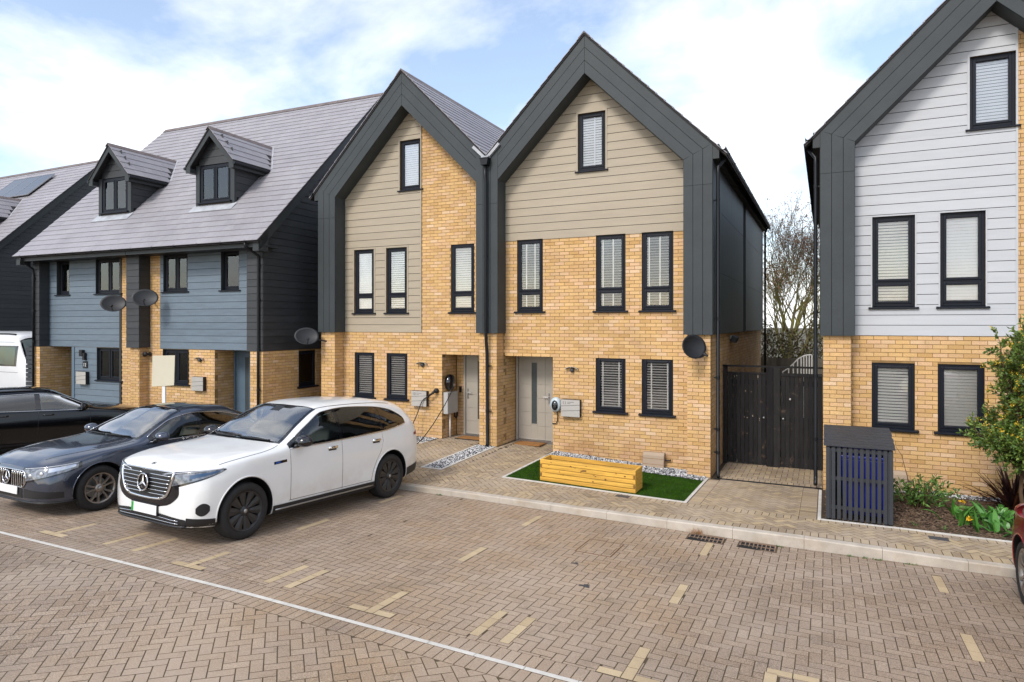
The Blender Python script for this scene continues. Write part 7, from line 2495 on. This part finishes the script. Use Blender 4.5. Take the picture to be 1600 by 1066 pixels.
dish('dark satellite dish under the right grey panels above the gate side', (-2.32, 12.80, 2.55), (-2.25, 13.1, 2.5), nrm=(0.78, -0.58, 0.18))
p = PAIR @ Vector((-5.43, -0.1, 3.55)); dish('left of two dark satellite dishes on the blue boarded pair', p, PAIR @ Vector((-5.0, 0.28, 3.5)), nrm=(0.72, -0.62, 0.38), size=1.08)
p = PAIR @ Vector((-4.0, -0.2, 3.68)); dish('right of two dark satellite dishes on the blue boarded pair', p, PAIR @ Vector((-4.3, 0.28, 3.6)), nrm=(0.72, -0.62, 0.38), size=1.08)

# chargers and meter
o = thing('wall_charger', 'pale oval wall charger with black centre beside the beige door', 'charger', (-5.36, YW, 1.22), world_coords=False)
mb = MB(); mb.lathe([(0.155, 0.0), (0.165, 0.03), (0.16, 0.075), (0.13, 0.11), (0.0, 0.125)], (0, 0, 0), (0, -1, 0), 32, sx=0.82); mb.build('shell', m_charger, o, smooth=True)
mb = MB(); mb.lathe([(0.112, 0.115), (0.108, 0.127), (0.0, 0.135)], (0, 0, -0.012), (0, -1, 0), 28, sx=0.66); mb.build('face', m_cgloss, o, smooth=True)
mb = MB(); mb.lathe([(0.045, 0.133), (0.038, 0.142), (0.0, 0.142)], (0, 0, -0.05), (0, -1, 0), 20); mb.build('socket', m_black, o, smooth=True)
mb = MB(); mb.tube([(0.02, -0.04, -0.14), (0.035, -0.035, -0.25), (0.03, -0.03, -0.36), (0.0, -0.03, -0.42), (-0.09, -0.02, -0.43), (-0.10, 0.15, -0.42)], 0.011, 8); mb.build('cable', m_black, o, smooth=True)
o = thing('meter_box', 'pale grey meter box in the recess beside the left beige door', 'meter box', (-8.327, 13.75, 0.82), world_coords=False)
mb = MB(); mb.box(0.002, 0.13, -0.27, 0.22, 0.0, 0.52); mb.build('case', m_meter, o, bevel=0.01)
mb = MB(); mb.tube([(0.06, -0.05, 0.0), (0.06, -0.05, -0.58)], 0.022, 10); mb.build('conduit', m_white, o, smooth=True)
mb = MB(); mb.tube([(0.08, 0.14, 0.0), (0.08, 0.14, -0.10), (0.08, 0.20, -0.15), (0.08, 0.26, -0.10), (0.08, 0.27, 0.05)], 0.02, 8); mb.build('cable', m_black, o, smooth=True)
o = thing('wall_charger', 'black rounded wall charger above the grey meter box in the recess', 'charger', (-8.327, 13.70, 1.57), world_coords=False)
mb = MB(); mb.lathe([(0.19, 0.0), (0.20, 0.06), (0.185, 0.12), (0.12, 0.16), (0.0, 0.165)], (0.002, 0, 0), (1, 0, 0), 28, sx=0.85); mb.build('shell', m_cgloss, o, smooth=True)
mb = MB(); mb.box(0.16, 0.175, -0.02, 0.03, -0.09, -0.03); mb.build('indicator', m_steel, o)
o = thing('charging_plug', 'black charging plug holder on brick right of the grey letter box', 'plug', (-8.47, YW, 1.38), world_coords=False)
mb = MB(); mb.lathe([(0.06, 0.0), (0.065, 0.03), (0.06, 0.05), (0.045, 0.09), (0.0, 0.095)], (0, 0, 0), (0, -1, 0), 18); mb.tube([(0, -0.07, 0), (-0.05, -0.12, -0.05), (-0.16, -0.12, -0.13)], [0.035, 0.03, 0.018], 10); mb.build('holder', m_black, o, smooth=True)
def cable(lab, pts):
    # smooth through the points
    q = []
    P = [Vector(p) for p in pts]
    for i in range(len(P) - 1):
        a, b, c, d = P[max(i - 1, 0)], P[i], P[i + 1], P[min(i + 2, len(P) - 1)]
        for k in range(6):
            t = k / 6
            q.append(0.5 * ((2 * b) + (c - a) * t + (2 * a - 5 * b + 4 * c - d) * t * t + (3 * b - a - 3 * c + d) * t ** 3))
    q.append(P[-1])
    mb = MB(); mb.tube(q, 0.012, 6)
    tag(mb.build('charging_cable', m_black, smooth=True), lab, 'cable', 'charging cables')
cable('black cable hanging from the plug holder down past the letter box', [(-8.63, 13.30, 1.25), (-8.80, 13.28, 1.12), (-8.92, 13.20, 0.75), (-9.02, 13.02, 0.40), (-9.05, 12.75, 0.25), (-8.9, 12.2, 0.22), (-8.5, 11.4, 0.2), (-8.1, 10.6, 0.3), (-7.9, 10.05, 0.75)])
cable('black cable running from the black charger down to the white car', [(-8.16, 13.62, 1.42), (-8.14, 13.50, 1.30), (-8.22, 13.25, 0.95), (-8.35, 12.95, 0.55), (-8.42, 12.55, 0.27), (-8.4, 12.0, 0.215), (-8.2, 11.2, 0.20), (-7.85, 10.5, 0.32), (-7.7, 10.02, 0.8)])
o = thing('door_bell', 'small black door bell beside the left beige door', 'door bell', (-8.22, 14.14, 1.36), world_coords=False)
mb = MB(); mb.box(-0.03, 0.03, -0.03, 0.0, -0.07, 0.07); mb.lathe([(0.02, 0.0), (0.018, 0.006)], (0, -0.03, -0.03), (0, -1, 0), 12); mb.build('bell_case', m_black, o)
o = thing('door_bell', 'small dark door bell beside the climbing plant', 'door bell', PAIR @ Vector((-8.02, 1.70, 1.45)), R(1.9), world_coords=False)
mb = MB(); mb.box(-0.03, 0.03, -0.03, 0.0, -0.09, 0.09); mb.lathe([(0.02, 0.0), (0.018, 0.006)], (0, -0.03, -0.03), (0, -1, 0), 12); mb.build('bell_case', m_black, o)
def doormat(lab, x0, x1, y0, y1, z, rim):
    o = thing('door_mat', lab, 'door mat', ((x0 + x1) / 2, (y0 + y1) / 2, z), world_coords=True)
    mb = MB(); mb.box(x0 + 0.03, x1 - 0.03, y0 + 0.03, y1 - 0.03, z, z + 0.02); mb.build('pile', m_mat1, o)
    mb = MB(); frame = (x0, x1, y0, y1)
    for a, b, c, d in ((x0, x1, y0, y0 + 0.03), (x0, x1, y1 - 0.03, y1), (x0, x0 + 0.03, y0 + 0.03, y1 - 0.03), (x1 - 0.03, x1, y0 + 0.03, y1 - 0.03)):
        mb.box(a, b, c, d, z, z + 0.014)
    mb.build('border', rim, o)
doormat('brown coir door mat before the beige door of number 11', -6.52, -5.85, 13.60, 14.00, z_pav(-6.2, 13.9) + 0.004, m_mat1)
doormat('door mat with black rim before the left beige door', -8.05, -7.33, 13.55, 13.98, z_pav(-7.7, 13.9) + 0.004, m_black)
def gas_box(lab, x0, x1, z0, z1):
    o = thing('gas_box', lab, 'meter box', ((x0 + x1) / 2, YW, z0), world_coords=True, group='ground gas boxes')
    mb = MB()
    mb.prism([(x0, YW, z0), (x0, YW - 0.20, z0), (x0, YW - 0.14, z1 - 0.06), (x0, YW - 0.10, z1), (x0, YW, z1)][::-1][::-1], (x1 - x0, 0, 0))
    mb.build('lid', m_gas, o, bevel=0.012)
    for k in range(2):
        zz = z0 + (z1 - z0) * (0.33 + 0.32 * k)
        g_ = MB(); yy = YW - 0.20 + 0.06 * (zz - z0) / (z1 - 0.06 - z0)
        g_.box(x0 + 0.01, x1 - 0.01, yy - 0.003, yy + 0.004, zz, zz + 0.006); g_.build('lid_rib', m_endgrain, o)
    p = MB(); p.tube([(x1, YW - 0.05, z0 + 0.2), (x1 + 0.1, YW - 0.05, z0 + 0.2), (x1 + 0.1, YW + 0.02, z0 + 0.2)], 0.016, 8); p.build('pipe', m_black, o)
gas_box('sloping beige gas box on the gravel beside the planter', -3.40, -2.96, 0.01, 0.36)
gas_box('sloping beige gas box behind the slatted bin store', 0.80, 1.29, 0.02, 0.40)
o = thing('letter_box', 'grey letter box half hidden by the yellow shrub', 'letter box', (2.775, YW, 0.98), group='wall letter boxes', world_coords=False)
mb = MB(); mb.box(0, 0.43, -0.105, -0.002, 0, 0.375); mb.build('case', m_postbox, o, bevel=0.003)
mb = MB(); mb.box(-0.001, 0.431, -0.107, -0.104, 0.13, 0.14); mb.box(-0.001, 0.431, -0.107, -0.104, 0.25, 0.26); mb.build('seam', m_black, o)

# security lights on the flank of number 11
o = thing('security_light', 'twin floodlight under the side panels beside the gate', 'lamp', (-2.02, 16.0, 2.62), world_coords=False)
for k in range(2):
    mb = MB(); mb.obox((0.10, -0.12 + 0.3 * k, 0.02), (0.05, 0, -0.03), (0, 0.09, 0), (0.03, 0, 0.06)); mb.build('lamp_head', m_black, o)
mb = MB(); mb.box(0.0, 0.05, -0.06, 0.24, 0.02, 0.10); mb.build('mount', m_meter, o)

# ------------------------------------------------------------------ sign board
o = thing('sign_board', 'blank beige sign board on a white post in front of the blue pair', 'sign', (-13.98, 10.25, 0.15), R(26), world_coords=False)
mb = MB(); mb.box(-0.035, 0.035, -0.025, 0.025, 0, 2.0); mb.build('post', m_white, o)
mb = MB(); mb.prism([(-0.27, -0.026, 1.38), (0.25, -0.026, 1.41), (0.27, -0.026, 2.11), (-0.25, -0.026, 2.10)], (0, -0.012, 0)); mb.build('board', m_sign, o)

# ------------------------------------------------------------------ gate between the houses
gt = thing('side_gate', 'weathered black plank gate with wide post and second door between houses', 'gate', (-1.0, 14.75, 0))
zg = -0.005
def planks(x0, x1, z0, z1, y, n, m, name='plank', th=0.022):
    for k in range(n):
        a, b = x0 + (x1 - x0) * k / n + 0.002, x0 + (x1 - x0) * (k + 1) / n - 0.002
        mb = MB(); d = rng.uniform(-0.002, 0.002)
        mb.add([(a, y + d + 0.004, z0), (a + 0.006, y + d, z0), (b - 0.006, y + d, z0), (b, y + d + 0.004, z0), (b, y + th, z0), (a, y + th, z0),
                (a, y + d + 0.004, z1), (a + 0.006, y + d, z1), (b - 0.006, y + d, z1), (b, y + d + 0.004, z1), (b, y + th, z1), (a, y + th, z1)],
               [(0, 1, 7, 6), (1, 2, 8, 7), (2, 3, 9, 8), (3, 4, 10, 9), (4, 5, 11, 10), (5, 0, 6, 11), (6, 7, 8, 9, 10, 11)], rng.random() * .99 + .005)
        mb.build(name, m, gt)
mb = MB(); mb.box(-1.995, -1.915, 14.70, 14.80, -0.2, 2.10); mb.build('gate_post', m_gate, gt)
planks(-1.905, -1.135, 0.02, 1.93, 14.76, 9, m_gate)
mb = MB(); mb.box(-1.905, -1.135, 14.745, 14.79, 1.93, 1.965); mb.build('cap_rail', m_gate, gt)
planks(-1.125, -0.855, -0.03, 2.08, 14.70, 2, m_gate, 'post_plank', 0.06)
planks(-0.845, -0.06, 0.0, 1.90, 14.76, 9, m_gate)
mb = MB(); mb.box(-0.845, -0.06, 14.745, 14.79, 1.90, 1.965); mb.build('cap_rail', m_gate, gt)
mb = MB(); mb.box(-2.01, -0.045, 14.70, 14.745, 2.075, 2.115); mb.build('top_bar', m_gate, gt)
for z in (0.25, 1.0, 1.75):
    mb = MB(); mb.box(-1.90, -0.06, 14.783, 14.82, z - 0.05, z + 0.05); mb.build('back_rail', m_gate, gt)
for x, z, r in ((-1.18, 1.01, 0.022), (-0.80, 1.01, 0.022), (-0.665, 1.42, 0.026)):
    mb = MB(); mb.lathe([(r, 0.0), (r, 0.012), (r * 0.6, 0.018), (0.0, 0.018)], (x, 14.758 if x > -1 else 14.758, z), (0, -1, 0), 16); mb.build('lock_disc', m_steel, gt, smooth=True)
mb = MB(); mb.box(-0.825, -0.805, 14.73, 14.758, 1.36, 1.48); mb.build('pull', m_black, gt)
chips = MB()
for k in range(16):
    row = rng.choice((1.86, 1.0, 1.02, 0.06, 0.98, 1.88))
    x = rng.uniform(-1.80, -1.25); z = row + rng.gauss(0, 0.02)
    if k > 11: x, z = rng.choice((-1.50, -0.5, -0.3)) + rng.gauss(0, 0.04), rng.uniform(0.1, 1.8)
    s_ = rng.uniform(0.004, 0.010)
    chips.obox((x, 14.7565, z), (s_, 0, 0), (0, 0.001, 0), (0, 0, s_ * rng.uniform(0.6, 2.0)))
chips.build('bare_patches', mat('bare_timber', (0.42, 0.34, 0.25), rough=0.9, var=0.2), gt, kind='stuff')
# back fence, slatted white panel
bf = thing('back_fence', 'silvered vertical board fence across the passage beyond the gate', 'fence', (-1, 26.0, 0))
for k in range(36):
    x = -4.2 + 0.15 * k
    mb = MB(); mb.box(x + 0.004, x + 0.146, 26.0 + (0.02 if k % 2 else 0), 26.03 + (0.02 if k % 2 else 0), -0.2, 1.74 + rng.uniform(-0.01, 0.01), rng.random() * .99 + .005); mb.build('fence_board', m_oldfence, bf)
for z in (0.4, 1.5):
    mb = MB(); mb.box(-4.2, 1.2, 26.052, 26.09, z, z + 0.08); mb.build('rail', m_oldfence, bf)
ws = thing('white_railing', 'white slatted rail with curved top seen above the right gate', 'railing', (-0.75, 20.0, 0))
tops = [1.62, 1.74, 1.86, 1.99, 2.05, 2.09, 2.11, 2.12, 2.12]
xs_ = [-1.10, -0.94, -0.82, -0.71, -0.62, -0.55, -0.48, -0.41, -0.345]
for x, t in zip(xs_, tops):
    mb = MB(); mb.box(x - 0.015, x + 0.015, 20.0, 20.03, 0.3, t); mb.build('slat', m_white, ws)
mb = MB(); mb.tube([(x, 20.015, t + 0.01) for x, t in zip(xs_, tops)], 0.018, 6); mb.build('top_rail', m_white, ws)
lf = thing('slat_fence', 'dark horizontal slat fence beside the left blue house', 'fence', (-22.7, 12.35, 0))
for k in range(15):
    mb = MB(); mb.box(-23.6, -22.0, 12.35, 12.375, 0.15 + 0.14 * k, 0.27 + 0.14 * k); mb.build('slat', m_slatgrey, lf)
for x in (-23.5, -22.3):
    mb = MB(); mb.box(x - 0.04, x + 0.04, 12.378, 12.45, -0.1, 2.25); mb.build('post', m_slatgrey, lf)

# ------------------------------------------------------------------ bin store
bs = thing('bin_store', 'charcoal slatted bin store with sloping slatted lid by the pavement', 'bin store', (0.44, 11.3, 0.1))
bx0, bx1, by0, by1 = 0.005, 0.875, 10.80, 11.80
zb = 0.105
for k in range(12):
    w = 0.050
    x = bx0 + (bx1 - bx0 - w) * k / 11
    mb = MB(); mb.box(x, x + w, by0, by0 + 0.02, zb, 1.17); mb.build('front_slat', m_slatgrey, bs, bevel=0.002)
for k in range(14):
    w = 0.05
    y = by0 + 0.022 + (by1 - by0 - 0.044 - w) * k / 13
    for x, nm in ((bx1 - 0.022, 'side_slat'), (bx0 + 0.002, 'side_slat')):
        mb = MB(); mb.box(x, x + 0.02, y, y + w, zb, 1.165 + 0.14 * (y - by0) / (by1 - by0)); mb.build(nm, m_slatgrey, bs)
for x in (bx0 + 0.025, bx1 - 0.07):
    for y in (by0 + 0.022, by1 - 0.07):
        mb = MB(); mb.box(x, x + 0.045, y, y + 0.045, zb, 1.15); mb.build('corner_post', m_slatgrey, bs)
for z in (0.25, 0.68, 1.10):
    mb = MB(); mb.box(bx0 + 0.07, bx1 - 0.07, by0 + 0.021, by0 + 0.05, z, z + 0.05); mb.build('rail', m_slatgrey, bs)
mb = MB(); mb.box(bx0 + 0.03, bx1 - 0.03, by1 - 0.024, by1 - 0.004, zb, 1.29); mb.build('back_panel', m_slatgrey, bs)
for k in range(8):
    t0, t1 = k / 8, (k + 1) / 8 - 0.018
    mb = MB()
    ya, yb = by0 - 0.03 + (by1 - by0 + 0.06) * t0, by0 - 0.03 + (by1 - by0 + 0.06) * t1
    za, zc = 1.185 + 0.155 * t0, 1.185 + 0.155 * t1
    e = rng.uniform(-0.006, 0.006)
    mb.add([(x, y, z + h) for h in (0, 0.02) for x, y, z in ((bx0 - 0.03, ya, za), (bx1 + 0.03 + e, ya, za), (bx1 + 0.03 + e, yb, zc), (bx0 - 0.03, yb, zc))],
           [(4, 5, 6, 7), (0, 1, 5, 4), (1, 2, 6, 5), (2, 3, 7, 6), (3, 0, 4, 7), (3, 2, 1, 0)])
    mb.build('lid_slat', m_slatgrey, bs)
bb = thing('wheelie_bin', 'bright blue wheeled bin standing inside the slatted store', 'bin', (0.48, 11.3, 0.09))
mb = MB()
mb.prism([(0.24, 10.93, 0.16), (0.76, 10.93, 0.16), (0.80, 10.88, 1.0), (0.20, 10.88, 1.0)][::-1], (0, 0.6, 0))
mb.build('tub', m_bluebin, bb, bevel=0.02)
mb = MB(); mb.box(0.18, 0.82, 10.86, 11.60, 1.0, 1.05); mb.box(0.22, 0.78, 10.92, 11.55, 1.05, 1.075); mb.build('bin_lid', m_bluebin, bb, bevel=0.015)
for x in (0.22, 0.76):
    mb = MB(); mb.lathe([(0.1, 0.0), (0.1, 0.05)], (x, 11.52, 0.19), (1, 0, 0), 18); mb.build('bin_wheel', m_black, bb)

# ------------------------------------------------------------------ plants
def leaf(mb, c, d, w, l, rnd, bend=0.25, nrm=None):
    """pointed leaf of two bent halves"""
    d = Vector(d).normalized()
    s_ = d.cross(Vector((0, 0, 1)) if abs(d.z) < 0.95 else Vector((1, 0, 0))).normalized()
    n_ = s_.cross(d)
    a = rng.uniform(0, PI) if nrm is None else nrm
    s2_ = s_ * math.cos(a) + n_ * math.sin(a)
    n2_ = s2_.cross(d)
    c = Vector(c)
    mid = c + d * l * 0.5
    tip = c + d * l - n2_ * l * bend
    mb.add([c, mid + s2_ * w / 2 + n2_ * w * 0.12, tip, mid - s2_ * w / 2 + n2_ * w * 0.12, mid], [(0, 4, 1), (1, 4, 2), (0, 3, 4), (3, 2, 4)], rnd)
def rv():
    z = rng.uniform(-1, 1); a = rng.uniform(0, 2 * PI); r = math.sqrt(1 - z * z)
    return Vector((r * math.cos(a), r * math.sin(a), z))
# yellow flowering shrub at the right
sh = thing('flowering_shrub', 'tall green shrub with orange yellow flowers at the right edge', 'shrub', (2.62, 11.95, 0.1))
st, lv, fl = MB(), MB(), MB()
tips = []
for k in range(34):
    a = rng.uniform(0, 2 * PI)
    rad = rng.uniform(0.10, 0.66)
    top = Vector((2.66 + rad * math.cos(a), 11.95 + 0.8 * rad * math.sin(a), rng.uniform(1.05, 3.05) - 0.45 * rad))
    b0 = Vector((2.62 + rng.gauss(0, .04), 11.95 + rng.gauss(0, .04), rng.uniform(0.75, 1.1)))
    m1 = b0.lerp(top, 0.40) + Vector((rng.gauss(0, .05), rng.gauss(0, .05), 0.10))
    st.tube([b0, m1, top], [0.012, 0.008, 0.004], 5)
    tips.append((m1, top))
for m1, top in tips:
    for j in range(26):
        t = rng.uniform(0.05, 1.02)
        p = m1.lerp(top, t)
        d = (rv() + (top - m1).normalized() * 0.5 + Vector((0, 0, 0.2))).normalized()
        l = rng.uniform(0.14, 0.30)
        e = p + d * l
        st.tube([p, e], [0.004, 0.002], 4)
        for q in range(18):
            leaf(lv, p.lerp(e, 0.15 + 0.85 * q / 18), (d + rv() * 0.9), rng.uniform(0.022, 0.038), rng.uniform(0.05, 0.085), rng.random() * .99 + .005)
        if rng.random() < 0.30 and e.z > 1.35:
            for q in range(14):
                leaf(fl, e + rv() * 0.03, (d * 0.4 + rv()), 0.012, 0.03, rng.random() * .99 + .005)
st.tube([(2.66, 11.97, 0.05), (2.60, 11.96, 0.5), (2.63, 11.95, 1.05)], [0.03, 0.025, 0.02], 8)
st.build('stems', m_twig, sh); lv.build('leaves', m_leafy, sh); fl.build('flowers', m_flower, sh)
# bronze sword-leaved plant
def sword(mb, base, d, L_, w, droop, rnd, seg=7):
    base, d = Vector(base), Vector(d).normalized()
    side_ = d.cross(Vector((0, 0, 1))).normalized()
    vs = []
    for i in range(seg + 1):
        t = i / seg
        p = base + d * L_ * t - Vector((0, 0, droop * L_ * t * t))
        ww = w * (1 - t ** 2.2) * (0.55 + 0.45 * min(1, t * 4))
        up_ = side_.cross(d).normalized()
        vs += [p - side_ * ww / 2 + up_ * ww * 0.25, p, p + side_ * ww / 2 + up_ * ww * 0.25]
    fs = []
    for i in range(seg):
        for j in (0, 1):
            fs.append((i * 3 + j, i * 3 + j + 1, i * 3 + j + 4, i * 3 + j + 3))
    mb.add(vs, fs, rnd)
ph = thing('bronze_plant', 'dark bronze sword-leaved plant fanning out before the brick wall', 'plant', (2.72, 12.65, 0.08))
mb = MB()
for k in range(110):
    a = rng.uniform(0, 2 * PI); el = R(rng.uniform(18, 80))
    d = (math.cos(a) * math.cos(el), math.sin(a) * math.cos(el) * 0.8, math.sin(el))
    sword(mb, (2.66 + rng.gauss(0, .05), 12.62 + rng.gauss(0, .04), 0.08), d, rng.uniform(0.6, 1.05), rng.uniform(0.03, 0.05), rng.uniform(0.05, 0.40), rng.random() * .99 + .005)
mb.build('sword_leaves', m_phorm, ph)
# broad-leaved green clump with yellow blooms
dc = thing('broad_leaf_plant', 'lush green broad-leaved clump with yellow blooms in the bed', 'plant', (2.1, 11.5, 0.1))
mb, fb = MB(), MB()
for k in range(95):
    bx, by = 2.12 + rng.gauss(0, .20), 11.55 + rng.gauss(0, .24)
    a = rng.uniform(0, 2 * PI); el = R(rng.uniform(40, 84))
    d = (math.cos(a) * math.cos(el), math.sin(a) * math.cos(el), math.sin(el))
    sword(mb, (bx, by, z_bed(bx, by)), d, rng.uniform(0.28, 0.52), rng.uniform(0.045, 0.10), rng.uniform(0.2, 0.6), rng.random() * .99 + .005, 6)
for (x, y, z) in ((1.83, 11.12, 0.24), (1.80, 11.45, 0.40)):
    fb = MB()
    for q in range(12):
        leaf(fb, Vector((x, y, z)), rv() + Vector((0, -0.6, 0.2)), 0.035, 0.05, rng.random() * .99 + .005)
    fb.build('bloom', m_flower, dc)
mb.build('broad_leaves', m_daff, dc)
# low shrub with brown stems
ls = thing('low_shrub', 'low green shrub with brown bare stems beside the bin store', 'shrub', (1.25, 12.2, 0.08))
st, lv = MB(), MB()
for k in range(30):
    b0 = Vector((1.30 + rng.gauss(0, .09), 12.0 + rng.gauss(0, .08), 0.07))
    top = b0 + Vector((rng.gauss(0, .24), rng.gauss(-0.02, .16), rng.uniform(0.25, 0.55)))
    st.tube([b0, b0.lerp(top, .5) + Vector((rng.gauss(0, .03), 0, .03)), top], [0.008, 0.006, 0.003], 5)
    for q in range(22 if k % 3 else 4):
        t = rng.uniform(0.3, 1.0)
        leaf(lv, b0.lerp(top, t), rv() + Vector((0, 0, .3)), rng.uniform(0.02, 0.035), rng.uniform(0.06, 0.12), rng.random() * .99 + .005)
for s_ in (-1, 1):
    for q in range(220):
        c = Vector((1.28 + 0.30 * s_ + rng.gauss(0, .17), 12.35 + rng.gauss(0, .14), rng.uniform(0.10, 0.42)))
        leaf(lv, c, rv() + Vector((0, 0, .5)), rng.uniform(0.02, 0.035), rng.uniform(0.07, 0.13), rng.random() * .99 + .005)
st.tube([(1.22, 12.3, 0.1), (1.20, 12.32, 0.5), (1.12, 12.36, 0.85), (1.04, 12.38, 0.98)], [0.007, 0.006, 0.004, 0.003], 5)
st.build('stems', m_twig, ls); lv.build('leaves', m_leaf, ls)
for i, (x, y) in enumerate(((1.16, 11.0), (1.52, 10.98))):
    mb = MB()
    for k in range(16):
        a = rng.uniform(0, 2 * PI); el = R(rng.uniform(45, 80))
        sword(mb, (x, y, z_bed(x, y)), (math.cos(a) * math.cos(el), math.sin(a) * math.cos(el), math.sin(el)), rng.uniform(0.08, 0.17), 0.006, 0.4, rng.random(), 4)
    tag(mb.build('bulb_shoots', m_leaf), ('thin green bulb shoots in the mulch nearest the bin store', 'thin green bulb shoots in the mulch behind the small iron cover')[i], 'plant', 'bulb shoots')
# weeds along the kerb
def weed(lab, x, y, m, n, h, spread, name='weed'):
    mb = MB()
    for k in range(n):
        a = rng.uniform(0, 2 * PI); el = R(rng.uniform(40, 85))
        p, q = x + rng.gauss(0, spread), y + rng.gauss(0, spread * 0.3)
        sword(mb, (p, q, z_road(p, q) - 0.005), (math.cos(a) * math.cos(el), math.sin(a) * math.cos(el), math.sin(el)), h * rng.uniform(.5, 1.1), 0.006 if m is not m_leaf else 0.014, 0.4, rng.random(), 3)
    tag(mb.build(name, m), lab, 'weed')
m_dry = mat('dry_grass', (0.36, 0.19, 0.08), rough=0.9, var=0.2, rnd=[(0.28, 0.13, 0.05), (0.42, 0.24, 0.11)])
weed('tuft of dry brown grass at the kerb beside the left grating', -1.66, 9.54, m_dry, 70, 0.17, 0.05, 'dry_grass_tuft')
weed('small green weed at the kerb beside the right grating', -0.58, 9.54, m_leaf, 24, 0.05, 0.03)
weed('green weed at the kerb foot behind the white car', -5.98, 9.55, m_leaf, 18, 0.06, 0.03)
for i, x in enumerate((0.27, 0.47, 0.62, 0.95)):
    weed(('leftmost of four weeds along the kerb before the bin store', 'second of four weeds along the kerb before the bin store', 'third of four weeds along the kerb before the bin store', 'rightmost of four weeds along the kerb before the bin store')[i], x, 9.55, m_leaf, 14, 0.05, 0.03)
# climbing plant in the left porch
cp = thing('climbing_plant', 'narrow dark climbing plant in the porch of the left blue house', 'plant', PAIR @ Vector((-8.5, 1.5, 0.1)), R(1.9), world_coords=False)
mb = MB(); s2m = MB()
for k in range(700):
    z = rng.uniform(0.0, 2.1)
    leaf(mb, (rng.gauss(0, .075), rng.gauss(0, .06), z), rv(), 0.045, 0.08, rng.random() * .99 + .005)
s2m.tube([(0, 0.02, 0), (0.02, 0.03, 1), (-0.02, 0.02, 2.1)], 0.012, 5); s2m.build('stem', m_twig, cp)
m_ivy = mat('dark_ivy_leaf', (0.02, 0.03, 0.01), rough=0.6, var=0.2, rnd=[(0.012, 0.02, 0.008), (0.03, 0.045, 0.012), (0.05, 0.055, 0.02)])
mb.build('leaves', m_ivy, cp)

# ------------------------------------------------------------------ trees and hedge behind
tr = thing('bare_tree', 'bare winter tree with mossy limbs and brown leaf tufts behind the gate', 'tree', (-1.45, 31.0, -0.5))
tk, dl = MB(), MB()
def grow(p, d, L_, r, lvl):
    n = 4
    pts = [p]; rad = [r]
    dd = d.copy()
    for i in range(n):
        dd = (dd + rv() * (0.10 + 0.035 * lvl) + Vector((0, 0, 0.10))).normalized()
        p = p + dd * L_ / n
        pts.append(p); rad.append(max(0.0055, r * (1 - 0.42 * (i + 1) / n)))
    tk.tube(pts, rad, 7 if lvl < 2 else 5 if lvl < 4 else 4, caps=False)
    if lvl >= 5:
        if rng.random() < 0.62 and p.z > 2.2:
            for q in range(rng.randint(3, 8)):
                leaf(dl, p + rv() * 0.10, rv() + Vector((0, 0, -.8)), 0.035, 0.085, rng.random() * .99 + .005)
        return
    k = {0: 7, 1: 4, 2: 4, 3: 5, 4: 4}[lvl]
    for i in range(k):
        t = rng.uniform(0.45, 1.0) if i else 1.0
        idx = min(n, max(1, int(round(t * n))))
        ax = rv()
        nd = (dd + ax * (0.62 if lvl else 0.55)).normalized()
        if nd.z < 0.05: nd.z = abs(nd.z) + 0.1
        grow(pts[idx], nd, L_ * rng.uniform(0.66, 0.86), rad[idx] * rng.uniform(0.55, 0.72), lvl + 1)
grow(Vector((-1.45, 31.0, -0.5)), Vector((0.03, 0, 1)), 2.7, 0.20, 0)
tk.build('trunk', m_branch, tr, smooth=True); dl.build('crown', m_deadleaf, tr)
hg = thing('hedge', 'scrubby brown green hedge behind the back fence', 'hedge', (-1, 29.0, -0.5))
mb, sb = MB(), MB()
for k in range(13000):
    x = rng.uniform(-5, 3.5); y = 28.5 + rng.gauss(0, .6)
    top = 3.0 + 0.7 * math.sin(x * 1.7) + 0.4 * math.sin(x * 4.1) + (0.9 if x > -0.6 else 0)
    z = rng.uniform(-0.4, top)
    leaf(mb, (x, y, z), rv(), rng.uniform(.05, .1), rng.uniform(.09, .17), rng.random() * .99 + .005)
for k in range(160):
    x = rng.uniform(-5, 3.5); y = 28.5 + rng.gauss(0, .5)
    sb.tube([(x, y, -0.5), (x + rng.gauss(0, .3), y, 1.5), (x + rng.gauss(0, .8), y + rng.gauss(0, .4), rng.uniform(2.2, 4.2))], [0.02, 0.012, 0.004], 4)
mb.build('leaves', m_hedge, hg); sb.build('stems', m_branch, hg)
